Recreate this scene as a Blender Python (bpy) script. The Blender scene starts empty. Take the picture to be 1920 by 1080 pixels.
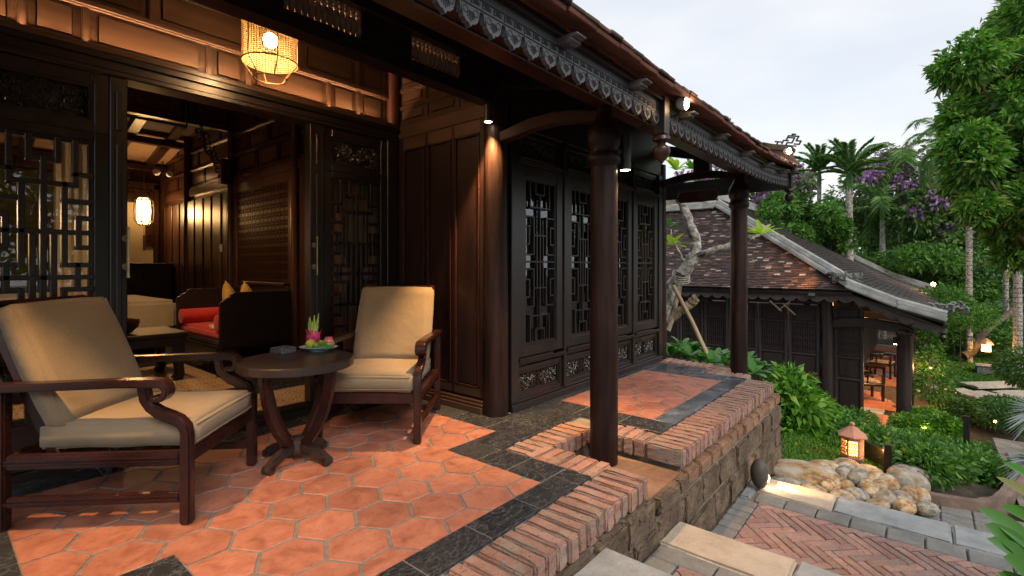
import bpy, bmesh, math, random
import numpy as np
from mathutils import Vector, Matrix
R = math.radians
C = bpy.context.scene.collection
random.seed(7)
# ------------------------------------------------------------------ camera
F_, CX_, CY_, H_ = 926.0, 960.0, 500.0, 1.15
TH = R(39.9); c_, s_ = math.cos(TH), math.sin(TH)
cam_d = bpy.data.cameras.new("camera"); cam = bpy.data.objects.new("camera", cam_d); C.objects.link(cam)
cam_d.sensor_width = 36; cam_d.lens = 36*F_/1920; cam_d.shift_y = -40/1920
cam_d.clip_start = 0.05; cam_d.clip_end = 600
cam.location = (0, 0, H_); cam.rotation_euler = (R(90), 0, TH-R(90))
bpy.context.scene.camera = cam
# ------------------------------------------------------------------ world, sun, exposure
SUN_EL, SUN_ROT = R(38), R(205)
w = bpy.data.worlds.new("World"); bpy.context.scene.world = w; w.use_nodes = True
nt = w.node_tree; nt.nodes.clear()
out = nt.nodes.new('ShaderNodeOutputWorld'); bg = nt.nodes.new('ShaderNodeBackground')
sky = nt.nodes.new('ShaderNodeTexSky'); sky.sky_type = 'NISHITA'; sky.sun_disc = False
sky.sun_elevation = SUN_EL; sky.sun_rotation = SUN_ROT; sky.dust_density = 2.0
mx = nt.nodes.new('ShaderNodeMixRGB'); mx.inputs[2].default_value = (5.0, 5.0, 5.0, 1)
tc = nt.nodes.new('ShaderNodeTexCoord'); mp = nt.nodes.new('ShaderNodeMapping'); mp.inputs['Scale'].default_value = (1.0, 1.0, 3.0)
nz = nt.nodes.new('ShaderNodeTexNoise'); nz.inputs['Scale'].default_value = 1.6; nz.inputs['Detail'].default_value = 4
cr = nt.nodes.new('ShaderNodeValToRGB'); cr.color_ramp.elements[0].position = .32; cr.color_ramp.elements[0].color = (.66,)*3+(1,)
cr.color_ramp.elements[1].position = .58; cr.color_ramp.elements[1].color = (.94,)*3+(1,)
L = nt.links.new
L(tc.outputs['Generated'], mp.inputs[0]); L(mp.outputs[0], nz.inputs[0]); L(nz.outputs[0], cr.inputs[0]); L(cr.outputs[0], mx.inputs[0])
L(sky.outputs[0], mx.inputs[1]); L(mx.outputs[0], bg.inputs[0]); L(bg.outputs[0], out.inputs[0])
bg.inputs[1].default_value = 0.12
sd = bpy.data.lights.new("sun", 'SUN'); sun = bpy.data.objects.new("sun", sd); C.objects.link(sun)
sd.energy = 1.5; sd.angle = R(28); sd.color = (1.0, .93, .85)
sun.rotation_euler = (R(90)-SUN_EL, 0, R(180)-SUN_ROT)
vs = bpy.context.scene.view_settings; vs.view_transform = 'Standard'; vs.look = 'None'; vs.exposure = 0.82; vs.gamma = 1
vs.use_curve_mapping = False
bpy.context.scene.cycles.max_bounces = 8
# ------------------------------------------------------------------ helpers
def wpos(px, py, d):
    """a point seen at pixel (px,py) of the 1920 picture at depth d (metres)"""
    l = (px-CX_)/F_*d
    return Vector((c_*d+s_*l, s_*d-c_*l, H_+(CY_-py)/F_*d))
def wz(px, py, z=0.0):
    return wpos(px, py, (H_-z)*F_/(py-CY_))
def wloc(o):
    v = Vector((0, 0, 0))
    while o is not None:
        v += o.location; o = o.parent
    return v
def tag(o, label=None, cat=None, group=None, kind=None):
    if label: o['label'] = label
    if cat: o['category'] = cat
    if group: o['group'] = group
    if kind: o['kind'] = kind
    return o
def thing(name, label, cat, loc=(0, 0, 0), rz=0, group=None):
    o = bpy.data.objects.new(name, None); C.objects.link(o); o.location = loc; o.rotation_euler = (0, 0, rz)
    o.empty_display_size = .1
    return tag(o, label, cat, group)
def link(name, me, parent=None, loc=None, rot=None, scale=None):
    o = bpy.data.objects.new(name, me); C.objects.link(o)
    if parent: o.parent = parent
    if loc is not None: o.location = loc
    if rot is not None: o.rotation_euler = rot
    if scale is not None: o.scale = scale
    return o
def copy_tree(o, parent=None):
    n = o.copy(); C.objects.link(n); n.parent = parent
    for ch in list(o.children): copy_tree(ch, n)
    return n
class MB:
    def __init__(s): s.v = []; s.f = []
    def add(s, vs, fs):
        b = len(s.v); s.v += [tuple(v) for v in vs]; s.f += [tuple(b+i for i in f) for f in fs]; return s
    def box(s, x0, x1, y0, y1, z0, z1):
        if x0 > x1: x0, x1 = x1, x0
        if y0 > y1: y0, y1 = y1, y0
        if z0 > z1: z0, z1 = z1, z0
        return s.add([(x0,y0,z0),(x1,y0,z0),(x1,y1,z0),(x0,y1,z0),(x0,y0,z1),(x1,y0,z1),(x1,y1,z1),(x0,y1,z1)],
              [(3,2,1,0),(4,5,6,7),(0,1,5,4),(1,2,6,5),(2,3,7,6),(3,0,4,7)])
    def bar(s, p, q, w, h, up=(0, 0, 1)):
        p = Vector(p); q = Vector(q); d = (q-p).normalized(); u = Vector(up)
        a = d.cross(u).normalized()*w/2; b = a.cross(d).normalized()*h/2
        P = [p-a-b, p+a-b, p+a+b, p-a+b, q-a-b, q+a-b, q+a+b, q-a+b]
        return s.add(P, [(0,1,2,3),(7,6,5,4),(4,5,1,0),(5,6,2,1),(6,7,3,2),(7,4,0,3)])
    def tube(s, pts, r, n=8, caps=True):
        pts = [Vector(p) for p in pts]; m = len(pts)
        rs = r if isinstance(r, (list, tuple)) else [r]*m
        b = len(s.v); a = None
        for i, p in enumerate(pts):
            d = (pts[min(i+1, m-1)]-pts[max(i-1, 0)])
            d = d.normalized() if d.length > 1e-9 else Vector((0, 0, 1))
            if a is None:
                a = d.cross(Vector((0, 0, 1)))
                if a.length < .05: a = d.cross(Vector((1, 0, 0)))
            a = (a-d*a.dot(d)).normalized(); e = d.cross(a)
            for k in range(n):
                t = 2*math.pi*k/n; s.v.append(tuple(p+a*math.cos(t)*rs[i]+e*math.sin(t)*rs[i]))
        for i in range(m-1):
            for k in range(n):
                k2 = (k+1) % n; s.f.append((b+i*n+k, b+i*n+k2, b+(i+1)*n+k2, b+(i+1)*n+k))
        if caps:
            s.f.append(tuple(b+k for k in range(n))[::-1]); s.f.append(tuple(b+(m-1)*n+k for k in range(n)))
        return s
    def lathe(s, cx, cy, prof, n=20, sy=1.0):
        b = len(s.v); m = len(prof)
        for r, z in prof:
            for k in range(n):
                t = 2*math.pi*k/n; s.v.append((cx+r*math.cos(t), cy+r*math.sin(t)*sy, z))
        for i in range(m-1):
            for k in range(n):
                k2 = (k+1) % n; s.f.append((b+i*n+k, b+i*n+k2, b+(i+1)*n+k2, b+(i+1)*n+k))
        s.f.append(tuple(b+k for k in range(n))[::-1]); s.f.append(tuple(b+(m-1)*n+k for k in range(n)))
        return s
    def prism(s, poly, vec):
        n = len(poly); vec = Vector(vec); P = [Vector(p) for p in poly]
        s.add(P+[p+vec for p in P], [tuple(range(n))[::-1], tuple(range(n, 2*n))]+[(i, (i+1) % n, n+(i+1) % n, n+i) for i in range(n)])
        return s
    def ribbon(s, path, th, y0, y1):
        """path of (x,z) swept as a strip of thickness th (list or number) between y0 and y1"""
        m = len(path); ths = th if isinstance(th, (list, tuple)) else [th]*m
        b = len(s.v)
        for i, (x, z) in enumerate(path):
            xa, za = path[max(i-1, 0)]; xb, zb = path[min(i+1, m-1)]
            dx, dz = xb-xa, zb-za; l = math.hypot(dx, dz) or 1; nx, nz_ = -dz/l*ths[i]/2, dx/l*ths[i]/2
            s.v += [(x-nx, y0, z-nz_), (x-nx, y1, z-nz_), (x+nx, y1, z+nz_), (x+nx, y0, z+nz_)]
        for i in range(m-1):
            for k in range(4):
                k2 = (k+1) % 4; s.f.append((b+i*4+k, b+i*4+k2, b+i*4+4+k2, b+i*4+4+k))
        s.f.append((b+3, b+2, b+1, b)); e = b+(m-1)*4; s.f.append((e, e+1, e+2, e+3))
        return s
    def quad(s, *p): return s.add(p, [tuple(range(len(p)))])
    def mesh(s, name, mat=None, bevel=0, smooth=False, off=Vector((0, 0, 0)), segs=1, ang=30, sub=0):
        me = bpy.data.meshes.new(name)
        me.from_pydata([(v[0]-off[0], v[1]-off[1], v[2]-off[2]) for v in s.v], [], s.f)
        bm = bmesh.new(); bm.from_mesh(me)
        bmesh.ops.recalc_face_normals(bm, faces=bm.faces)
        if bevel:
            es = [e for e in bm.edges if len(e.link_faces) == 2 and e.calc_face_angle(0) > R(ang)]
            bmesh.ops.bevel(bm, geom=es, offset=bevel, segments=segs, affect='EDGES', clamp_overlap=True)
        if sub:
            bmesh.ops.subdivide_edges(bm, edges=bm.edges, cuts=sub, use_grid_fill=True)
        bm.to_mesh(me); bm.free()
        if mat: me.materials.append(mat)
        if smooth:
            me.polygons.foreach_set('use_smooth', [True]*len(me.polygons))
            try: me.set_sharp_from_angle(angle=R(40))
            except Exception: pass
        return me
    def build(s, name, mat, parent=None, bevel=0, smooth=False, label=None, cat=None, group=None, kind=None, **k):
        off = wloc(parent)
        if parent is None and cat:
            off = Vector((sum(v[0] for v in s.v)/len(s.v), sum(v[1] for v in s.v)/len(s.v), min(v[2] for v in s.v)))
        me = s.mesh(name, mat, bevel, smooth, off, **k)
        o = link(name, me, parent, loc=off if parent is None else None)
        return tag(o, label, cat, group, kind)
def raw_mesh(name, V, Fq, mat, uv=None):
    """fast mesh from numpy arrays, all faces same size"""
    me = bpy.data.meshes.new(name); n = len(V); m, k = Fq.shape
    me.vertices.add(n); me.vertices.foreach_set('co', V.astype(np.float32).ravel())
    me.loops.add(m*k); me.loops.foreach_set('vertex_index', Fq.astype(np.int32).ravel())
    me.polygons.add(m); me.polygons.foreach_set('loop_start', np.arange(0, m*k, k, dtype=np.int32))
    me.update(calc_edges=True); me.validate()
    me.materials.append(mat); return me
# ------------------------------------------------------------------ materials
def nmat(name):
    m = bpy.data.materials.new(name); m.use_nodes = True; n = m.node_tree; n.nodes.clear()
    o = n.nodes.new('ShaderNodeOutputMaterial'); p = n.nodes.new('ShaderNodeBsdfPrincipled'); n.links.new(p.outputs[0], o.inputs[0])
    return m, n, p, o
def ramp(n, src, stops):
    r = n.nodes.new('ShaderNodeValToRGB'); e = r.color_ramp.elements
    while len(e) < len(stops): e.new(.5)
    for i, (pos, col) in enumerate(stops): e[i].position = pos; e[i].color = tuple(col)+(1,)
    n.links.new(src, r.inputs[0]); return r.outputs[0]
def mixc(n, a, b, f, mode='MIX'):
    m = n.nodes.new('ShaderNodeMixRGB'); m.blend_type = mode
    for i, v in ((0, f), (1, a), (2, b)):
        if isinstance(v, (int, float)): m.inputs[i].default_value = v
        elif isinstance(v, tuple): m.inputs[i].default_value = v+(1,)
        else: n.links.new(v, m.inputs[i])
    return m.outputs[0]
def math_(n, op, a, b=None):
    m = n.nodes.new('ShaderNodeMath'); m.operation = op
    for i, v in ((0, a), (1, b)):
        if v is None: continue
        if isinstance(v, (int, float)): m.inputs[i].default_value = v
        else: n.links.new(v, m.inputs[i])
    return m.outputs[0]
def noise(n, scale, detail=5, stretch=None, coord='Object', rough=.6, dist=0):
    t = n.nodes.new('ShaderNodeTexCoord'); m = n.nodes.new('ShaderNodeMapping'); z = n.nodes.new('ShaderNodeTexNoise')
    if stretch: m.inputs['Scale'].default_value = stretch
    z.inputs['Scale'].default_value = scale; z.inputs['Detail'].default_value = detail; z.inputs['Roughness'].default_value = rough
    z.inputs['Distortion'].default_value = dist
    n.links.new(t.outputs[coord], m.inputs[0]); n.links.new(m.outputs[0], z.inputs[0])
    oi = n.nodes.new('ShaderNodeObjectInfo'); v = n.nodes.new('ShaderNodeVectorMath'); v.operation = 'SCALE'
    cx = n.nodes.new('ShaderNodeCombineXYZ'); 
    for k in range(3): n.links.new(oi.outputs['Random'], cx.inputs[k])
    n.links.new(cx.outputs[0], v.inputs[0]); v.inputs['Scale'].default_value = 13.7
    n.links.new(v.outputs[0], m.inputs['Location'])
    return z.outputs[0]
def bump(n, p, h, strength=.3, dist=.01):
    b = n.nodes.new('ShaderNodeBump'); b.inputs['Strength'].default_value = strength; b.inputs['Distance'].default_value = dist
    n.links.new(h, b.inputs['Height']); n.links.new(b.outputs[0], p.inputs['Normal']); return b
def rnd(n, island=False):
    if island: return n.nodes.new('ShaderNodeNewGeometry').outputs['Random Per Island']
    return n.nodes.new('ShaderNodeObjectInfo').outputs['Random']
def simple(name, stops, scale=8, stretch=None, rough=.5, bstr=.2, bdist=.003, bscale=None, vary=0, island=False, metal=0, spec=.5, roughvar=0, detail=6):
    m, n, p, o = nmat(name)
    z = noise(n, scale, detail, stretch)
    col = ramp(n, z, stops)
    if vary:
        r = rnd(n, island); v = math_(n, 'ADD', math_(n, 'MULTIPLY', r, 2*vary), 1-vary)
        cc = n.nodes.new('ShaderNodeCombineXYZ')
        for k in range(3): n.links.new(v, cc.inputs[k])
        col = mixc(n, col, cc.outputs[0], 1.0, 'MULTIPLY')
    n.links.new(col, p.inputs['Base Color'])
    p.inputs['Roughness'].default_value = rough; p.inputs['Metallic'].default_value = metal
    p.inputs['Specular IOR Level'].default_value = spec
    if roughvar:
        n.links.new(math_(n, 'ADD', math_(n, 'MULTIPLY', z, roughvar*2), rough-roughvar), p.inputs['Roughness'])
    if bstr: bump(n, p, noise(n, bscale or scale*2, 8, stretch), bstr, bdist)
    return m
def emis(name, col, strength):
    m, n, p, o = nmat(name)
    p.inputs['Base Color'].default_value = tuple(col)+(1,); p.inputs['Emission Color'].default_value = tuple(col)+(1,)
    p.inputs['Emission Strength'].default_value = strength; return m
M = {}
M['wood'] = simple('dark_wood', [(.3, (.006,.0045,.0045)), (.7, (.017,.011,.0095))], 6, (1, 1, .12), .33, .35, .002, 30, roughvar=.1, spec=.5)
M['woodh'] = simple('dark_wood_horizontal', [(.3, (.006,.0045,.0045)), (.7, (.018,.011,.0095))], 6, (.12, .12, 1.5), .33, .35, .002, 30, roughvar=.1, spec=.5)
M['redwood'] = simple('red_brown_wood', [(.3, (.022,.008,.006)), (.7, (.055,.019,.013))], 7, (1, 1, .12), .3, .4, .002, 30, roughvar=.1)
M['panel'] = simple('lacquered_panel_wood', [(.25, (.034,.018,.011)), (.75, (.075,.040,.024))], 9, (.15, .15, 1.6), .32, .25, .0015, 40, vary=.25, roughvar=.08)
M['panelv'] = simple('lacquered_door_wood', [(.25, (.010,.006,.006)), (.75, (.026,.012,.010))], 9, (1.5, 1.5, .12), .34, .25, .0015, 40, vary=.2, roughvar=.08, spec=.3)
M['inwood'] = simple('interior_wood', [(.25, (.028,.012,.007)), (.75, (.07,.028,.016))], 9, (1.5, 1.5, .15), .32, .25, .0015, 40, vary=.2, spec=.3)
M['fascia'] = simple('painted_fascia_wood', [(.3, (.042,.046,.055)), (.7, (.075,.082,.096))], 12, (.3, 1, 1), .42, .3, .002, 40)
M['colwood'] = simple('column_wood', [(.3, (.007,.0035,.003)), (.5, (.016,.007,.006)), (.74, (.036,.016,.012))], 18, (1, 1, .1), .42, .9, .004, 60, roughvar=.1, spec=.22)
M['chairwood'] = simple('rosewood', [(.3, (.012,.0045,.004)), (.72, (.04,.012,.009))], 14, (.25, .25, .25), .27, .15, .001, 60, roughvar=.06)
M['tablewood'] = simple('dark_table_wood', [(.3, (.015,.010,.011)), (.72, (.04,.024,.02))], 7, (.2, 2.2, 1), .36, .35, .002, 30, roughvar=.1)
def terracotta():
    m, n, p, o = nmat('terracotta_tile')
    a = noise(n, 9, 6, dist=.6); b = noise(n, 45, 6)
    col = ramp(n, a, [(.3, (.22,.08,.052)), (.45, (.33,.122,.078)), (.7, (.40,.165,.108))])
    col = mixc(n, col, (.20,.075,.05), ramp(n, b, [(.5, (0,0,0)), (.72, (.6,.6,.6))]))
    r = rnd(n); cc = n.nodes.new('ShaderNodeCombineXYZ'); v = math_(n, 'ADD', math_(n, 'MULTIPLY', r, .32), .82)
    for k in range(3): n.links.new(v, cc.inputs[k])
    col = mixc(n, col, cc.outputs[0], 1.0, 'MULTIPLY')
    n.links.new(col, p.inputs['Base Color']); n.links.new(ramp(n, a, [(.3, (.48,)*3), (.7, (.68,)*3)]), p.inputs['Roughness'])
    bump(n, p, a, .25, .004); return m
M['terra'] = terracotta()
M['grout'] = simple('grout', [(.3, (.11,.108,.105)), (.7, (.20,.195,.188))], 30, rough=.85, bstr=.4, bdist=.002)
def marble():
    m, n, p, o = nmat('black_marble')
    a = noise(n, 5, 8, dist=2.5); b = noise(n, 22, 6, (1, 3, 1), dist=1)
    base = ramp(n, b, [(.3, (.010,.012,.016)), (.62, (.036,.039,.046)), (.8, (.10,.10,.11))])
    v = math_(n, 'ABSOLUTE', math_(n, 'SUBTRACT', a, .5))
    vein = ramp(n, v, [(0.0, (.35,.35,.35)), (.006, (.08,.08,.08)), (.03, (0,0,0))])
    col = mixc(n, base, (.34,.33,.31), vein)
    r = rnd(n); col = mixc(n, col, (.055,.055,.055), math_(n, 'MULTIPLY', math_(n, 'POWER', r, 3.0), .7))
    n.links.new(col, p.inputs['Base Color']); n.links.new(ramp(n, b, [(.3, (.14,)*3), (.75, (.34,)*3)]), p.inputs['Roughness'])
    bump(n, p, b, .15, .002); return m
M['marble'] = marble()
M['slate'] = simple('blue_grey_polished_slate', [(.35, (.028,.033,.042)), (.55, (.06,.07,.085)), (.72, (.14,.155,.175))], 7, rough=.2, bstr=.15, bdist=.002, vary=.35, roughvar=.08)
def brick(name, c1, c2, c3, pit=.5):
    m, n, p, o = nmat(name)
    a = noise(n, 14, 6); b = noise(n, 70, 4, rough=.7); g = noise(n, 7, 5, dist=1)
    oi = rnd(n)
    col = mixc(n, ramp(n, a, [(.3, c1), (.7, c2)]), c3, math_(n, 'MULTIPLY', oi, .6))
    rr_ = math_(n, 'FRACT', math_(n, 'MULTIPLY', oi, 7.31)); vv = math_(n, 'ADD', math_(n, 'MULTIPLY', rr_, .4), .8); cc = n.nodes.new('ShaderNodeCombineXYZ')
    for k in range(3): n.links.new(vv, cc.inputs[k])
    col = mixc(n, col, cc.outputs[0], 1.0, 'MULTIPLY')
    col = mixc(n, col, (.23,.205,.175), ramp(n, g, [(.47, (0,0,0)), (.66, (.65,.65,.65))]))
    pits = ramp(n, b, [(.34, (.9,.9,.9)), (.42, (0,0,0))])
    col = mixc(n, col, (.035,.022,.018), pits)
    n.links.new(col, p.inputs['Base Color']); p.inputs['Roughness'].default_value = .88
    bump(n, p, b, pit, .006); return m
M['brick'] = brick('old_brick', (.23,.11,.078), (.35,.195,.145), (.25,.16,.14))
M['hbrick'] = brick('paving_brick', (.27,.135,.11), (.40,.25,.21), (.20,.125,.13), .35)
def stone(name, c1, c2, c3, sc=60, thr=.4, rough=.95, moss=None):
    m, n, p, o = nmat(name)
    a = noise(n, 6, 6); b = noise(n, sc, 5, rough=.75)
    col = ramp(n, a, [(.25, c1), (.5, c2), (.75, c3)])
    pits = ramp(n, b, [(thr-.08, (1,1,1)), (thr, (0,0,0))])
    col = mixc(n, col, (.02,.014,.012), pits)
    if moss: col = mixc(n, col, moss, ramp(n, noise(n, 4, 5), [(.55, (0,0,0)), (.75, (.6,.6,.6))]))
    n.links.new(col, p.inputs['Base Color']); p.inputs['Roughness'].default_value = rough
    bump(n, p, b, .8, .012); return m
M['laterite'] = stone('laterite_block', (.05,.033,.024), (.12,.083,.055), (.22,.165,.105), 38, .46)
M['latbrick'] = stone('laterite_brick', (.13,.07,.045), (.23,.125,.075), (.30,.2,.13), 60, .38)
M['mortar'] = stone('mortar', (.10,.088,.07), (.19,.165,.13), (.28,.25,.2), 40, .3)
M['slab'] = stone('pale_stone_slab', (.33,.27,.21), (.44,.37,.30), (.52,.46,.38), 35, .27, .7)
M['bluestone'] = stone('blue_grey_stone_slab', (.17,.185,.20), (.26,.28,.295), (.36,.37,.37), 35, .26, .65)
M['paver'] = stone('grey_paver', (.12,.12,.115), (.18,.18,.175), (.24,.24,.23), 40, .26, .8)
M['rock'] = simple('river_rock', [(.34, (.12,.085,.055)), (.44, (.36,.20,.08)), (.52, (.38,.28,.17)), (.60, (.42,.38,.31)), (.72, (.5,.47,.4))], 1.7, rough=.75, bstr=.5, bdist=.01, bscale=20, vary=.25)
def _rk():
    m = M['rock']; n = m.node_tree; p = next(x for x in n.nodes if x.type == 'BSDF_PRINCIPLED'); src = p.inputs['Base Color'].links[0].from_socket
    r = math_(n, 'FRACT', math_(n, 'MULTIPLY', rnd(n), 5.7)); g = ramp(n, noise(n, 2.2, 6), [(.35, (.10,.10,.095)), (.5, (.24,.235,.22)), (.65, (.38,.37,.34))])
    col = mixc(n, src, g, ramp(n, r, [(.5, (0,0,0)), (.8, (.9,.9,.9))])); col = mixc(n, col, (.05,.06,.025), ramp(n, noise(n, 1.4, 5), [(.56, (0,0,0)), (.66, (.6,.6,.6))]))
    n.links.new(col, p.inputs['Base Color'])
_rk()
M['beamwood'] = simple('dull_beam_wood', [(.3, (.018,.009,.007)), (.7, (.04,.018,.013))], 8, (1, .15, 1), .65, .3, .002, 30, spec=.15)
M['darkrock'] = simple('dark_pebble', [(.3, (.03,.027,.025)), (.7, (.075,.068,.06))], 8, rough=.6, bstr=.3, bdist=.004)
M['kerb'] = stone('kerb_stone', (.10,.07,.055), (.17,.12,.095), (.24,.18,.15), 50, .33)
M['soil'] = simple('soil', [(.3, (.03,.022,.015)), (.7, (.085,.062,.042))], 9, rough=.95, bstr=.8, bdist=.03)
def fabric(name, c1, c2, sc=700, rough=.85):
    m, n, p, o = nmat(name)
    a = noise(n, 3, 4); b = noise(n, sc*.6, 2)
    col = mixc(n, ramp(n, a, [(.3, c1), (.7, c2)]), (0, 0, 0), ramp(n, b, [(.35, (.35,)*3), (.6, (0,)*3)]))
    n.links.new(col, p.inputs['Base Color']); p.inputs['Roughness'].default_value = rough
    p.inputs['Sheen Weight'].default_value = .15
    bm_ = bump(n, p, b, .35, .001); b2 = n.nodes.new('ShaderNodeBump'); b2.inputs['Strength'].default_value = .35; b2.inputs['Distance'].default_value = .03
    n.links.new(noise(n, 5, 3), b2.inputs['Height']); n.links.new(bm_.outputs[0], b2.inputs['Normal']); n.links.new(b2.outputs[0], p.inputs['Normal'])
    return m
M['tan'] = fabric('tan_canvas', (.245,.185,.118), (.305,.235,.155))
M['red'] = fabric('red_velvet', (.55,.025,.018), (.72,.05,.035), 300)
M['gold'] = fabric('gold_brocade', (.45,.26,.035), (.6,.38,.07), 120)
M['linen'] = fabric('bed_linen', (.5,.42,.3), (.6,.52,.38), 300)
M['white'] = fabric('white_cloth', (.7,.72,.75), (.8,.82,.85), 200)
def leaf(name, c1, c2, c3=None, trans=.35, rough=.45, island=True):
    m, n, p, o = nmat(name)
    r = rnd(n, island); st = [(0, c1), (1, c2)] if not c3 else [(0, c1), (.6, c2), (1, c3)]
    col = ramp(n, r, st); n.links.new(col, p.inputs['Base Color']); p.inputs['Roughness'].default_value = rough
    p.inputs['Specular IOR Level'].default_value = .35
    t = n.nodes.new('ShaderNodeBsdfTranslucent'); n.links.new(mixc(n, col, (1.0, 1.25, .5), 1.0, 'MULTIPLY'), t.inputs[0])
    x = n.nodes.new('ShaderNodeMixShader'); x.inputs[0].default_value = trans
    n.links.new(p.outputs[0], x.inputs[1]); n.links.new(t.outputs[0], x.inputs[2]); n.links.new(x.outputs[0], o.inputs[0]); return m
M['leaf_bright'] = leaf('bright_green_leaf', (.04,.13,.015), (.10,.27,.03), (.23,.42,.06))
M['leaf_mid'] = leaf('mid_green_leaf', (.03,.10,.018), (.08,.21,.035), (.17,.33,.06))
M['leaf_dark'] = leaf('dark_green_leaf', (.03,.09,.025), (.065,.16,.045), (.13,.24,.06))
M['leaf_far'] = leaf('far_green_leaf', (.05,.12,.035), (.11,.21,.06), (.2,.32,.09))
M['leaf_yellow'] = leaf('yellow_green_leaf', (.25,.38,.04), (.42,.55,.08), (.5,.5,.1), .45)
M['leaf_palm'] = leaf('palm_leaf', (.06,.14,.04), (.11,.22,.06), (.18,.31,.09))
M['leaf_grey'] = leaf('blue_grey_palm_leaf', (.10,.13,.13), (.19,.23,.23), trans=.15)
M['leaf_gloss'] = leaf('glossy_broad_leaf', (.045,.16,.03), (.09,.24,.05), trans=.35, rough=.25)
M['petal'] = leaf('purple_petal', (.25,.09,.38), (.42,.2,.58), (.55,.34,.7), .35)
M['bark'] = simple('pale_bark', [(.36, (.07,.065,.06)), (.46, (.24,.23,.21)), (.6, (.44,.43,.40)), (.75, (.58,.56,.53))], 13, (1, 1, 1), .85, 1, .02, 30)
M['barkdark'] = simple('dark_bark', [(.3, (.05,.035,.025)), (.7, (.16,.12,.085))], 12, (1, 1, .3), .9, .8, .02)
M['deadwood'] = simple('weathered_wood', [(.3, (.12,.085,.055)), (.5, (.28,.22,.15)), (.75, (.42,.36,.28))], 18, (1, 1, .2), .85, 1, .015)
M['twigleaf'] = leaf('ochre_green_leaf', (.10,.16,.03), (.2,.27,.05), (.34,.33,.09), .4)
M['bamboo'] = simple('bamboo_pole', [(.3, (.25,.17,.10)), (.7, (.42,.31,.2))], 10, (1, 1, .2), .6, .3, .003)
M['brass'] = simple('aged_brass', [(.3, (.35,.25,.13)), (.7, (.55,.42,.25))], 20, rough=.3, bstr=.1, metal=1)
M['black'] = simple('black_metal', [(.3, (.012,.012,.013)), (.7, (.03,.03,.032))], 20, rough=.35, bstr=.1)
M['white_metal'] = simple('white_metal', [(.3, (.6,.6,.6)), (.7, (.75,.75,.75))], 20, rough=.4, bstr=.05)
M['rattan'] = simple('rattan', [(.3, (.20,.12,.04)), (.7, (.38,.25,.10))], 40, rough=.6, bstr=.2, bdist=.001)
M['plaster'] = simple('interior_plaster', [(.3, (.55,.42,.25)), (.7, (.66,.52,.33))], 3, rough=.8, bstr=.1)
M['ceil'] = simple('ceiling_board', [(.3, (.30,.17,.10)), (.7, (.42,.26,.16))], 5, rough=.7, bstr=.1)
M['clay'] = simple('lantern_clay', [(.3, (.38,.16,.10)), (.7, (.52,.25,.17))], 12, rough=.8, bstr=.3, bdist=.004)
def rtile():
    m, n, p, o = nmat('flat_roof_tile')
    a = noise(n, 1.1, 4); r = rnd(n, True)
    col = ramp(n, r, [(0, (.022,.018,.018)), (.5, (.05,.034,.032)), (.74, (.075,.045,.04)), (.84, (.13,.065,.05)), (.92, (.20,.12,.10)), (.955, (.34,.31,.30)), (1, (.42,.40,.39))])  # random tone per tile; the palest ones are painted glints
    col = mixc(n, (.035,.026,.026), col, ramp(n, a, [(.34, (.25,)*3), (.55, (1,)*3)]))
    n.links.new(col, p.inputs['Base Color']); p.inputs['Roughness'].default_value = .65
    bump(n, p, noise(n, 60, 6), .4, .004); return m
M['rtile'] = rtile()
M['wood2'] = simple('weathered_dark_wood', [(.3, (.017,.012,.013)), (.7, (.042,.028,.028))], 6, (1, 1, .12), .42, .35, .003, 30)
M['ceil_shaded'] = simple('shaded_ceiling_board', [(.3, (.04,.02,.015)), (.7, (.08,.04,.028))], 3, rough=.7, bstr=.1)  # darker copy of the ceiling board; shade away from the lamp painted in
M['wood3'] = simple('highlit_frame_wood', [(.3, (.03,.024,.026)), (.7, (.06,.047,.05))], 6, (1, 1, .12), .35, .3, .003, 30)  # lighter copy of the panel wood; frame highlights put into the colour
M['rtile2'] = simple('dark_front_roof_tile', [(.3, (.028,.025,.026)), (.7, (.07,.06,.058))], 2, rough=.7, bstr=.4, bdist=.004, bscale=60, vary=.4, island=True)
M['plate'] = simple('blue_glazed_china', [(.3, (.10,.2,.27)), (.7, (.35,.5,.55))], 12, rough=.15, bstr=0)
M['sofwood'] = simple('dark_interior_furniture_wood', [(.3, (.008,.005,.006)), (.7, (.022,.010,.010))], 8, rough=.55, bstr=.2)
M['redtile'] = simple('terracotta_roof_underside', [(.3, (.075,.026,.02)), (.6, (.15,.052,.036)), (.8, (.24,.12,.09))], 6, rough=.75, bstr=.3, bdist=.004, vary=.25)
M['edgetile'] = simple('weathered_roof_tile', [(.3, (.04,.033,.028)), (.7, (.13,.085,.06))], 9, rough=.8, bstr=.6, bdist=.006, vary=.35)
M['ridge'] = simple('ridge_mortar', [(.25, (.15,.16,.155)), (.6, (.34,.35,.34)), (.8, (.5,.5,.48))], 3, rough=.7, bstr=.4, bdist=.01)
M['bulb'] = emis('warm_bulb', (1, .72, .38), 60)
M['glow'] = emis('warm_lamp_paper', (1, .62, .22), 5)
M['amber'] = emis('amber_glow', (1, .5, .1), 7)
M['lens'] = emis('spot_lens', (1, .8, .5), 22)
def glass(ior=1.5):
    m, n, p, o = nmat('window_glass')
    g = n.nodes.new('ShaderNodeBsdfGlossy'); g.inputs['Roughness'].default_value = .02; g.inputs['Color'].default_value = (.9, .95, 1, 1)
    t = n.nodes.new('ShaderNodeBsdfTransparent'); f = n.nodes.new('ShaderNodeFresnel'); f.inputs[0].default_value = ior
    x = n.nodes.new('ShaderNodeMixShader'); n.links.new(math_(n, 'ADD', f.outputs[0], .02), x.inputs[0])
    n.links.new(t.outputs[0], x.inputs[1]); n.links.new(g.outputs[0], x.inputs[2]); n.links.new(x.outputs[0], o.inputs[0]); return m
M['glass'] = glass()
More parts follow.
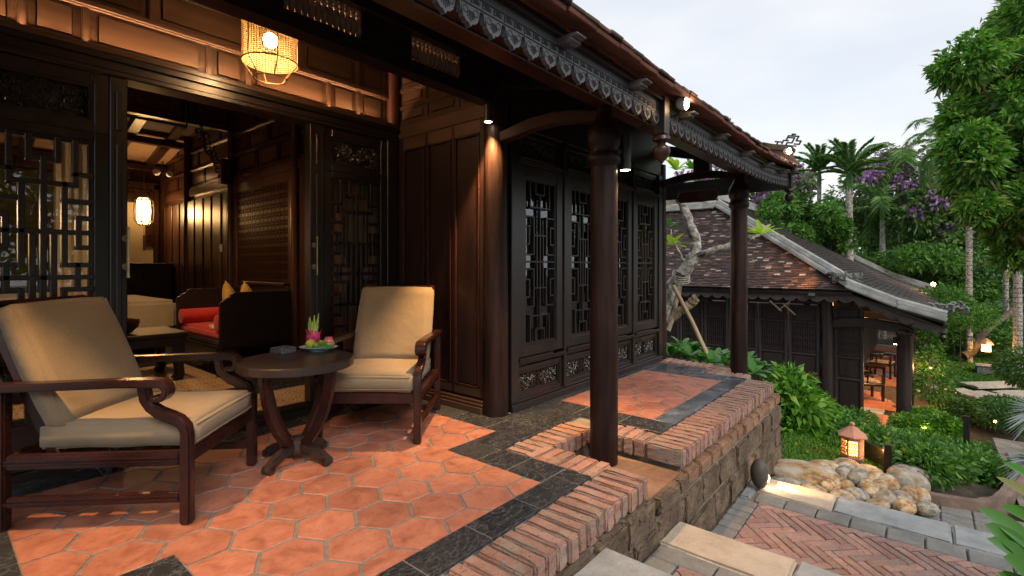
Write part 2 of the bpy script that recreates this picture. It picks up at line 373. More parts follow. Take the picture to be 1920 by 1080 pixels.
M['glass2'] = glass(1.95); M['glass2'].name = 'window_pane_glass'
def pattern_tile():
    m, n, p, o = nmat('patterned_cement_tile')
    t = n.nodes.new('ShaderNodeTexCoord'); s = n.nodes.new('ShaderNodeSeparateXYZ'); n.links.new(t.outputs['Object'], s.inputs[0])
    x, y = s.outputs[0], s.outputs[1]
    ax = math_(n, 'ABSOLUTE', x); ay = math_(n, 'ABSOLUTE', y)
    q = math_(n, 'SUBTRACT', .1, ax); w2 = math_(n, 'SUBTRACT', .1, ay)
    r1 = math_(n, 'SQRT', math_(n, 'ADD', math_(n, 'MULTIPLY', q, q), math_(n, 'MULTIPLY', w2, w2)))
    r2 = math_(n, 'SQRT', math_(n, 'ADD', math_(n, 'MULTIPLY', x, x), math_(n, 'MULTIPLY', y, y)))
    b1 = math_(n, 'LESS_THAN', math_(n, 'ABSOLUTE', math_(n, 'SUBTRACT', r1, .082)), .009)
    b2 = math_(n, 'LESS_THAN', math_(n, 'ABSOLUTE', math_(n, 'SUBTRACT', r1, .05)), .006)
    b3 = math_(n, 'LESS_THAN', math_(n, 'ABSOLUTE', math_(n, 'SUBTRACT', math_(n, 'ADD', ax, ay), .035)), .008)
    b4 = math_(n, 'LESS_THAN', r1, .02)
    col = mixc(n, (.52,.40,.25), (.30,.12,.03), b1); col = mixc(n, col, (.14,.07,.04), b2)
    col = mixc(n, col, (.30,.13,.04), b3); col = mixc(n, col, (.12,.07,.05), b4)
    n.links.new(col, p.inputs['Base Color']); p.inputs['Roughness'].default_value = .35; return m
M['ptile'] = pattern_tile()
# ------------------------------------------------------------------ terrain
CPS = [(2,-.5,-.9),(2,-2.5,-.9),(3.5,0,-.95),(3.5,-2.5,-.95),(4.6,.5,-1.0),(5.2,.2,-1.02),(5.8,-.6,-1.06),(5.2,-1.6,-1.05),(5.9,.95,-.86),(6.5,1.2,-.85),(6.8,.65,-.93),
       (7.4,-.2,-1.15),(7.2,-1.2,-1.12),(9,-1.8,-1.5),(8.6,.6,-1.6),(9.6,-.6,-1.8),(6.6,.1,-.98),(8.2,-.2,-1.35),(9,2.6,-1.5),(10.6,1.5,-2.3),(11.5,.5,-2.45),(12,-1.2,-2.4),(14,-3,-2.45),(20,-2,-2.5),(20,-6,-2.5),(30,0,-2.5),(30,-14,-2.5),
       (6.5,2.6,-.42),(7,3.6,-.4),(8,4.5,-.7),(9.5,4,-1.9),(10.5,6,-2.4),(12,12,-2.4),(0,-6,-1),(-8,-8,-1),(-8,10,-.6),(3,14,-.8),(60,-40,-2.6),(60,40,-2.6),(14,3,-2.6),(14,6,-2.6),(25,5,-2.6)]
_cp = np.array(CPS)
def T(x, y):
    d2 = (_cp[:, 0]-x)**2+(_cp[:, 1]-y)**2+.02; k = d2**-1.6
    z = float((k*_cp[:, 2]).sum()/k.sum())
    if x < 5.6 and y > 1.2: z = min(z, -.45)
    return z
def ground():
    xs = sorted(set([round(v, 2) for v in list(np.arange(-12, 1.5, 1.5))+list(np.arange(1.5, 16, .22))+list(np.arange(16, 34, 1.2))+list(np.arange(34, 130, 8))]))
    ys = sorted(set([round(v, 2) for v in list(np.arange(-90, -14, 8))+list(np.arange(-14, -5, 1.2))+list(np.arange(-5, 8, .22))+list(np.arange(8, 20, 1.2))+list(np.arange(20, 120, 8))]))
    rs = random.Random(3)
    V = np.array([(x, y, T(x, y)+(rs.random()-.5)*.025) for x in xs for y in ys]); ny = len(ys)
    Fq = np.array([(i*ny+j, (i+1)*ny+j, (i+1)*ny+j+1, i*ny+j+1) for i in range(len(xs)-1) for j in range(ny-1)])
    o = link('garden_ground', raw_mesh('garden_ground', V, Fq, M['soil'])); tag(o, kind='structure')
ground()
# ------------------------------------------------------------------ terrace: floor, tiles, brick edging, stone wall
terrace = thing('terrace', 'raised veranda terrace with orange hexagon tiles, black marble border and brick edge', 'terrace', (1.4, 2.5, -.1))
mb = MB()
for x0, x1, y0, y1 in ((-1.6, 2.355, 1.41, 3.9), (3.285, 5.44, 1.41, 3.9), (2.355, 3.285, 2.055, 3.9), (5.44, 5.70, 1.91, 3.9)): mb.box(x0, x1, y0, y1, -.2, -.0035)
mb.build('tile_bed', M['grout'], terrace)
def clip_convex(subj, hexp):
    outp = subj
    n = len(hexp)
    for i in range(n):
        a, b = hexp[i], hexp[(i+1) % n]; inp = outp; outp = []
        if not inp: return []
        def side(p): return (b[0]-a[0])*(p[1]-a[1])-(b[1]-a[1])*(p[0]-a[0])
        for j in range(len(inp)):
            p, q = inp[j], inp[(j+1) % len(inp)]; sp, sq = side(p), side(q)
            if sp >= 0: outp.append(p)
            if (sp >= 0) != (sq >= 0):
                t = sp/(sp-sq); outp.append((p[0]+t*(q[0]-p[0]), p[1]+t*(q[1]-p[1])))
    return outp
def parea(p): return abs(sum(p[i][0]*p[(i+1) % len(p)][1]-p[(i+1) % len(p)][0]*p[i][1] for i in range(len(p))))/2
SIDE = .1362
def hexpts(cx, cy, s=SIDE): return [(cx+s*math.cos(R(60*k)), cy+s*math.sin(R(60*k))) for k in range(6)]
hex_me = MB().prism([(x, y, -.012) for x, y in hexpts(0, 0)], (0, 0, .012)).mesh('hex_tile', M['terra'], bevel=.003)
def hexfield(region, ox, oy, parent=terrace):
    x0 = min(p[0] for p in region); x1 = max(p[0] for p in region); y0 = min(p[1] for p in region); y1 = max(p[1] for p in region)
    pl = wloc(parent); tot = parea(hexpts(0, 0))
    for i in range(-30, 31):
        cx = ox+.2165*i
        if cx < x0-.2 or cx > x1+.2: continue
        for j in range(-30, 31):
            cy = oy+.25*j+(.125 if i % 2 else 0)
            if cy < y0-.2 or cy > y1+.2: continue
            h = hexpts(cx, cy); p = clip_convex(region, h)
            if len(p) < 3: continue
            ar = parea(p)
            if ar > tot*.999: link('hex_tile', hex_me, parent, (cx-pl[0], cy-pl[1], -pl[2]+random.uniform(-.0012, .0008)))
            elif ar > tot*.04:
                q = [p[0]]
                for v in p[1:]:
                    if math.dist(v, q[-1]) > 1e-4: q.append(v)
                MB().prism([(x, y, -.012) for x, y in q], (0, 0, .0115)).build('cut_hex_tile', M['terra'], parent)
hexfield([(.244, 2.305), (.652, 2.305), (.652, 1.572), (2.117, 1.572), (2.117, 2.305), (2.581, 2.305), (2.581, 3.468), (.244, 3.468)], 1.597, 2.053)
hexfield([(3.53, 1.572), (5.17, 1.572), (5.17, 2.40), (3.53, 2.40)], 4.313, 1.735)
def slabs(x0, x1, y0, y1, along, step, z=0.0, mat='marble', name='marble_tile', th=.014, gap=.0042, off=0, bev=.0015, parent=terrace, jit=.0006):
    a0, a1 = (x0, x1) if along == 'x' else (y0, y1); a = a0; first = True
    while a < a1-1e-4:
        b = min(a+(step-off if first else step), a1); first = False
        if a1-b < step*.15: b = a1
        q = (a+gap, b-gap, y0+gap, y1-gap) if along == 'x' else (x0+gap, x1-gap, a+gap, b-gap)
        MB().box(*q, z-th, z+random.uniform(-jit, jit)).build(name, M[mat], parent, bevel=bev); a = b
# border tiles (main floor)
slabs(.652, 2.36, 1.40, 1.572, 'x', .34, off=.12)
slabs(2.117, 2.36, 1.572, 2.05, 'y', .245)
slabs(2.117, 2.581, 2.05, 2.305, 'x', .34, off=.12); slabs(2.581, 2.83, 2.05, 3.468, 'y', .36)
slabs(.244, 2.83, 3.468, 3.70, 'x', .4)
slabs(-.3, .244, 2.305, 3.70, 'y', .4); slabs(.0, .652, 1.40, 2.305, 'y', .3); slabs(-1.5, -.3, 1.40, 3.7, 'y', .4)
slabs(2.83, 3.28, 2.05, 2.50, 'x', .24); slabs(3.28, 3.53, 1.74, 2.50, 'y', .38); slabs(3.28, 3.53, 1.40, 1.74, 'y', .34)
slabs(3.53, 5.45, 1.40, 1.572, 'x', .4, mat='slate'); slabs(3.53, 5.17, 2.40, 2.50, 'x', .4); slabs(5.17, 5.45, 1.572, 2.50, 'y', .4, mat='slate')
slabs(5.45, 5.70, 1.90, 2.50, 'y', .3, mat='slate')
# bricks
def bricks(name, x0, y0, dx, dy, n, lx, ly, z1=0.0, h=.112, mat='brick', parent=terrace, seed=0, jit=.006, bev=.009):
    """n bricks from (x0,y0) stepping (dx,dy); each lx by ly"""
    pl = wloc(parent); r = random.Random(seed); mes = []
    for k in range(5):
        m_ = MB().box(-lx/2, lx/2, -ly/2, ly/2, -h, 0); me = m_.mesh(name, M[mat], bevel=bev, segs=2)
        bm = bmesh.new(); bm.from_mesh(me); bmesh.ops.subdivide_edges(bm, edges=[e for e in bm.edges if e.calc_length() > .08], cuts=3, use_grid_fill=True)
        for v in bm.verts:
            v.co += Vector((r.uniform(-1, 1), r.uniform(-1, 1), r.uniform(-1, 1)))*.0028
        bm.to_mesh(me); bm.free(); mes.append(me)
    for i in range(n):
        link(name, r.choice(mes), parent, (x0+dx*i-pl[0]+r.uniform(-jit, jit)*.4, y0+dy*i-pl[1]+r.uniform(-jit, jit), z1-pl[2]+r.uniform(-jit, 0)), (r.uniform(-.02, .02), r.uniform(-.02, .02), r.uniform(-.025, .025)))
P = .0805
nL = 34
bricks('edge_brick', 2.555-.034, 1.2775, -P, 0, nL, .066, .243, seed=1)
bricks('edge_brick', 3.05+.034, 1.2775, P, 0, 30, .066, .243, seed=2)
bricks('edge_brick', 2.48, 1.44, 0, P, 6, .235, .07, seed=3)          # notch, house-side left flank
bricks('edge_brick', 2.42, 1.94, P, 0, 9, .068, .225, seed=4, z1=.0)
bricks('edge_brick', 3.165, 1.46, 0, P, 5, .225, .07, seed=5)
bricks('edge_brick', 5.36, 1.96, 0, 0, 1, .068, .2, seed=6)
bricks('edge_brick', 5.48, 1.50, P, 0, 0, .068, .2, seed=6)
bricks('edge_brick', 5.575, 1.46, 0, P, 5, .24, .07, seed=7)
bricks('edge_brick', 5.72, 1.80, P, 0, 4, .068, .22, seed=8); bricks('edge_brick', 5.94, 1.96, 0, P, 8, .23, .07, seed=9)
# core behind the bricks, mortar
core = MB()
for x0, x1, y0, y1, z1 in ((-1.6, 2.53, 1.19, 1.40, -.022), (3.085, 5.44, 1.19, 1.40, -.022), (2.37, 2.57, 1.40, 1.86, -.022), (2.37, 3.085, 1.86, 2.05, -.022), (3.085, 3.28, 1.40, 1.86, -.022), (3.085, 3.28, 1.86, 2.05, -.023), (5.46, 5.67, 1.42, 1.85, -.022), (5.66, 6.03, 1.78, 2.58, -.022)):
    core.box(x0, x1, y0, y1, -.95, z1)
core.build('mortar_core', M['mortar'], terrace)
wallt = thing('retaining_wall', 'laterite block retaining wall carrying the brick edge of the terrace', 'wall', (3.5, 1.15, -1.0))
MB().box(-1.6, 2.6, 1.16, 1.185, -1.1, -.13).box(2.6, 5.52, 1.14, 1.6, -1.1, -.24).box(5.2, 5.54, 1.6, 2.9, -1.1, -.24).build('wall_core', M['mortar'], wallt)
MB().box(2.585, 3.05, 1.16, 1.75, -.30, -.135).build('notch_ledge', M['latbrick'], wallt, bevel=.01, segs=2, sub=3)
def stone_me(lx, ly, lz, seed, mat, bev=.012, amp=.006):
    m_ = MB().box(-lx/2, lx/2, -ly/2, ly/2, -lz/2, lz/2); me = m_.mesh('stone', M[mat], bevel=bev, segs=2)
    bm = bmesh.new(); bm.from_mesh(me); bmesh.ops.subdivide_edges(bm, edges=[e for e in bm.edges if e.calc_length() > .06], cuts=3, use_grid_fill=True)
    r = random.Random(seed)
    for v in bm.verts: v.co += Vector((r.uniform(-1, 1), r.uniform(-1, 1), r.uniform(-1, 1)))*amp
    bm.to_mesh(me); bm.free(); return me
def course(name, x0, x1, z0, z1, ln, seed, mat, y=1.12, amp=.005, gap=.02, dep=.09):
    r = random.Random(seed); x = x0
    while x < x1-.03:
        l = ln*r.uniform(.75, 1.2); e = min(x+l, x1)
        if x1-e < ln*.35: e = x1
        me = stone_me(e-x-gap, dep, z1-z0-gap, r.random(), mat, amp=amp)
        link(name, me, wallt, Vector(((x+e)/2, y+dep/2+r.uniform(-.008, .008), (z0+z1)/2))-wloc(wallt)); x = e
course('wall_brick', 3.06, 5.58, -.235, -.125, .23, 11, 'latbrick', y=1.125, amp=.003)
course('stone_block', 2.60, 5.58, -.44, -.24, .40, 12, 'laterite')
course('stone_block', 2.70, 5.59, -.64, -.44, .42, 13, 'laterite', y=1.115)
course('stone_block', 2.85, 5.59, -.84, -.64, .40, 14, 'laterite', y=1.11); course('stone_block', 3.9, 5.59, -1.04, -.84, .42, 15, 'laterite', y=1.11)
course('stone_block', 2.60, 3.07, -.24, -.13, .30, 19, 'laterite', y=1.115); course('stone_block', 1.95, 2.6, -.30, -.115, .34, 16, 'laterite', y=1.13); course('stone_block', 1.95, 2.7, -.5, -.30, .4, 17, 'laterite', y=1.125)
course('stone_block', -.5, 1.95, -.34, -.115, .42, 18, 'laterite', y=1.135)
# right end face (facing +X) of the terrace is hidden from view; a plain core closes it
# ------------------------------------------------------------------ garden steps
steps = thing('garden_steps', 'stone and herringbone brick steps leading down beside the terrace wall', 'steps', (3, 0, -.9))
st = MB()
st.box(-1, 2.0, -1.75, 1.12, -1.2, -.16); st.box(1.9, 2.9, -1.75, 1.12, -1.2, -.385); st.box(2.8, 4.56, -1.6, 1.12, -1.3, -.645)
st.build('step_core', M['mortar'], steps)
def slab_row(name, x0, x1, pieces, z, th=.07):
    for y0, y1, mt in pieces:
        me = stone_me(x1-x0, y1-y0-.008, th, y0, mt, bev=.012, amp=.003)
        link(name, me, steps, Vector(((x0+x1)/2, (y0+y1)/2, z-th/2))-wloc(steps))
slab_row('step_slab', 1.62, 2.01, [(.25, 1.13, 'bluestone'), (-.6, .25, 'slab'), (-1.6, -.6, 'bluestone')], -.13)
slab_row('step_slab', 1.1, 1.60, [(.3, 1.13, 'bluestone'), (-.6, .3, 'paver')], -.135)
slab_row('step_slab', 2.60, 2.90, [(.50, 1.13, 'slab'), (-.5, .50, 'bluestone'), (-1.6, -.5, 'slab')], -.36)
slab_row('step_slab', 4.24, 4.56, [(.52, 1.02, 'slab'), (-.14, .52, 'bluestone'), (-.62, -.14, 'bluestone'), (-1.6, -.62, 'slab')], -.62)
slab_row('step_slab', 4.08, 4.3, [(1.03, 1.115, 'bluestone')], -.625)
def pavers(x0, x1, y0, y1, lx, ly, z, seed=0, parent=steps, name='grey_paver', mat='paver'):
    r = random.Random(seed); me = MB().box(-lx/2+.005, lx/2-.005, -ly/2+.005, ly/2-.005, -.05, 0).mesh(name, M[mat], bevel=.006)
    x = x0+lx/2; row = 0
    while x < x1+.001:
        y = y0+ly/2
        while y < y1+.001:
            link(name, me, parent, Vector((x, y, z+r.uniform(-.003, .001)))-wloc(parent), (r.uniform(-.01, .01), r.uniform(-.01, .01), r.uniform(-.01, .01))); y += ly
        x += lx; row += 1
pavers(2.92, 4.03, .955, 1.105, .10, .15, -.62, 2); pavers(4.05, 4.235, -1.6, 1.0, .18, .20, -.62, 3)
pavers(2.02, 2.60, .96, 1.11, .145, .15, -.36, 4); pavers(2.46, 2.60, -1.6, .96, .135, .2, -.36, 5)
def herring(rect, z, seed):
    x0, x1, y0, y1 = rect; reg = [(x0, y0), (x1, y0), (x1, y1), (x0, y1)]; Lb, Wb = .236, .059; r = random.Random(seed)
    full = MB().box(-Lb/2+.003, Lb/2-.003, -Wb/2+.003, Wb/2-.003, -.04, 0).mesh('herringbone_brick', M['hbrick'], bevel=.005)
    ca, sa = math.cos(R(45)), math.sin(R(45)); mx_, my_ = (x0+x1)/2, (y0+y1)/2
    for i in range(-70, 70):
        for j in range(-12, 13):
            for o in (0, 1):
                if o == 0: cu, cv, ang = i*Wb+Lb/2+2*Lb*j, i*Wb+Wb/2, 0
                else: cu, cv, ang = i*Wb+Wb/2, (i+1)*Wb+Lb/2+2*Lb*j, 90
                X = mx_+cu*ca-cv*sa; Y = my_+cu*sa+cv*ca
                if X < x0-.2 or X > x1+.2 or Y < y0-.2 or Y > y1+.2: continue
                a = R(45+ang); h = [(X+(dx*Lb/2)*math.cos(a)-(dy*Wb/2)*math.sin(a), Y+(dx*Lb/2)*math.sin(a)+(dy*Wb/2)*math.cos(a)) for dx, dy in ((-.97, -.92), (.97, -.92), (.97, .92), (-.97, .92))]
                p = clip_convex(reg, h)
                if len(p) < 3: continue
                ar = parea(p); tot = parea(h); zz = z+r.uniform(-.005, .001)
                if ar > tot*.999: link('herringbone_brick', full, steps, Vector((X, Y, zz))-wloc(steps), (r.uniform(-.012, .012), r.uniform(-.012, .012), a+r.uniform(-.015, .015)))
                elif ar > tot*.1:
                    MB().prism([(q[0], q[1], z-.04) for q in p], (0, 0, .04+zz-z)).build('cut_herringbone_brick', M['hbrick'], steps)
herring((2.92, 4.04, -1.55, .95), -.62, 1); herring((2.03, 2.46, -1.4, .95), -.36, 2)
# lower grey path beyond the steps
path = thing('garden_path', 'grey paved garden path bending round the planted bed', 'path', (5.2, -.6, -1.0))
MB().box(4.5, 5.9, -2.4, .45, -1.3, -.985).box(5.7, 8.6, -3.2, -.65, -1.35, -.987).build('path_bed', M['mortar'], path)
pavers(4.58, 5.86, -2.2, .42, .105, .21, -.96, 7, path); pavers(5.87, 8.0, -2.6, -.70, .21, .105, -.962, 8, path)
# ------------------------------------------------------------------ main timber house
house = thing('timber_house', 'dark lacquered timber house with deep veranda, carved doors and fretwork windows', 'house', (1.4, 3.75, 0))
YD = 3.75   # door facade
YL = 2.55   # lattice wall
XP = 2.83   # panel wall
CX = (-.08, 2.88, 5.95)
for x in CX:
    for y, zt in ((2.575, 2.42), (1.62, 1.80)):
        if y > 2:
            pr = [(.10, 0), (.10, .3), (.097, 1.2), (.092, 2.42)]
            MB().lathe(x, y, pr, 24).build('column', M['colwood'], house, smooth=True)
        else:
            b0 = -.14 if x > 0 and x < 5 else (-.5 if x > 5 else -.1)
            pr = [(.090, b0), (.091, .5), (.088, 1.80), (.088, 1.805), (.108, 1.83), (.108, 1.87), (.094, 1.89), (.09, 1.91), (.105, 1.94), (.112, 1.98), (.110, 2.02), (.094, 2.06), (.066, 2.10), (.052, 2.14), (.05, 2.2)]
            MB().lathe(x, y, pr, 24).build('column', M['colwood'], house, smooth=True)
# column at the corner of doors and panel wall
MB().lathe(2.77, 3.74, [(.06, 2.40), (.06, 3.6)], 16).build('column', M['redwood'], house, smooth=True)
# curved tie beams
for x in CX:
    pts = [(2.52, 2.14), (2.36, 2.165), (2.2, 2.19), (2.0, 2.195), (1.85, 2.18), (1.62, 2.13)]
    m_ = MB(); m_.ribbon([(y, z) for y, z in pts], [.07, .085, .085, .08, .08, .07], -.045, .045)
    m_.v = [(x+v[1], v[0], v[2]+(.045 if x > 5 else 0)) for v in m_.v]
    m_.build('tie_beam', M['beamwood'], house, bevel=.006)
    if x > 5: MB().box(x-.06, x+.06, 1.93, 2.12, 2.26, 2.5).build('beam_block', M['wood'], house, bevel=.01)
    MB().bar((x, 2.6, 2.62), (x, 1.35, 2.30), .07, .12).build('rafter_beam', M['wood'], house)
# long beams
MB().box(-1.6, 6.35, 1.56, 1.68, 2.20, 2.30).build('eave_beam', M['redwood'], house, bevel=.006)
MB().box(-1.6, 6.3, 1.22, 1.56, 2.215, 2.235).build('soffit_board', M['redwood'], house)
def beam_band():
    # inner beam: lower rail, upper rail, solid parts between baluster openings
    MB().box(-1.6, 2.78, 2.52, 2.63, 2.39, 2.48).build('lintel_beam', M['woodh'], house, bevel=.004)
    MB().box(-1.6, 2.78, 2.52, 2.63, 2.66, 2.90).build('lintel_beam', M['woodh'], house, bevel=.004)
    MB().box(2.98, 5.86, 2.50, 2.60, 2.30, 2.95).build('lintel_beam', M['woodh'], house, bevel=.004)
    MB().box(2.781, 2.979, 2.515, 2.635, 2.40, 3.0).build('beam_block', M['woodh'], house, bevel=.006)
    MB().box(-1.6, 2.979, 2.54, 2.61, 2.90, 3.03).build('upper_board', M['woodh'], house)
    MB().box(-1.6, 2.78, 2.50, 2.52, 2.385, 2.41).box(-1.6, 2.78, 2.5, 2.52, 2.655, 2.675).build('beam_moulding', M['woodh'], house)
    ops = [(-.1, .42), (.60, 1.02), (1.19, 1.69), (2.02, 2.50)]; xs = [-1.6]+[v for o in ops for v in o]+[2.78]
    for i in range(0, len(xs), 2): MB().box(xs[i], xs[i+1], 2.53, 2.62, 2.48, 2.66).build('beam_panel', M['woodh'], house)
    pr = [(.010, 2.48), (.016, 2.487), (.010, 2.495), (.018, 2.53), (.021, 2.555), (.014, 2.585), (.009, 2.61), (.016, 2.622), (.010, 2.632), (.015, 2.648), (.012, 2.66)]
    me = None
    for a, b in ops:
        pn = MB().box(a, a+.015, 2.55, 2.60, 2.48, 2.66).box(b-.015, b, 2.55, 2.60, 2.48, 2.66).build('baluster_grille', M['redwood'], house)
        n = 13
        for k in range(n):
            x = a+.03+(b-a-.06)*k/(n-1)
            if me is None: me = MB().lathe(0, 0, [(r*1.05, z-2.48) for r, z in pr], 8).mesh('baluster', M['baluster'], smooth=True)
            link('baluster', me, pn, Vector((x, 2.575, 2.48))-wloc(pn))
M['baluster'] = simple('turned_baluster_wood', [(.3, (.22,.13,.09)), (.7, (.36,.23,.17))], 10, rough=.5, bstr=.2, bdist=.001)
beam_band()
# horizontal-course panelling (above doors, above panel wall, interior)
def courses(parent, axis, u0, u1, zs, cuts, pos, out, matp, matf, deep=.02, dstrip=None, thick=.05, name='course_panel'):
    """axis 'x': wall in plane Y=pos, front towards out (-1/+1). zs: rail heights, cuts[i]: divider positions of course i"""
    def bx(m_, a, b, d0, d1, z0, z1):
        if axis == 'x': m_.box(a, b, pos+out*d0, pos+out*d1, z0, z1)
        else: m_.box(pos+out*d0, pos+out*d1, a, b, z0, z1)
    for i in range(len(zs)-1):
        z0, z1 = zs[i], zs[i+1]; cu = [u0]+sorted(c for c in cuts[i] if u0 < c < u1)+[u1]
        for j in range(len(cu)-1):
            m_ = MB(); bx(m_, cu[j]+.004, cu[j+1]-.004, -thick, 0, z0+.004, z1-.004); m_.build(name, matp, parent)
            m_ = MB(); bx(m_, cu[j]+.055, cu[j+1]-.055, .0, .012, z0+.05, z1-.04)
            if cu[j+1]-cu[j] > .15: m_.build('raised_field', matp, parent, bevel=.006, segs=2)
        for c in cu[1:-1]:
            m_ = MB(); bx(m_, c-.018, c+.018, -.01, deep, z0+.0, z1-.012); m_.build('divider', matf, parent, bevel=.007, segs=2)
    for z in zs:
        m_ = MB(); bx(m_, u0, u1, -.01, deep+.012, z-.013, z+.013); bx(m_, u0, u1, -.01, deep+.002, z-.024, z+.024)
        m_.build('rail', matf, parent, bevel=.003)
tr = [2.424, 2.678, 2.935, 3.2, 3.6]
wall_d = tag(link('over_door_wall', None, house), None)
courses(wall_d, 'x', -1.6, 2.70, tr, [[.0,.347,.612,1.254,1.513,2.136,2.41], [-.4,.4,.93,1.9,2.41], [-.2,.7,1.5,2.41], [.2,1.1,2.0]], YD, -1, M['panel'], M['woodg'] if 'woodg' in M else M['panel'])
MB().box(-1.6, 2.83, YD-.06, YD+.10, 2.28, 2.40).build('door_head', M['woodh'], house, bevel=.006)
MB().box(-1.6, 2.83, YD-.085, YD-.06, 2.365, 2.40).box(-1.6, 2.83, YD-.075, YD-.06, 2.285, 2.30).box(-1.6, 2.83, YD-.068, YD-.06, 2.315, 2.325).build('head_moulding', M['woodh'], house)
MB().box(-1.6, 2.80, 3.68, 3.83, -.004, .05).box(-1.6, 2.80, 3.70, 3.81, .05, .075).build('threshold', M['woodh'], house, bevel=.005)
MB().box(-1.6, 2.72, 3.655, 3.69, 2.40, 2.432).build('ledge', M['panel'], house, bevel=.004)
led = thing('light_strip', 'warm light strip hidden on the ledge above the open doors', 'light strip', (.6, 3.715, 2.405))
for k in range(4):
    x = -1.1+1.06*k
    MB().box(x-.5, x+.5, 3.705, 3.715, 2.403, 2.408).build('strip_tape', M['glow'], led)
    ld = bpy.data.lights.new('strip_light', 'AREA'); ld.shape = 'RECTANGLE'; ld.size = 1.0; ld.size_y = .012; ld.energy = 9; ld.color = (1, .58, .28)
    lo = bpy.data.objects.new('strip_light', ld); C.objects.link(lo); lo.parent = led; lo.location = Vector((x, 3.708, 2.412))-led.location; lo.rotation_euler = (R(180-14), 0, 0)
# fretwork generator -----------------------------------------------------
FRET = []
def _seg(x0, y0, x1, y1): FRET.append((x0, y0, x1, y1))
for sy in (0, 1):
    Yf = (lambda y: 20-y) if sy else (lambda y: y)
    for a in [(1,20,1,16.8),(5,20,5,16.8),(1,16.8,5,16.8),(2.1,20,2.1,18.5),(3.9,20,3.9,18.5),(2.1,18.5,3.9,18.5),
              (0,15.6,1.7,15.6),(1.7,15.6,1.7,10.9),(0,10.9,1.7,10.9),(0,14.4,.8,14.4),(.8,14.4,.8,12.2),(0,12.2,.8,12.2),(1.7,13.3,4.3,13.3),
              (6,15.6,4.3,15.6),(4.3,15.6,4.3,10.9),(6,10.9,4.3,10.9),(6,14.4,5.2,14.4),(5.2,14.4,5.2,12.2),(6,12.2,5.2,12.2),
              (3,18.5,3,10),(2.35,13.3,2.35,10),(3.65,13.3,3.65,10)]:
        _seg(a[0], Yf(a[1]), a[2], Yf(a[3]))
FRET += [(0, 10, 6, 10)]
FRETD = FRET+[(0,17.6,1,17.6),(5,17.6,6,17.6),(0,2.4,1,2.4),(5,2.4,6,2.4),(.85,10.9,.85,9.1),(5.15,10.9,5.15,9.1),(1.7,16.8,1.7,15.6),(4.3,16.8,4.3,15.6),(1.7,3.2,1.7,4.4),(4.3,3.2,4.3,4.4),(1.7,13.3,0,13.3),(4.3,13.3,6,13.3),(0,6.7,1.7,6.7),(4.3,6.7,6,6.7)]
def fretwork(parent, x0, x1, z0, z1, y, mat, bw=.016, bd=.03, name='fretwork_screen', segs=FRET, axis='x'):
    m_ = MB(); W, Hh = x1-x0, z1-z0; k = 0
    for a in segs:
        xa, xb = x0+W*min(a[0], a[2])/6, x0+W*max(a[0], a[2])/6; za, zb = z0+Hh*min(a[1], a[3])/20, z0+Hh*max(a[1], a[3])/20
        e = .0008*((k*7) % 5); k += 1
        if axis == 'x': m_.box(xa-bw/2, xb+bw/2, y-bd/2-e, y+bd/2+e, za-bw/2, zb+bw/2)
        else: m_.box(y-bd/2-e, y+bd/2+e, xa-bw/2, xb+bw/2, za-bw/2, zb+bw/2)
    return m_.build(name, mat, parent, bevel=.003)
def frame(parent, x0, x1, z0, z1, y0, y1, wl, wr, wb, wt, mat, name='frame', steps_=2, bevel=.004):
    m_ = MB(); m_.box(x0, x0+wl, y0, y1, z0, z1); m_.box(x1-wr, x1, y0, y1, z0, z1); m_.box(x0+wl, x1-wr, y0, y1, z0, z0+wb); m_.box(x0+wl, x1-wr, y0, y1, z1-wt, z1)
    f = m_.build(name, mat, parent, bevel=bevel)
    m_ = MB(); a = .012
    for i, dd in enumerate((.012, .006)):
        ex = a*(i+1); q = (x0+wl, x1-wr, z0+wb, z1-wt)
        m_.box(q[0]+a*i, q[0]+ex, y0-dd+.02, y1-.004, q[2], q[3]); m_.box(q[1]-ex, q[1]-a*i, y0-dd+.02, y1-.004, q[2], q[3])
        m_.box(q[0], q[1], y0-dd+.021, y1-.005, q[2]+a*i, q[2]+ex); m_.box(q[0], q[1], y0-dd+.021, y1-.005, q[3]-ex, q[3]-a*i)
    m_.build('bead', mat, parent)
    return f
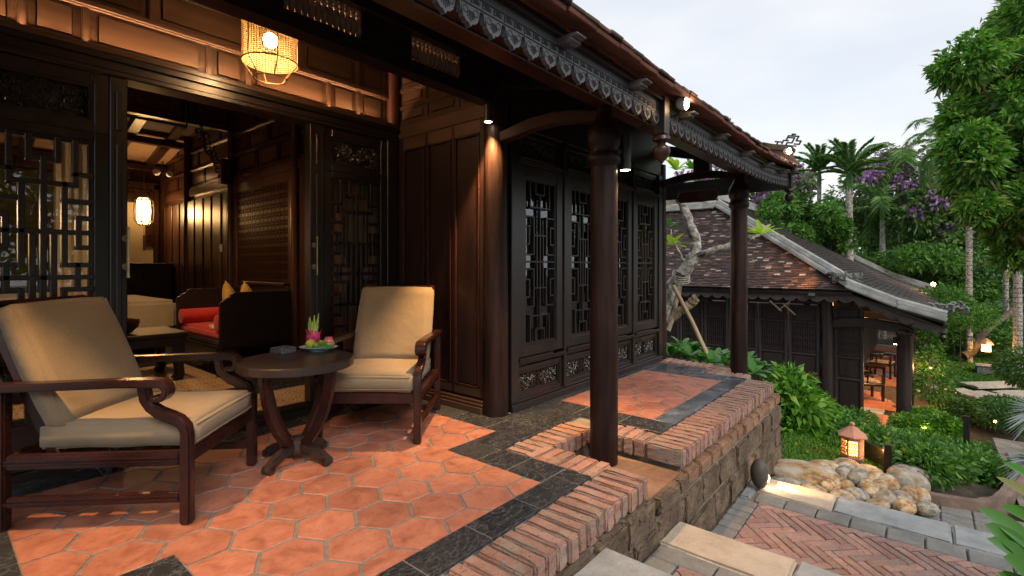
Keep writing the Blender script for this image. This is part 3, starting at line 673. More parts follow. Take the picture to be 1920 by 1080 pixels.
def carved(parent, x0, x1, z0, z1, y, mat, seed=0, emblem=True, dens=1.0, d=.012, name='carved_panel', out=-1):
    """backing board with raised scrollwork, front towards -Y"""
    r = random.Random(seed); m_ = MB().box(x0, x1, y, y+.02, z0, z1)
    W, Hh = x1-x0, z1-z0; cx = (x0+x1)/2; cz = (z0+z1)/2
    def spiral(px, pz, rad, a0, sgn, turns=1.4, th=.0045):
        pts = []
        for i in range(11):
            t = i/10; a = a0+sgn*turns*2*math.pi*t; rr = rad*(1-t*.82)
            pts.append((min(max(px+rr*math.cos(a), x0+.004), x1-.004), y-.002-d*.3*(1-t), min(max(pz+rr*math.sin(a), z0+.004), z1-.004)))
        m_.tube(pts, [th*(1-.4*i/10) for i in range(11)], 4)
    n = int(W*Hh/.0016*dens)
    for k in range(n):
        px = r.uniform(.03, .5 if not emblem else .42)*W; pz = r.uniform(.08, .92)*Hh
        rad = r.uniform(.010, .024); a0 = r.uniform(0, 6.28); sg = r.choice((-1, 1))
        spiral(x0+px, z0+pz, rad, a0, sg); spiral(x1-px, z0+pz, rad, math.pi-a0, -sg)
    m_.box(x0, x1, y-.006, y, z0, z0+.008).box(x0, x1, y-.006, y, z1-.008, z1).box(x0, x0+.008, y-.006, y, z0, z1).box(x1-.008, x1, y-.006, y, z0, z1)
    if emblem:
        w2, h2 = min(W*.12, .05), Hh*.38
        for a in ((-1,-1,1,-1),(-1,1,1,1),(-1,-1,-1,1),(1,-1,1,1),(0,-1,0,1),(-1,0,1,0),(-1,.5,1,.5),(-1,-.5,1,-.5),(-1.7,.7,-1,.7),(1,.7,1.7,.7),(-1.7,-.7,-1,-.7),(1,-.7,1.7,-.7)):
            xa, xb = sorted((a[0], a[2])); za, zb = sorted((a[1], a[3]))
            m_.box(cx+xa*w2-.003, cx+xb*w2+.003, y-.013, y, cz+za*h2-.003, cz+zb*h2+.003)
    return m_.build(name, mat, parent)
# fretwork windows --------------------------------------------------------
lw = tag(link('window_wall', None, house), None)
MB().box(2.98, 5.87, 2.48, 2.60, -.004, .055).box(2.98, 5.87, 2.495, 2.60, .055, .075).build('base_rail', M['woodh'], lw, bevel=.006)
for k in range(4):
    x0 = 3.06+.6867*k; x1 = x0+.65
    fw_ = .10
    frame(lw, x0, x1, .415, 1.985, 2.50, 2.555, fw_, fw_, .085, .10, M['wood'], 'window_frame')
    gx0, gx1 = x0+fw_, x1-fw_
    fretwork(lw, gx0+.022, gx1-.022, .522, 1.862, 2.53, M['wood'], .015, .028)
    MB().box(gx0, gx1, 2.551, 2.555, .50, 1.885).build('window_pane', M['glass2'], lw)
    for z0, z1, sd_ in ((.115, .295, k), (2.045, 2.215, k+10)):
        carved(lw, x0+.03, x1-.03, z0, z1, 2.553, M['carve'] if 'carve' in M else M['wood'], sd_, emblem=z0 < 1, dens=1.1 if z0 < 1 else .7)
        frame(lw, x0, x1, z0-.045, z1+.045, 2.512, 2.558, .03, .03, .04, .04, M['wood'], 'panel_frame')
    # stepped sill and head mouldings, cut at one corner as in the house style
    for z, w0 in ((.375, .05), (2.005, .05)):
        MB().box(x0, x1, 2.475, 2.56, z-.0, z+.02).box(x0, x1-.2, 2.468, 2.56, z+.02, z+.036).box(x0, x1, 2.49, 2.56, z-.02, z).build('stepped_moulding', M['wood'], lw, bevel=.003)
for k in range(5):
    x = 3.06+.6867*k-.018 if k else 3.01
    MB().box(x-.02 if k else 2.97, x+.018 if k else 3.06, 2.485, 2.60, .075, 2.30).build('mullion', M['wood'], lw, bevel=.004)
MB().box(5.79, 5.88, 2.49, 2.6, .075, 2.30).build('mullion', M['wood'], lw, bevel=.004)
MB().box(2.98, 5.87, 2.49, 2.60, 2.262, 2.30).build('head_rail', M['woodh'], lw, bevel=.004)
# panel wall between doors and first column --------------------------------
pw = tag(link('panel_wall', None, house), None)
MB().box(XP, XP+.08, 2.62, 3.78, 0, 2.31).build('wall_board', M['panelv'], pw)
for a, b in ((2.66, 2.975), (2.99, 3.30), (3.32, 3.64)):
    MB().box(XP-.012, XP+.004, a+.03, b-.03, .21, 2.18).build('wall_panel', M['panelv'], pw, bevel=.004)
for y0, y1, z0, z1 in ((2.62, 2.68, .12, 2.31), (2.96, 3.005, .12, 2.31), (3.295, 3.335, .12, 2.31), (3.63, 3.76, .12, 2.31)):
    MB().box(XP-.022, XP+.002, y0, y1, z0, z1).build('stile', M['panelv'], pw, bevel=.005)
for z0, z1, d_ in ((.12, .19, .021), (2.205, 2.31, .021), (-.004, .05, .05), (.055, .075, .04), (.08, .10, .03)):
    MB().box(XP-d_, XP+.002, 2.64, 3.70, z0, z1).build('rail', M['panel'], pw, bevel=.004)
m_ = MB()
for a, b in ((2.685, 2.955), (3.01, 3.29), (3.34, 3.625)):
    for q in ((a, a+.008, .195, 2.20), (b-.008, b, .195, 2.20), (a, b, .195, .203), (a, b, 2.192, 2.20)): m_.box(XP-.026, XP, q[0], q[1], q[2], q[3])
m_.build('bead', M['redwood'], pw)
courses(pw, 'y', 2.62, 3.72, [2.43, 2.592, 2.75, 2.92], [[2.93, 3.32], [3.12, 3.34, 2.8], [2.95, 3.3]], XP, -1, M['panel'], M['panel'], deep=.012)
courses(pw, 'y', 3.12, 3.72, [2.94, 3.2], [[3.4]], XP, -1, M['panel'], M['panel'], deep=.012)
MB().box(XP-.03, XP+.05, 2.62, 3.74, 2.31, 2.425).build('wall_rail', M['panel'], pw, bevel=.006)
# doors --------------------------------------------------------------------
def handle(parent, x, y, z):
    m_ = MB().tube([(x, y-.05, z-.14), (x, y-.05, z+.14)], .008, 8)
    for dz in (-.085, .085):
        m_.tube([(x, y, z+dz), (x, y-.05, z+dz)], .007, 8)
        m_.tube([(x, y-.004, z+dz), (x, y+.004, z+dz)], .02, 10)
    for dz in (-.145, .145): m_.tube([(x, y-.05, z+dz-.006), (x, y-.05, z+dz+.006)], .011, 8)
    m_.build('handle', M['brass'], parent, smooth=True)
def door(x0, x1, hx=None, seed=0, y=YD):
    d = tag(link('fretwork_door', None, house), None)
    frame(d, x0, x1, .08, 1.93, y-.045, y+.015, .07, .07, .22, .05, M['wood'], 'door_frame')
    frame(d, x0, x1, 1.93, 2.275, y-.045, y+.015, .07, .07, .055, .06, M['wood'], 'head_frame')
    carved(d, x0+.07, x1-.07, 1.985, 2.215, y-.0, M['wood'], seed, emblem=False, dens=.8, d=.014)
    fretwork(d, x0+.085, x1-.085, .32, 1.86, y-.02, M['wood'], .027, .045, segs=FRETD)
    MB().box(x0+.06, x1-.06, y+.006, y+.01, .29, 1.89).build('door_pane', M['glass'], d)
    return d
door(.145, .715, seed=31); door(2.075, 2.685, seed=32); door(-.46, .10, seed=33); door(-1.05, -.49, seed=34)
# post edges and slim sliding leaves at the opening
for a, b, hx in ((.715, .80, .79), (1.955, 2.075, 1.985)):
    dl = MB().box(a, b, YD-.055, YD+.04, .08, 2.28).build('door_jamb', M['wood'], house, bevel=.006)
    m_ = MB()
    for z0, z1 in ((.35, 1.88), (1.96, 2.2)): m_.box((a+b)/2-.014, (a+b)/2+.014, YD-.065, YD-.05, z0, z1)
    m_.build('jamb_bead', M['wood'], dl, bevel=.005); handle(dl, hx+.0, YD-.055, 1.235)
MB().box(2.685, 2.80, YD-.05, YD+.06, .0, 2.30).build('corner_post', M['wood'], house, bevel=.006)
MB().box(-1.6, -1.05, YD-.05, YD+.06, .0, 2.30).build('corner_post', M['wood'], house, bevel=.006)
# roof ------------------------------------------------------------------------
def eup(x):
    """gentle upward sweep of the eave towards its far corner"""
    return max(0, (x-4.6)/1.8)**2*.10 if x > 4.6 else 0.0
roof = tag(link('roof', None, house), None)
EY, EZ, SL = 1.08, 2.185, .62
m_ = MB(); nx_ = 40
for i in range(nx_+1):
    x = -2+(8.4)*i/nx_; u = eup(x)
    for (y, z) in ((EY+.03, EZ+.03+u), (6.4, EZ+SL*(6.4-EY)), (12, EZ+SL*(6.4-EY)-1.9), (12, EZ+SL*(6.4-EY)-2.02), (6.4, EZ+SL*(6.4-EY)-.12), (EY+.03, EZ+u-.005)): m_.v.append((x, y, z))
for i in range(nx_):
    for k in range(6):
        a = i*6+k; b = i*6+(k+1) % 6; m_.f.append((a, b, b+6, a+6))
m_.f += [(0,1,2,3,4,5)[::-1], tuple(nx_*6+k for k in range(6))]
m_.build('roof_deck', M['redwood'], roof)
# eave tiles: big terracotta slabs seen from below, weathered tile courses above
tl = .215; r = random.Random(5)
me_u = MB().box(0, tl-.004, 0, .26, 0, .022).mesh('eave_slab', M['redtile'], bevel=.004)
me_t = MB().box(0, tl/2-.003, 0, .2, 0, .016).mesh('roof_tile', M['edgetile'], bevel=.004)
sl_a = math.atan(SL)
for i in range(38):
    x = -1.8+tl*i; u = eup(x+.1); du = (eup(x+tl)-eup(x))/tl
    link('eave_slab', me_u, roof, Vector((x, EY+r.uniform(-.008, .008), EZ-.03+u+r.uniform(-.003, .003)))-wloc(roof), (.35, -math.atan(du), 0))
for row in range(5):
    for i in range(76):
        x = -1.8+tl/2*i+(row % 2)*tl/4; u = eup(x)
        link('roof_tile', me_t, roof, Vector((x, EY-.012+.055*row+r.uniform(-.01, .01), EZ-.006+.035*row+u+r.uniform(-.004, .006)))-wloc(roof), (.42+r.uniform(-.03, .03), -math.atan(eup(x+.05)-eup(x-.05))/.1*.1, r.uniform(-.03, .03)))
# fascia with scalloped lower edge ----------------------------------------------
def fascia(x0, x1, seed):
    FY = 1.20; f = tag(link('fascia', None, house), None)
    pitch = .117; n = int(round((x1-x0)/pitch)); pitch = (x1-x0)/n; pts = []; front = MB(); board = MB()
    for i in range(n):
        a = x0+pitch*i; u = eup(a)
        prof = [(0, .0), (.04, .002), (.09, -.012), (.11, -.035), (.14, -.005), (.17, -.025), (.22, -.045), (.34, -.058), (.44, -.060), (.52, -.074), (.60, -.060), (.70, -.058), (.82, -.045), (.87, -.025), (.90, -.004), (.93, .0), (1.0, 0)]
        pts += [(a+t*pitch, FY, 2.046+z*.95+u) for t, z in prof]
    top = [(x0+(x1-x0)*k/30, FY, 2.128+eup(x0+(x1-x0)*k/30)) for k in range(30, -1, -1)]
    # build as strips so the long polygon stays valid
    for i in range(len(pts)-1):
        p, q = pts[i], pts[i+1]
        if q[0]-p[0] < 1e-6: continue
        board.add([p, q, (q[0], FY, 2.128+eup(q[0])), (p[0], FY, 2.128+eup(p[0])), (p[0], FY+.022, p[2]), (q[0], FY+.022, q[2]), (q[0], FY+.022, 2.128+eup(q[0])), (p[0], FY+.022, 2.128+eup(p[0]))],
                  [(0,1,2,3), (7,6,5,4), (0,4,5,1), (3,2,6,7)])
    board.build('fascia_board', M['fascia'], f)
    g = MB(); t_ = .0022
    def ln(p, q, wd=.003): g.bar((p[0], FY-.0012, p[1]), (q[0], FY-.0012, q[1]), .0035, wd, up=(0, 0, 1) if abs(p[0]-q[0]) > abs(p[1]-q[1]) else (1, 0, 0))
    for i in range(n):
        a = x0+pitch*i; u = eup(a+pitch/2); b = a+pitch; z0 = 2.044+u
        ln((a, z0+.008), (b, z0+.008+eup(b)-eup(a)), .003); ln((a, z0+.044), (b, z0+.044+eup(b)-eup(a)), .003)
        for k in (0, 1):
            s0 = a+pitch*.5*k; ln((s0+.004, z0+.015), (s0+.004, z0+.036)); ln((s0+.004, z0+.036), (s0+.036, z0+.036)); ln((s0+.012, z0+.022), (s0+.045, z0+.022)); ln((s0+.014, z0+.029), (s0+.044, z0+.029))
        cx = a+pitch*.52
        for j in range(-2, 3):
            ln((cx+j*.005, z0-.014), (cx+j*.0085, z0-.036-.006*(2-abs(j))))
        for sg in (-1, 1):
            pp = [(cx+sg*(.026+.012*math.cos(t)), FY-.001, z0-.014+.012*math.sin(t)) for t in [k*.75 for k in range(9)]]
            g.tube(pp, .0013, 4)
    g.build('incised_lines', M['line'], f)
M['line'] = simple('dark_engraved_line', [(.3, (.008,.008,.009)), (.7, (.012,.012,.013))], 20, bstr=0)
fascia(-1.2, 2.80, 1); fascia(2.84, 6.42, 2)
m_ = MB()
for i in range(38):
    x = -1.6+8.05*i/38; x2 = -1.6+8.05*(i+1)/38
    for y0, y1, za, zb in ((1.175, 1.225, 2.122, 2.138), (1.185, 1.23, 2.138, 2.165)):
        ua, ub = eup(x), eup(x2)
        m_.add([(x,y0,za+ua),(x2,y0,za+ub),(x2,y1,za+ub),(x,y1,za+ua),(x,y0,zb+ua),(x2,y0,zb+ub),(x2,y1,zb+ub),(x,y1,zb+ua)], [(3,2,1,0),(4,5,6,7),(0,1,5,4),(1,2,6,5),(2,3,7,6),(3,0,4,7)])
m_.build('eave_moulding', M['woodh'], house)
# end fascia at the far gable side
MB().box(6.40, 6.43, 1.2, 6.0, 2.04, 2.25).build('fascia_board', M['fascia'], house)
# carved rafter ends poking through the fascia
M['rend'] = simple('rafter_end_paint', [(.3, (.05,.05,.055)), (.7, (.12,.12,.125))], 14, rough=.45, bstr=.2)
for x in (-.2, .46, 1.12, 1.77, 2.43, 3.12, 3.80, 4.50, 5.2, 5.9):
    u = eup(x)
    m_ = MB().prism([(x-.035, 1.24, 2.098+u), (x-.035, 1.15, 2.088+u), (x-.035, 1.12, 2.096+u), (x-.035, 1.13, 2.105+u), (x-.035, 1.095, 2.112+u), (x-.035, 1.10, 2.122+u), (x-.035, 1.24, 2.135+u)], (.07, 0, 0))
    m_.build('rafter_end', M['rend'], house, bevel=.003)
# hanging newel at the fascia joint
for x, zz in ((2.82, 0), (6.40, .02)):
    u = eup(x)+zz
    nw = MB().box(x-.035, x+.035, 1.165, 1.235, 1.93+u, 2.15+u).build('drop_post', M['wood'], house, bevel=.004)
    MB().lathe(x, 1.2, [(.03, 1.93+u), (.05, 1.92+u), (.052, 1.90+u), (.025, 1.885+u), (.022, 1.875+u), (.048, 1.855+u), (.052, 1.83+u), (.04, 1.80+u), (.015, 1.775+u), (.002, 1.755+u)], 16).build('turned_drop', M['redwood'] if x < 3 else M['wood'], nw, smooth=True)
# ridge corner with brackets and cut-out ornament
cr_ = tag(link('eave_corner', None, house), None)
def wX(px_, py_, X):
    a = (px_-CX_)/F_; t = X/(c_+a*s_); return Vector((X, (s_-a*c_)*t, H_+(CY_-py_)/F_*t))
MB().prism([wX(*p, 6.42) for p in ((1415, 262), (1440, 270), (1486, 274), (1484, 290), (1494, 302), (1491, 318), (1499, 324), (1484, 326), (1480, 338), (1477, 352), (1462, 346), (1430, 322))], (.10, 0, 0)).build('corner_end', M['edgetile'], cr_, bevel=.006)
MB().prism([wX(*p, 6.40) for p in ((1430, 266), (1462, 272), (1488, 276), (1486, 283), (1440, 280))], (.14, 0, 0)).build('corner_cap', M['edgetile'], cr_, bevel=.006)
def cut_ornament(parent, P0, U, V, mat, k0=1.0):
    segs = [(0,0,6,0),(1,0,1,1.4),(1,1.4,2.2,1.4),(2.2,.7,2.2,2.2),(2.2,2.2,3.4,2.2),(3.4,0,3.4,1.3),(3.4,1.3,4.6,1.3),(4.6,1.3,4.6,3.6),(2.8,3.6,4.6,3.6),(2.8,2.2,2.8,4.4),(2.8,4.4,5.4,4.4),(5.4,2.4,5.4,4.4),(5.4,2.4,6.6,2.4),(6.6,.9,6.6,2.4),(5.4,.9,6.6,.9),(0.3,1.4,1,1.4),(3.6,4.4,3.6,5.2),(3.6,5.2,4.3,5.2)]
    m_ = MB(); k = 0; N = U.cross(V).normalized()
    for a in segs:
        p = P0+U*(a[0]/6)+V*(a[1]/6); q = P0+U*(a[2]/6)+V*(a[3]/6); d = (q-p).normalized()*.006; k += 1
        side = d.cross(N).normalized()
        m_.bar(p-d, q+d, .018+.0007*k, .013*k0, up=side)
    return m_.build('ridge_ornament', mat, parent)
o0 = wX(1449, 271, 6.44); cut_ornament(cr_, o0, wX(1492, 274, 6.44)-o0, wX(1462, 247, 6.44)-o0, M['black'])
o0 = Vector((4.75, 1.5, 2.48)); cut_ornament(cr_, o0, Vector((.12, -.10, -.02)), Vector((.03, 0, .10)), M['black'], .6)
# front floodlights on the fascia
def flood(x, z, label, aim, size=.05, pw=5):
    t = thing('floodlight', label, 'floodlight', (x, 1.13, z))
    MB().tube([(x, 1.19, z-.06), (x, 1.15, z-.05), (x, 1.13, z)], .008, 6).build('arm', M['black'], t)
    a = Vector(aim).normalized(); p = Vector((x, 1.12, z+.01)); 
    MB().tube([p-a*.045, p-a*.02, p+a*.012], [size*.55, size*.95, size], 16).build('lamp_head', M['white_metal'], t, smooth=True)
    MB().tube([p+a*.0125, p+a*.017], [size*.84, size*.8], 16).build('lamp_lens', M['lens'], t, smooth=True)
    d_ = bpy.data.lights.new('flood_light', 'POINT'); d_.energy = pw; d_.color = (1, .55, .2); d_.shadow_soft_size = size*.8
    o_ = bpy.data.objects.new('flood_light', d_); C.objects.link(o_); o_.parent = t; o_.location = p+a*.06-t.location
flood(2.975, 2.135, 'round floodlight clipped to the carved fascia of the near roof', (.05, -1, -.15), .045, .5)
flood(5.93, 2.37, 'small lit floodlight at the upswept far corner of the near eave', (-.6, -1, -.1), .036, 6)
# hanging name board
sg = thing('name_board', 'dark red hanging wooden board with pointed ends under the veranda end beam', 'board', (5.95, 2.08, 2.0))
MB().prism([(5.935, 1.84, 1.99), (5.935, 1.875, 1.925), (5.935, 2.30, 1.925), (5.935, 2.335, 1.99), (5.935, 2.30, 2.055), (5.935, 1.875, 2.055)], (.03, 0, 0)).build('board', M['maroon'] if 'maroon' in M else M['redwood'], sg, bevel=.004)
MB().tube([(5.95, 1.95, 2.05), (5.95, 1.95, 2.16)], .003, 6).tube([(5.95, 2.22, 2.05), (5.95, 2.22, 2.16)], .003, 6).build('hanger', M['black'], sg)
# ------------------------------------------------------------------ interior of the near house
room = tag(link('room', None, house), None)
fl = MB().box(-1.6, 6.0, 3.83, 11, -.2, -.012).build('interior_floor', M['grout'], None); tag(fl, kind='structure')
fl.location = (0, 0, 0)
def grid_tiles(x0, x1, y0, y1, s_, me, name):
    nx = int(round((x1-x0)/s_)); ny = int(round((y1-y0)/s_))
    for i in range(nx):
        for j in range(ny): link(name, me, fl, (x0+s_*(i+.5), y0+s_*(j+.5), 0))
pt_me = MB().box(-.0992, .0992, -.0992, .0992, -.012, 0).mesh('patterned_tile', M['ptile'])
grid_tiles(-.2, 2.8, 3.84, 4.64, .2, pt_me, 'patterned_tile')
grid_tiles(-.2, 2.0, 5.04, 6.84, .2, pt_me, 'patterned_tile')
slabs(-.2, 2.8, 4.64, 5.04, 'x', .4, parent=fl); slabs(2.0, 2.8, 5.04, 6.84, 'y', .4, parent=fl); slabs(-.2, 2.8, 6.84, 7.24, 'x', .4, parent=fl)
MB().box(-.2, 2.8, 7.24, 10.5, -.012, 0).build('floor_board', M['woodh'], fl)
# side wall X = 2.8
XW = 2.80
for y, r_ in ((5.58, .06), (7.44, .055), (9.22, .055)):
    MB().tube([(XW-.02, y, 0), (XW-.02, y, 4.4)], [r_*1.05, r_*.9], 16).build('round_post', M['inwood'], room, smooth=True)
MB().prism([(XW+.02, 3.83, -.01), (XW+.02, 10.6, -.01), (XW+.02, 10.6, 3.9), (XW+.02, 6.4, 5.2), (XW+.02, 3.83, 3.7)], (.06, 0, 0)).build('side_wall', M['inwood'], room)
MB().box(XW-.03, XW+.03, 3.83, 10.5, 2.28, 2.40).build('wall_rail', M['inwood'], room, bevel=.01)
courses(room, 'y', 3.9, 10.5, [2.42, 2.70, 2.98, 3.26, 3.54, 3.82, 4.1], [[4.2+.62*k for k in range(11)], [4.45+.62*k for k in range(10)], [4.2+.62*k for k in range(11)], [4.45+.62*k for k in range(10)], [4.2+.62*k for k in range(11)], [4.45+.62*k for k in range(10)]], XW+.02, -1, M['inwood'], M['inwood'], deep=.02)
# pierced lattice screen
sc = MB().box(XW-.035, XW+.01, 5.66, 7.36, .10, .88).box(XW-.035, XW+.01, 5.66, 7.36, 2.16, 2.28).box(XW-.035, XW+.01, 5.66, 5.76, .88, 2.16).box(XW-.035, XW+.01, 7.22, 7.36, .88, 2.16).build('lattice_screen', M['inwood'], room, bevel=.005)
m_ = MB(); ny_, nz_ = 13, 12; cw = (7.22-5.76)/ny_; ch = (2.16-.88)/nz_
for i in range(ny_):
    for j in range(nz_):
        y0 = 5.76+cw*i; z0 = .88+ch*j; a, b, c0, c1 = y0+.018, y0+cw-.018, z0+.014, z0+ch-.014; t_ = .009
        m_.box(XW-.03, XW, a, b, c0, c0+t_); m_.box(XW-.03, XW, a, b, c1-t_, c1); m_.box(XW-.031, XW, a, a+t_, c0, c1); m_.box(XW-.031, XW, b-t_, b, c0, c1)
        m_.box(XW-.029, XW, (a+b)/2-.004, (a+b)/2+.004, c0, c1); m_.box(XW-.028, XW, a, b, (c0+c1)/2-.004, (c0+c1)/2+.004)
for i in range(ny_+1): m_.box(XW-.026, XW, 5.76+cw*i-.006, 5.76+cw*i+.006, .88, 2.16)
for j in range(nz_+1): m_.box(XW-.027, XW, 5.76, 7.22, .88+ch*j-.006, .88+ch*j+.006)
m_.build('lattice', M['inwood'], sc)
# plank doors further back
y = 7.56
for k in range(9):
    w_ = .165 if k != 4 else .12
    MB().box(XW-.04-(k % 2)*.012, XW+.01, y, y+w_, .05, 2.20).build('wall_plank', M['inwood'], room, bevel=.008); y += w_+.022
y = 9.34
for k in range(6): MB().box(XW-.04-(k % 2)*.012, XW+.01, y, y+.165, .05, 2.20).build('wall_plank', M['inwood'], room, bevel=.008); y += .187
MB().tube([(XW-.06, 7.66, 1.42), (XW-.09, 7.66, 1.42)], .018, 10).tube([(XW-.07, 7.66, 1.36), (XW-.07, 7.66, 1.47)], .014, 8).build('door_knob', M['white_metal'], room, smooth=True)
# wall piece between facade and first post
MB().box(XW-.02, XW+.03, 3.85, 5.50, 0, 2.28).build('side_wall', M['inwood'], room)
# back wall, left wall, plaster niche
MB().box(-1.7, 2.9, 10.5, 10.6, 0, 3.9).build('back_wall', M['inwood'], room)
MB().box(1.65, 2.62, 10.44, 10.5, 1.0, 2.5).build('plaster_field', M['plaster'], room)
MB().box(2.62, 2.70, 10.40, 10.5, 1.0, 2.6).box(-.5, 2.70, 10.40, 10.5, 2.5, 2.62).box(.9, 2.3, 10.41, 10.47, 2.66, 2.9).build('niche_frame', M['inwood'], room, bevel=.008)
carved(room, 1.6, 2.62, 2.25, 2.49, 10.40, M['inwood'], 77, emblem=False, dens=.25, d=.02)
carved(room, 2.5, 2.62, 1.5, 2.2, 10.40, M['inwood'], 78, emblem=False, dens=.3, d=.02)
MB().prism([(-1.7, 3.83, 0), (-1.7, 10.6, 0), (-1.7, 10.6, 3.9), (-1.7, 6.4, 5.2), (-1.7, 3.83, 3.7)], (.1, 0, 0)).build('left_wall', M['inwood'], room)
# light wall panel seen through the left-hand fretwork door
MB().box(-1.1, 1.75, 8.2, 8.26, .0, 0.01).build('rug', M['linen'], room)
MB().box(-1.55, -.25, 10.40, 10.44, .4, 2.5).build('plaster_field', M['plaster'], room)
m_ = MB()
for k in range(24):
    xa, xb = .93+.49*k/24, .93+.49*(k+1)/24; ya, yb = 7.33+.018*math.sin(k*1.7), 7.33+.018*math.sin((k+1)*1.7); m_.quad((xa, ya, .05), (xb, yb, .05), (xb, yb, 2.95), (xa, ya, 2.95))
m_.build('plaster_stand_in', M['linen'], None, smooth=True, label='added cream cloth standing in for lit plaster behind the left fretwork door', cat='curtain')  # added cloth giving the pale tone of lit plaster behind the door
MB().tube([(.9, 7.33, 2.96), (2.2, 7.33, 2.96)], .018, 8).tube([(.9, 7.33, 2.96), (.9, 7.33, 3.5)], .01, 6).tube([(2.2, 7.33, 2.96), (2.2, 7.33, 3.5)], .01, 6).build('stand_in_rail', M['black'], room)
# frieze across the room at the second row of posts
fr = MB().box(-1.6, 2.78, 7.40, 7.50, 3.03, 3.36).build('frieze_beam', M['inwood'], room, bevel=.01)
for x0, x1 in ((.55, 1.15), (1.2, 1.5), (1.55, 2.15), (2.2, 2.7)):
    frame(fr, x0, x1, 3.08, 3.32, 7.37, 7.40, .02, .02, .02, .02, M['inwood'], 'frieze_frame', bevel=.003)
    carved(fr, x0+.03, x1-.03, 3.11, 3.29, 7.392, M['inwood'], int(x0*9), emblem=False, dens=.35, d=.02)
# hanging carved bracket in the corner
m_ = MB()
for k in range(26):
    r = random.Random(k); t = k/26; px, pz = 2.72-.42*t+r.uniform(-.05, .05), 2.35+.75*(t**1.3)+r.uniform(-.05, .05)
    m_.tube([(px+.05*math.cos(a_)*(1-j/12), 7.38+.01*(j % 2), pz+.05*math.sin(a_)*(1-j/12)) for j, a_ in enumerate([q*.6 for q in range(10)])], .012, 5)
m_.build('carved_bracket', M['inwood'], room)
m_ = MB().box(2.60, 2.72, 7.30, 7.42, 2.28, 2.62); m_.build('bracket_drop', M['inwood'], room, bevel=.01)
# ceiling boards with rafters and purlins over the far part of the room
cb = tag(link('ceiling', None, house), None)
def cz_(y): return 2.92+(10.5-y)*.22
for k in range(9):
    x = -1.6+.52*k
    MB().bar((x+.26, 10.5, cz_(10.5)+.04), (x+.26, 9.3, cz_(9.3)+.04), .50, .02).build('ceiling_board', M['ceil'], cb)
    MB().bar((x+.26, 9.3, cz_(9.3)+.04), (x+.26, 5.4, cz_(5.4)+.04), .50, .02).build('ceiling_board', M['ceil_shaded'], cb)
    MB().bar((x, 10.5, cz_(10.5)), (x, 5.4, cz_(5.4)), .13, .08).build('rafter', M['inwood'], cb)
for y in (10.42, 9.3, 8.4, 6.6, 5.5): MB().box(-1.6, 2.8, y-.06, y+.06, cz_(y)-.12, cz_(y)-.02).build('purlin', M['inwood'], cb, bevel=.01)
# room behind the fretwork windows
MB().box(2.88, 5.95, 6.2, 6.3, 0, 4.2).build('back_wall', M['inwood'], room)
MB().prism([(5.86, 2.66, 0), (5.86, 6.2, 0), (5.86, 6.2, 5.1), (5.86, 2.66, 2.98)], (.1, 0, 0)).build('end_wall', M['wood'], room)
MB().box(2.9, 5.9, 2.7, 6.2, 3.0, 3.05).build('ceiling_board', M['ceil'], cb)
MB().box(2.84, 2.90, 2.66, 3.8, 0, 3.0).build('side_wall', M['inwood'], room)
cur = MB(); n = 40
cv = [(3.42+.27*k/n, 2.80+.02*math.sin(k*1.9)+.008*math.sin(k*4.1)) for k in range(n+1)]
for k in range(n): cur.quad((cv[k][0], cv[k][1], .1), (cv[k+1][0], cv[k+1][1], .1), (cv[k+1][0]-.05, cv[k+1][1], 1.4), (cv[k][0]-.07, cv[k][1], 1.4))
tag(cur.build('curtain', M['white'], None, smooth=True, label='pale white curtain hanging behind the first fretwork window', cat='curtain'))
# lamps -------------------------------------------------------------------
def point(name, loc, power, col=(1, .62, .28), rad=.05, parent=None):
    d = bpy.data.lights.new(name, 'POINT'); d.energy = power; d.color = col; d.shadow_soft_size = rad
    o = bpy.data.objects.new(name, d); C.objects.link(o); o.location = Vector(loc)-wloc(parent); 
    if parent: o.parent = parent
    return o
def spot(name, loc, power, aim, ang, col=(1, .62, .28), rad=.03, blend=.5, parent=None):
    d = bpy.data.lights.new(name, 'SPOT'); d.energy = power; d.color = col; d.shadow_soft_size = rad; d.spot_size = R(ang); d.spot_blend = blend
    o = bpy.data.objects.new(name, d); C.objects.link(o); o.location = Vector(loc)-wloc(parent)
    o.rotation_euler = Vector(aim).to_track_quat('-Z', 'Y').to_euler()
    if parent: o.parent = parent
    return o
M['darkwire'] = simple('dark_bronze_wire', [(.3, (.10,.05,.02)), (.7, (.2,.11,.05))], 20, rough=.4, bstr=.1, metal=.5)
# woven pendant lamp
LX, LY, LR = 1.40, 3.14, .158
pl_ = thing('pendant_lamp', 'lit woven cylinder pendant lamp with dark wire frame hanging over the veranda table', 'lamp', (LX, LY, 2.28))
wv = MB(); n = 54; zz0, zz1 = 2.42, 2.86
for j in range(37):
    z = zz0+(zz1-zz0)*j/36
    wv.tube([(LX+(LR+.0016*(-1)**(k+j))*math.cos(2*math.pi*k/n), LY+(LR+.0016*(-1)**(k+j))*math.sin(2*math.pi*k/n), z) for k in range(n+1)], .0015, 3, caps=False)
for k in range(n):
    a = 2*math.pi*k/n; wv.bar((LX+LR*math.cos(a), LY+LR*math.sin(a), zz0), (LX+LR*math.cos(a), LY+LR*math.sin(a), zz1), .0026, .0026, up=(math.cos(a), math.sin(a), 0))
wv.build('woven_shade', M['rattan'], pl_)
fr_ = MB()
for z, r_ in ((zz0, LR+.004), (zz1, LR+.004), (2.325, .095)):
    fr_.tube([(LX+r_*math.cos(2*math.pi*k/40), LY+r_*math.sin(2*math.pi*k/40), z) for k in range(41)], .004, 6, caps=False)
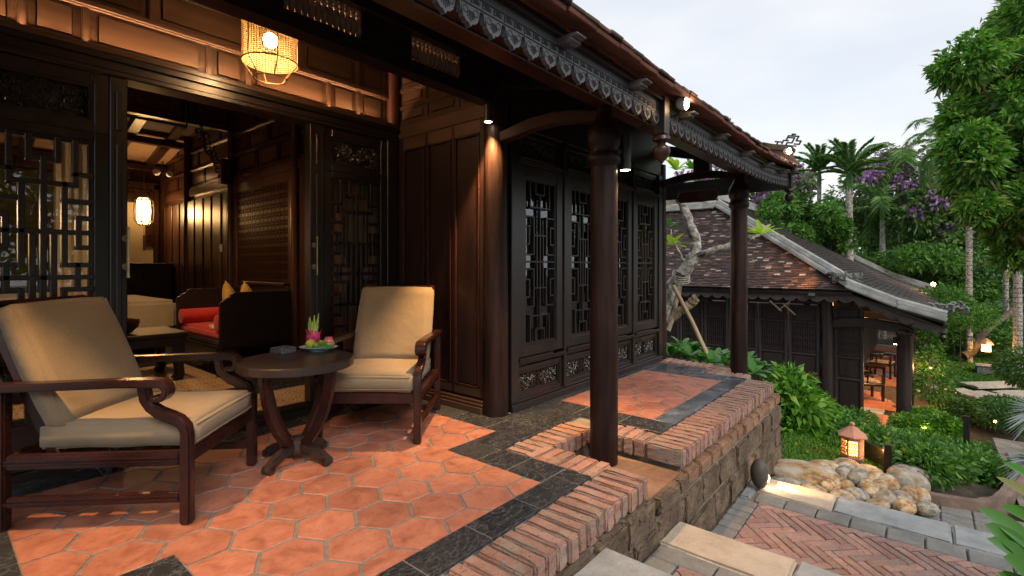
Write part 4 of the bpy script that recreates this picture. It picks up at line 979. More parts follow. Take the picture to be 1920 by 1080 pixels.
for k in range(6):
    a = 2*math.pi*k/6+.35; fr_.tube([(LX+(LR+.004)*math.cos(a), LY+(LR+.004)*math.sin(a), zz1), (LX+(LR+.004)*math.cos(a), LY+(LR+.004)*math.sin(a), zz0), (LX+.095*math.cos(a), LY+.095*math.sin(a), 2.325)], .0038, 6)
fr_.tube([(LX-LR, LY, zz1), (LX+LR, LY, zz1)], .004, 6)
fr_.build('wire_frame', M['darkwire'], pl_)
MB().tube([(LX, LY, 2.86), (LX, LY, 3.32)], .005, 6).build('cord', M['black'], pl_)
MB().lathe(LX, LY, [(.018, 2.60), (.026, 2.61), (.026, 2.68), (.012, 2.70), (.01, 2.86)], 16).build('lamp_holder', M['brass'], pl_, smooth=True)
MB().lathe(LX, LY, [(.004, 2.520), (.022, 2.525), (.036, 2.542), (.042, 2.565), (.036, 2.588), (.02, 2.603), (.016, 2.612)], 16).build('bulb', M['bulb'], pl_, smooth=True)
point('pendant_light', (LX, LY, 2.50), 17, (1, .55, .22), .045, pl_)
# downlights on the columns
def down(x, y, z0, z1, r_, label, power, aimx, aimy, ang=80, col=(1, .55, .2), aim=None):
    t = thing('downlight', label, 'downlight', (x, y, z0), group=None)
    MB().lathe(x, y, [(r_*.86, z0+.01), (r_, z0), (r_, z1), (r_*.6, z1+.002)], 18).build('lamp_body', M['black'], t, smooth=True)
    MB().lathe(x, y, [(r_*.84, z0+.002), (r_*.84, z0+.009)], 18).build('lamp_lens', M['lens'], t)
    MB().bar((x, y, (z0+z1)/2), (x+aimx*.1, y+aimy*.1, (z0+z1)/2), .02, .03).build('bracket', M['black'], t)
    spot('down_spot', (x, y, z0-.01), power, aim or (aimx*.18, aimy*.18, -1), ang, col, .03, .6, t)
down(2.73, 2.515, 2.235, 2.36, .032, 'small black downlight at the top of the column by the panelled wall', 210, .9, .35, 66, aim=(.035, .03, -1))
down(3.005, 1.53, 1.79, 2.03, .037, 'black cylinder downlight hanging beside the near brick-edge column', 75, -.55, .35, 90)
down(.055, 2.54, 2.235, 2.36, .032, 'small black downlight on the left veranda column outside the photo edge', 150, -.9, 0, 66, aim=(.17, -.10, -1))
# interior lamps
hl = thing('hanging_lantern', 'lit paper lantern with brown wooden frame hanging at the back of the room', 'lantern', (0, 0, 0))
p = wpos(270, 398, 8.3); lx, ly = p.x, p.y; hl.location = (lx, ly, 1.75)
MB().lathe(lx, ly, [(.075, 1.87), (.10, 1.90), (.105, 2.08), (.10, 2.27), (.075, 2.30)], 6).build('paper_shade', M['glow'], hl)
m_ = MB()
for k in range(6):
    a = 2*math.pi*k/6; m_.tube([(lx+r_*math.cos(a), ly+r_*math.sin(a), z) for r_, z in ((.06, 1.84), (.13, 1.92), (.14, 2.08), (.13, 2.25), (.06, 2.33))], .009, 5)
for z, r_ in ((1.9, .11), (2.27, .11)): m_.tube([(lx+r_*math.cos(2*math.pi*k/6), ly+r_*math.sin(2*math.pi*k/6), z) for k in range(7)], .009, 5)
m_.tube([(lx, ly, 2.33), (lx, ly, 2.75)], .004, 5); m_.tube([(lx, ly, 1.84), (lx, ly, 1.70)], .003, 5); m_.tube([(lx, ly, 1.68), (lx, ly, 1.42)], .016, 6)
m_.build('lantern_frame', M['inwood'], hl)
point('lantern_light', (lx+.0, ly-.16, 2.08), 20, (1, .58, .22), .1, hl)
p = wpos(268, 305, 9.0)
cl = thing('ceiling_lamp', 'small white ceiling lamp lighting the boards at the back of the room', 'lamp', (p.x, p.y, p.z))
MB().lathe(p.x, p.y, [(.03, p.z-.05), (.085, p.z-.02), (.10, p.z+.02), (.05, p.z+.05)], 16).build('lamp_dome', M['lens'], cl, smooth=True)
MB().tube([(p.x, p.y, p.z+.05), (p.x, p.y, p.z+.2)], .008, 6).build('stem', M['black'], cl)
point('ceiling_light', (p.x, p.y-.1, p.z-.14), 13, (1, .6, .22), .08, cl)
p = wpos(306, 325, 8.2)
ts = thing('ceiling_spotlight', 'pair of small round metal spotlights under the ceiling of the back room', 'spotlight', (p.x, p.y, p.z))
for dx in (-.09, .07):
    MB().tube([(p.x+dx, p.y, p.z-.02), (p.x+dx*1.2, p.y-.06, p.z+.0)], [.035, .055], 12).build('spot_head', M['white_metal'], ts, smooth=True)
MB().tube([(p.x-.09, p.y, p.z), (p.x+.07, p.y, p.z)], .01, 6).tube([(p.x, p.y, p.z), (p.x, p.y, p.z+.2)], .008, 6).build('bar', M['black'], ts)
spot('room_spot', (p.x-.05, p.y-.1, p.z), 10, (-.5, -.6, -.55), 120, (1, .5, .22), .05, .7, ts)
rd = thing('added_downlight', 'added unseen ceiling downlight brightening the daybed and coffee table', 'downlight', (1.35, 5.9, 3.2))  # unseen lamp, added to brighten the daybed, table and floor
MB().lathe(1.35, 5.9, [(.05, 3.2), (.055, 3.3), (.03, 3.32), (.01, 3.9)], 14).build('lamp_body', M['black'], rd, smooth=True)
MB().lathe(1.35, 5.9, [(.04, 3.193), (.04, 3.199)], 14).build('lamp_lens', M['lens'], rd)
spot('added_room_spot', (1.35, 5.9, 3.18), 95, (.25, .05, -1), 100, (1, .58, .28), .05, .7, rd)
# a lamp lights the left part of the room (seen through the fretwork door)
tl_ = thing('table_lamp', 'table lamp glowing behind the left fretwork door', 'lamp', (-.25, 6.2, .0))
MB().lathe(-.25, 6.2, [(.12, 0), (.12, .02), (.02, .05), (.018, 1.2), (.03, 1.22)], 12).build('lamp_stand', M['black'], tl_)
MB().lathe(-.25, 6.2, [(.15, 1.22), (.09, 1.48)], 16).build('lamp_shade', M['glow'], tl_, smooth=True)
point('table_light', (-.25, 6.2, 1.62), 12, (1, .6, .3), .1, tl_)
# lamp behind windows
wl_ = thing('standing_lamp', 'warm standing lamp glowing behind the second fretwork window', 'lamp', (5.3, 3.32, 0))
MB().lathe(5.3, 3.32, [(.13, 0), (.13, .02), (.015, .04), (.015, 1.0)], 12).build('lamp_stand', M['black'], wl_)
MB().lathe(5.3, 3.32, [(.17, 1.0), (.12, 1.24)], 16).build('lamp_shade', M['glow'], wl_, smooth=True)
point('standing_light', (5.3, 3.32, 1.35), 16, (1, .55, .22), .08, wl_)
# ------------------------------------------------------------------ interior furniture
db = thing('daybed', 'dark carved wooden daybed with red seat cushion inside the open doors', 'daybed', (2.35, 6.28, 0))
for y0, y1, nm in ((5.58, 5.63, 'end_panel'), (6.93, 6.98, 'end_panel')):
    pts = [(1.98, y0, .30), (2.75, y0, .30), (2.75, y0, .88), (2.12, y0, .88), (2.09, y0, .86), (2.075, y0, .83), (2.04, y0, .82), (2.01, y0, .79), (1.98, y0, .78)]
    MB().prism(pts, (0, y1-y0, 0)).build(nm, M['sofwood'], db, bevel=.004)
MB().box(2.71, 2.77, 5.63, 6.93, .30, .92).box(2.69, 2.78, 5.7, 6.9, .92, .96).build('back_panel', M['sofwood'], db, bevel=.006)
MB().box(1.98, 2.72, 5.6, 6.96, .28, .37).build('seat_frame', M['sofwood'], db, bevel=.006)
MB().box(1.955, 1.98, 5.60, 6.96, .30, .325).box(1.965, 1.98, 5.60, 6.96, .335, .35).build('frame_moulding', M['sofwood'], db, bevel=.004)
for x, y in ((2.01, 5.63), (2.70, 5.63), (2.01, 6.92), (2.70, 6.92)): MB().box(x-.04, x+.04, y-.04, y+.04, 0, .29).build('leg', M['sofwood'], db, bevel=.006)
MB().box(2.01, 2.70, 5.64, 6.92, .37, .47).build('seat_cushion', M['red'], db, bevel=.03, segs=3, smooth=True)
def bolster(cx0, cx1, cy, z, r_, label):
    m_ = MB().tube([(cx0-.006, cy, z), (cx0, cy, z), (cx0+.01, cy, z), (cx1, cy, z), (cx1+.008, cy, z)], [r_*.6, r_*.97, r_, r_, r_*.9], 24)
    m_.build('bolster', M['red'], None, smooth=True, label=label, cat='bolster')
bolster(1.99, 2.68, 6.83, .555, .088, 'red bolster lying at the far end of the dark daybed')
bolster(2.0, 2.66, 5.74, .555, .088, 'red bolster tucked behind the near end panel of the daybed')
def cushion(cx, cy, cz, yaw, tilt, label, s_=.38):
    bm = bmesh.new(); N = 10; g = {}
    for sgn in (1, -1):
        for i in range(N+1):
            for j in range(N+1):
                u, v = i/N*2-1, j/N*2-1; e = (1-u*u)*(1-v*v); k = 1-.10*(1-abs(u))*(abs(v)**3)-.0; k2 = 1-.10*(1-abs(v))*(abs(u)**3)
                if sgn < 0 and (i in (0, N) or j in (0, N)): g[(sgn, i, j)] = g[(1, i, j)]; continue
                g[(sgn, i, j)] = bm.verts.new((u*s_/2*k2, sgn*.075*(max(e, 0)**.45), v*s_/2*k))
        for i in range(N):
            for j in range(N):
                q = [g[(sgn, i, j)], g[(sgn, i+1, j)], g[(sgn, i+1, j+1)], g[(sgn, i, j+1)]]
                bm.faces.new(q if sgn > 0 else q[::-1])
    me = bpy.data.meshes.new('cushion'); bm.to_mesh(me); bm.free(); me.materials.append(M['gold']); me.polygons.foreach_set('use_smooth', [True]*len(me.polygons))
    o = link('cushion', me, None, (cx, cy, cz)); o.rotation_euler = (Matrix.Rotation(yaw, 3, 'Z') @ Matrix.Rotation(tilt, 3, 'X') @ Matrix.Rotation(R(45), 3, 'Y')).to_euler(); tag(o, label, 'cushion')
cushion(2.42, 6.5, .74, R(62), R(-14), 'gold patterned cushion standing on its corner farther back on the daybed', .36)
cushion(2.42, 5.98, .74, R(58), R(-12), 'gold patterned cushion on its corner nearer the daybed end panel', .36)
m_ = MB()
for k in range(3): m_.bar((2.05+.02*k, 5.95+.1*k, .478+.006*k), (2.32+.02*k, 6.02+.08*k, .48+.006*k), .12, .008)
m_.build('magazines', M['white'], None, label='open magazines lying on the red daybed seat', cat='magazine')
ct = thing('coffee_table', 'low dark wooden coffee table beside the red daybed', 'table', (1.2, 6.1, 0))
MB().box(.45, 1.76, 5.80, 6.55, .44, .485).box(.47, 1.74, 5.82, 6.53, .35, .44).build('table_top', M['sofwood'], ct, bevel=.006)
for x, y in ((.52, 5.87), (1.69, 5.87), (.52, 6.48), (1.69, 6.48)):
    q = MB().ribbon([(0, .36), (0, .15), (.012*(1 if x > 1 else -1), .06), (-.02*(1 if x > 1 else -1), 0)], [.09, .075, .07, .09], -.045, .045); q.v = [(v[0]+x, v[1]+y, v[2]) for v in q.v]; q.build('leg', M['sofwood'], ct, bevel=.006)
bw = MB().lathe(1.18, 6.05, [(.12, .487), (.17, .51), (.215, .56), (.225, .61), (.215, .635), (.19, .63), (.185, .57), (.1, .53)], 24)
bw.build('lacquer_bowl', M['redwood'], None, smooth=True, label='round dark lacquer bowl on the coffee table inside', cat='bowl')
bd_ = thing('bed', 'low bed with cream cover seen through the open door', 'bed', (1.1, 8.4, 0))
MB().box(-.9, 2.12, 7.50, 9.3, .15, .34).build('bed_base', M['sofwood'], bd_, bevel=.01)
MB().box(-.92, 2.14, 7.44, 9.3, .34, .72).build('mattress', M['linen'], bd_, bevel=.05, segs=3, smooth=True)
MB().box(-.9, 1.55, 7.6, 9.2, .72, .80).build('duvet', M['white'], bd_, bevel=.05, segs=3, smooth=True)
cbn = thing('cabinet', 'tall black cabinet holding the telephone against the back wall', 'cabinet', (1.9, 10.0, 0))
MB().box(1.3, 2.72, 9.75, 10.3, .1, 1.18).build('carcass', M['sofwood'], cbn, bevel=.01)
MB().box(1.27, 2.74, 9.72, 10.3, 1.18, 1.21).build('cabinet_top', M['sofwood'], cbn, bevel=.006)
for x0, x1 in ((1.34, 2.0), (2.04, 2.68)): MB().box(x0, x1, 9.735, 9.75, .15, 1.14).build('door', M['sofwood'], cbn, bevel=.005)
for x in (1.36, 2.67): MB().box(x-.03, x+.03, 9.78, 10.27, 0, .1).build('foot', M['sofwood'], cbn)
p = wpos(272, 492, 8.95); tx, ty = p.x, p.y
tp = thing('telephone', 'old-fashioned black telephone on the cabinet in the back room', 'telephone', (tx, ty, 1.21))
MB().lathe(tx, ty, [(.13, 1.21), (.125, 1.24), (.08, 1.28), (.05, 1.31)], 4).build('phone_body', M['black'], tp, bevel=.01)
MB().tube([(tx-.16, ty, 1.33), (tx-.12, ty, 1.36), (tx, ty, 1.37), (tx+.12, ty, 1.36), (tx+.16, ty, 1.33)], [.035, .022, .016, .022, .035], 8).build('handset', M['black'], tp, smooth=True)
MB().tube([(tx, ty-.09, 1.27), (tx, ty-.10, 1.275)], .045, 14).build('dial', M['brass'], tp)
# ------------------------------------------------------------------ veranda furniture
def armchair(label, loc, rz):
    t = thing('lounge_chair', label, 'chair', (0, 0, 0)); Wd = M['chairwood']
    for sg in (-1, 1):
        y0, y1 = sg*.325-.024, sg*.325+.024
        # front leg with swan-neck arm support
        path = [(.385, 0), (.385, .30), (.386, .40), (.380, .435), (.355, .462), (.31, .482), (.27, .50), (.235, .525), (.212, .56), (.205, .60), (.205, .625)]
        MB().ribbon(path, [.048, .048, .046, .046, .05, .052, .05, .046, .044, .044, .05], y0, y1).build('leg', Wd, t, bevel=.008, segs=2, smooth=True)
        MB().ribbon([(-.385, 0), (-.385, .62)], .05, y0, y1).build('leg', Wd, t, bevel=.008, segs=2)
        # arm ending in a scroll
        arc = [(.27+.036*math.sin(a), .596+.036*math.cos(a)) for a in [k*.5 for k in range(0, 9)]]
        MB().ribbon([(-.42, .622), (-.1, .628), (.1, .634), (.27, .632)]+arc[1:], [.036, .036, .036, .036]+[.034-.0018*k for k in range(8)], sg*.325-.034, sg*.325+.034).build('arm', Wd, t, bevel=.007, segs=2, smooth=True)
        MB().box(-.36, .362, y0+.004, y1-.004, .265, .328).build('side_rail', Wd, t, bevel=.007, segs=2)
        MB().box(-.36, .362, y0+.006, y1-.006, .10, .142).build('stretcher', Wd, t, bevel=.006, segs=2)
        # groove mouldings on the outer faces
        yo = sg*.325+sg*.024
        MB().box(-.36, .36, yo-.003, yo+.003, .288, .294).box(-.36, .36, yo-.003, yo+.003, .302, .308).box(-.36, .36, yo-.005, yo+.001, .117, .124).build('reeding', Wd, t)
        MB().bar((-.195, sg*.265, .27), (-.50, sg*.265, .985), .035, .05, up=(1, 0, .3)).build('back_stile', Wd, t, bevel=.006)
    for x in (.372, -.36): MB().box(x-.02, x+.012, -.301, .301, .255, .328).build('seat_rail', Wd, t, bevel=.006)
    for k in range(6):
        z = .36+k*.115; x = -.195-(z-.27)*.4266
        MB().box(x-.012, x+.012, -.25, .25, z-.022, z+.022).build('back_slat', Wd, t, bevel=.004)
    for k in range(5): MB().box(-.2+.115*k, -.15+.115*k, -.3, .3, .295, .312).build('seat_slat', Wd, t)
    MB().tube([(-.50, -.28, .975), (-.50, .28, .975)], .02, 8).build('top_rail', Wd, t)
    def cush(x0, x1, y0, y1, z0, z1, nm, par, sub_seed):
        m_ = MB().box(x0, x1, y0, y1, z0, z1); me = m_.mesh(nm, M['tan'], bevel=.012, segs=3, smooth=False)
        bm = bmesh.new(); bm.from_mesh(me); bmesh.ops.subdivide_edges(bm, edges=[e for e in bm.edges if e.calc_length() > .12], cuts=9, use_grid_fill=True)
        rr = random.Random(sub_seed); cx, cy, cz = (x0+x1)/2, (y0+y1)/2, (z0+z1)/2
        for v in bm.verts:
            u = (v.co.x-cx)/(x1-x0)*2; w2 = (v.co.y-cy)/(y1-y0)*2; h = (v.co.z-cz)/(z1-z0)*2
            d = max(0, 1-u*u)*max(0, 1-w2*w2)
            v.co.z += .005*d*(1 if h > 0 else -.2) + .0025*math.sin(u*7+w2*3+sub_seed)
            if abs(h) < .75: v.co.x += .003*(1 if u > 0 else -1)*(1-h*h) ; v.co.y += .006*(1 if w2 > 0 else -1)*(1-h*h)+.0015*math.sin(u*23+sub_seed)
        bm.to_mesh(me); bm.free(); me.polygons.foreach_set('use_smooth', [True]*len(me.polygons))
        return link(nm, me, par)
    so = cush(-.27, .40, -.292, .292, .335, .448, 'seat_cushion', t, 1)
    pc = MB()
    b = cush(-.05, .045, -.288, .288, 0, .605, 'back_cushion', t, 2)
    # back cushion leans along the stiles
    a = math.atan2(.305, .715); b.location = (-.185, 0, .415); b.rotation_euler = (0, -a, 0)
    for x0 in (-.0,):
        w_ = MB()
        for (zz, dx) in ((.335+.018, 0), (.448-.016, 0)):
            w_.tube([(.403, -.28, zz), (.403, .28, zz)], .003, 5)
        w_.build('piping', M['tan'], so)
    t.location = loc; t.rotation_euler = (0, 0, rz)
    return t
armchair('tan cushioned rosewood lounge chair at the left edge, nearest the camera', (.7275, 3.04, 0), math.atan2(-.715, .70))
armchair('tan cushioned rosewood lounge chair by the panelled wall, right of the round table', (2.165, 3.025, 0), math.atan2(-.628, -.778))
rt = thing('round_table', 'round dark wooden side table with four curved legs between the lounge chairs', 'table', (0, 0, 0))
TW = M['tablewood']
MB().lathe(0, 0, [(.315, .558), (.322, .562), (.322, .600), (.316, .606), (.30, .606)], 64).build('table_top', TW, rt)
for k in range(4):
    a = R(21+90*k); ca, sa = math.cos(a), math.sin(a)
    def rot(m_): m_.v = [(v[0]*ca-v[1]*sa, v[0]*sa+v[1]*ca, v[2]) for v in m_.v]; return m_
    rot(MB().ribbon([(.245, .56), (.24, .50), (.222, .40), (.19, .30), (.145, .21), (.09, .135), (.03, .09)], [.055, .056, .056, .055, .054, .052, .05], -.02, .02)).build('leg', M['chairwood'], rt, bevel=.005, segs=2, smooth=True)
    rot(MB().ribbon([(.0, .10), (.06, .088), (.12, .075), (.17, .055), (.205, .035), (.222, .022)], [.05, .052, .052, .052, .05, .04], -.026, .026)).build('foot', TW, rt, bevel=.008, segs=2, smooth=True)
    rot(MB().tube([(.215, -.026, .024), (.215, .026, .024)], .024, 14)).build('scroll', TW, rt, smooth=True)
MB().lathe(0, 0, [(.05, .05), (.055, .07), (.05, .13), (.03, .145)], 8).build('hub', TW, rt)
rt.location = (1.43, 2.86, 0)
# things on the table
tz = .606
pp = wz(597, 658, tz); px, py = pp.x, pp.y
pa = TH-R(90)
pl2 = thing('fruit_plate', 'oval blue and white plate under the fruit on the round table', 'plate', (px, py, tz), pa)
def loc_build(m_, name, mat, par, **k):
    me = m_.mesh(name, mat, k.pop('bevel', 0), k.pop('smooth', True)); return link(name, me, par)
loc_build(MB().lathe(0, 0, [(.06, .0), (.065, .006), (.10, .018), (.122, .026), (.125, .029), (.12, .031), (.09, .022), (.05, .013)], 32, sy=.62), 'plate', M['plate'] if 'plate' in M else M['white'], pl2)
def ellipsoid(m_, c, r_, n=12, seed=0, amp=0):
    rr = random.Random(seed); b = len(m_.v); m1 = n//2+1
    for i in range(m1+1):
        ph = math.pi*i/m1
        for k in range(n):
            t = 2*math.pi*k/n; q = 1+rr.uniform(-amp, amp)
            m_.v.append((c[0]+r_[0]*math.sin(ph)*math.cos(t)*q, c[1]+r_[1]*math.sin(ph)*math.sin(t)*q, c[2]-r_[2]*math.cos(ph)*q))
    for i in range(m1):
        for k in range(n):
            k2 = (k+1) % n; m_.f.append((b+i*n+k, b+i*n+k2, b+(i+1)*n+k2, b+(i+1)*n+k))
    return m_
def lw_(dx, dy): # local (right, away) on the plate -> world
    return Vector((px+s_*dx+c_*dy, py-c_*dx+s_*dy, 0))
M['pink'] = simple('dragonfruit_skin', [(.3, (.42,.02,.10)), (.7, (.62,.06,.2))], 20, rough=.45, bstr=.2)
M['scale'] = simple('dragonfruit_scale', [(.3, (.2,.35,.06)), (.6, (.5,.55,.12)), (.8, (.6,.1,.2))], 22, rough=.45, bstr=.1)
M['citrus'] = simple('yellow_green_citrus', [(.3, (.22,.3,.02)), (.6, (.45,.42,.03)), (.8, (.6,.36,.04))], 9, rough=.35, bstr=.3, bdist=.001, bscale=200)
M['lime'] = simple('green_lime', [(.3, (.05,.14,.015)), (.7, (.14,.25,.03))], 9, rough=.3, bstr=.3, bdist=.001, bscale=200)
M['apple'] = simple('rose_apple', [(.3, (.42,.06,.07)), (.7, (.6,.2,.2))], 14, rough=.3, bstr=.1)
q = lw_(-.045, .03); df = thing('dragon_fruit', 'pink dragon fruit with long green scales standing on the plate', 'fruit', (q.x, q.y, tz+.03))
ellipsoid(MB(), (q.x, q.y, tz+.085), (.042, .042, .055), 16).build('fruit_body', M['pink'], df, smooth=True)
m_ = MB(); m2 = MB(); rr = random.Random(4)
for k in range(22):
    a = k*2.4; z = tz+.05+.0042*k; r_ = .042*math.sqrt(max(.05, 1-((z-tz-.085)/.055)**2)); up = k > 14
    o_ = Vector((math.cos(a), math.sin(a), 0)); b0 = Vector((q.x, q.y, z))+o_*r_*.95; sd2 = Vector((-o_.y, o_.x, 0))
    ln_ = .03 if not up else .062; tip = b0+o_*(.018 if not up else .004)+Vector((0, 0, ln_))
    (m2 if up else m_).add([b0-sd2*.014, b0+o_*.006+Vector((0, 0, ln_*.3)), b0+sd2*.014, tip], [(0, 1, 3), (1, 2, 3)])
m_.build('pink_scales', M['pink'], df, smooth=True); m2.build('green_scales', M['scale'], df, smooth=True)
m_ = MB()
for k in range(7):
    a = k*.9; o_ = Vector((math.cos(a), math.sin(a), 0))*.014; b0 = Vector((q.x, q.y, tz+.13))+o_
    m_.tube([b0, b0+o_*.7+Vector((0, 0, .035)), b0+o_*(.6 if k % 2 else 1.6)+Vector((0, 0, .055+.009*k))], [.010, .009, .002], 6)
m_.build('crown_leaves', M['scale'], df, smooth=True)
for (dx, dy, r_, mt, lb) in ((-.035, -.04, .031, 'citrus', 'yellow-green citrus at the front left of the fruit plate'), (.015, .01, .026, 'lime', 'small green lime in the middle of the fruit plate'), (.0, -.045, .022, 'lime', 'dark green lime beside the yellow-green citrus at the plate front')):
    q = lw_(dx, dy); m_ = ellipsoid(MB(), (q.x, q.y, tz+.022+r_*.93), (r_, r_, r_*.93), 18); m_.build('citrus_fruit', M[mt], None, smooth=True, label=lb, cat='fruit')
q = lw_(.062, .01); m_ = MB().lathe(q.x, q.y, [(.012, tz+.018), (.034, tz+.03), (.038, tz+.045), (.03, tz+.068), (.022, tz+.082), (.024, tz+.088), (.012, tz+.086)], 14)
m_.build('rose_apple', M['apple'], None, smooth=True, label='pink ribbed rose apple at the right side of the fruit plate', cat='fruit')
q = lw_(.065, -.045); u = Vector((s_, -c_, 0)); w3 = Vector((0, 0, 1)); pts = []
m_ = MB(); b = q+Vector((0, 0, tz+.03)); n = 12
ring = [b+u*(.045*math.cos(2*math.pi*k/n))+w3*(.022*math.sin(2*math.pi*k/n)+.012)+Vector((c_, s_, 0))*(.02*math.sin(2*math.pi*k/n)) for k in range(n)]
m_.v = [tuple(v) for v in ring]+[tuple(b+w3*.018-Vector((c_, s_, 0))*.01)]; m_.f = [(k, (k+1) % n, n) for k in range(n)]
m_.build('leaf', M['leaf_gloss'], None, smooth=True, label='green leaf leaning on the right front of the fruit plate', cat='leaf')
M['lacq'] = simple('grey_lacquer_box', [(.35, (.05,.055,.065)), (.65, (.12,.13,.15))], 60, rough=.3, bstr=.3, bdist=.001)
q = wz(531, 661, tz); at = thing('ashtray', 'square grey patterned ashtray box on the round table left of the fruit', 'ashtray', (q.x, q.y, tz), R(12))
loc_build(MB().box(-.055, .055, -.055, .055, 0, .026), 'tray_body', M['lacq'], at, bevel=.003, smooth=False)
loc_build(MB().box(-.055, -.038, -.055, .055, .026, .034).box(.038, .055, -.055, .055, .026, .034).box(-.038, .038, -.055, -.038, .026, .034).box(-.038, .038, .038, .055, .026, .034), 'tray_rim', M['lacq'], at, bevel=.002, smooth=False)
# ------------------------------------------------------------------ second house down the garden
h2 = thing('garden_pavilion', 'lower dark timber house with hipped tile roof and pale ridges beyond the terrace', 'house', (13.5, 3, -2.24))
Z2 = -2.24; X2 = 12.5
def zt(v): return Z2+v
MB().box(X2-.35, 27, -.25, 1.7, Z2-.35, Z2-.01).box(X2, 27, 1.7, 9, Z2-.35, Z2-.01).build('plinth', M['mortar'], h2)
vf = thing('pavilion_floor', 'orange and dark tiled floor of the lower house veranda', 'floor', (14, .7, Z2)); 
vt = MB().box(-.245, .245, -.245, .245, -.01, .0).mesh('veranda_tile', M['terra'], bevel=.003)
vd = MB().box(-.245, .245, -.245, .245, -.01, .0).mesh('dark_veranda_tile', M['marble'], bevel=.003)
vg = MB().box(-.245, .245, -.245, .245, -.01, .0).mesh('pale_veranda_tile', M['bluestone'], bevel=.003)
for i in range(28):
    for j in range(4):
        x, y = X2-.1+.5*i, -.02+.5*j
        edge = i == 0 or i % 5 == 4 or j == 0
        mt = (vd if (i+j) % 2 else vg) if edge else vt
        link('veranda_tile' if mt is vt else ('dark_veranda_tile' if mt is vd else 'pale_veranda_tile'), mt, vf, Vector((x, y, Z2))-wloc(vf))
# end wall facing the camera side: posts, panels with spindle vents
def vent_panel(parent, ax, u0, u1, pos, out, mat):
    def bx(m_, a, b, d0, d1, z0, z1):
        if ax == 'y': m_.box(pos+out*d0, pos+out*d1, a, b, z0, z1)
        else: m_.box(a, b, pos+out*d0, pos+out*d1, z0, z1)
    m_ = MB(); bx(m_, u0, u1, -.04, 0, Z2, Z2+2.52); p_ = m_.build('wall_panel', mat, parent)
    m_ = MB()
    for z in (2.50, 2.14, 1.44, .98, .0): bx(m_, u0, u1, -.01, .03, Z2+z, Z2+z+.05)
    for u in (u0, u1-.06): bx(m_, u, u+.06, -.01, .035, Z2, Z2+2.55)
    m_.build('panel_frame', M['wood3'], p_, bevel=.01)
    for z0, z1 in ((2.2, 2.48), (1.06, 1.42), (.08, .94)): m_ = MB(); bx(m_, u0+.10, u1-.10, 0, .014, Z2+z0, Z2+z1); m_.build('raised_field', mat, p_, bevel=.006)
    n = 9; m_ = MB()
    for k in range(n):
        u = u0+.11+(u1-u0-.22)*k/(n-1)
        for z in range(9):
            r_ = .011 if z % 2 else .018; z0 = 1.50+z*.07
            bx(m_, u-r_, u+r_, .002, .002+r_*1.6, Z2+z0, Z2+z0+.07)
    m_.build('spindles', mat, p_)
    return p_
y = 1.75
k = 0
while y < 6.6: vent_panel(h2, 'y', y, y+.60, X2, -1, M['wood2']); y += .62; k += 1
MB().box(X2-.06, X2+.1, 1.55, 6.9, zt(2.57), zt(2.66)).box(X2-.03, X2+.1, 1.55, 6.9, zt(2.66), zt(3.0)).build('wall_plate', M['wood2'], h2, bevel=.01)
MB().box(X2, X2+.1, 6.5, 9, Z2, zt(2.9)).box(X2+.1, 27, 8.9, 9, Z2, zt(2.9)).box(X2+.12, 26.9, 1.64, 1.72, zt(2.4), zt(3.0)).build('side_wall', M['wood2'], h2)
for yy in (1.60, 3.6, 5.5): MB().lathe(X2-.02, yy, [(.115, Z2-.3), (.11, zt(1)), (.10, zt(2.9))], 16).build('column', M['wood2'], h2, smooth=True)
# veranda side: wall panels facing -Y, dark doorways and posts
x = X2+.15
for k in range(3): vent_panel(h2, 'x', x, x+.62, 1.66-.0, -1, M['wood2']); x += .64
MB().box(X2+2.1, 27, 1.60, 1.66, Z2, zt(2.5)).build('side_wall', M['wood2'], h2)
# partly open shutter leaves on the veranda, standing across
for xx, a in ((12.62, 0), (13.3, 0), (14.0, 0), (14.7, 0)):
    MB().box(xx, xx+.05, .98 if xx < 13 else 1.2, 1.58, zt(.04), zt(2.35)).build('shutter_leaf', M['wood2'], h2, bevel=.006)
pcol = vent_panel(h2, 'y', .98, 1.50, X2+.10, -1, M['wood2'])
for xx in (12.52, 14.9, 17.3, 19.7, 22.1, 24.5):
    MB().lathe(xx, .32, [(.125, Z2-.3), (.122, zt(1)), (.112, zt(2.0)), (.13, zt(2.03)), (.13, zt(2.1)), (.10, zt(2.15))], 16).build('column', M['wood2'], h2, smooth=True)
    m_ = MB(); m_.ribbon([(1.62, zt(2.14)), (1.3, zt(2.22)), (.9, zt(2.24)), (.4, zt(2.16)), (.18, zt(2.08))], [.16, .2, .2, .2, .16], -.07, .07); m_.v = [(xx+v[1], v[0], v[2]) for v in m_.v]
    m_.build('tie_beam', M['wood2'], h2, bevel=.015)
MB().box(X2-.3, 27, .24, .40, zt(2.28), zt(2.42)).build('eave_beam', M['wood2'], h2)
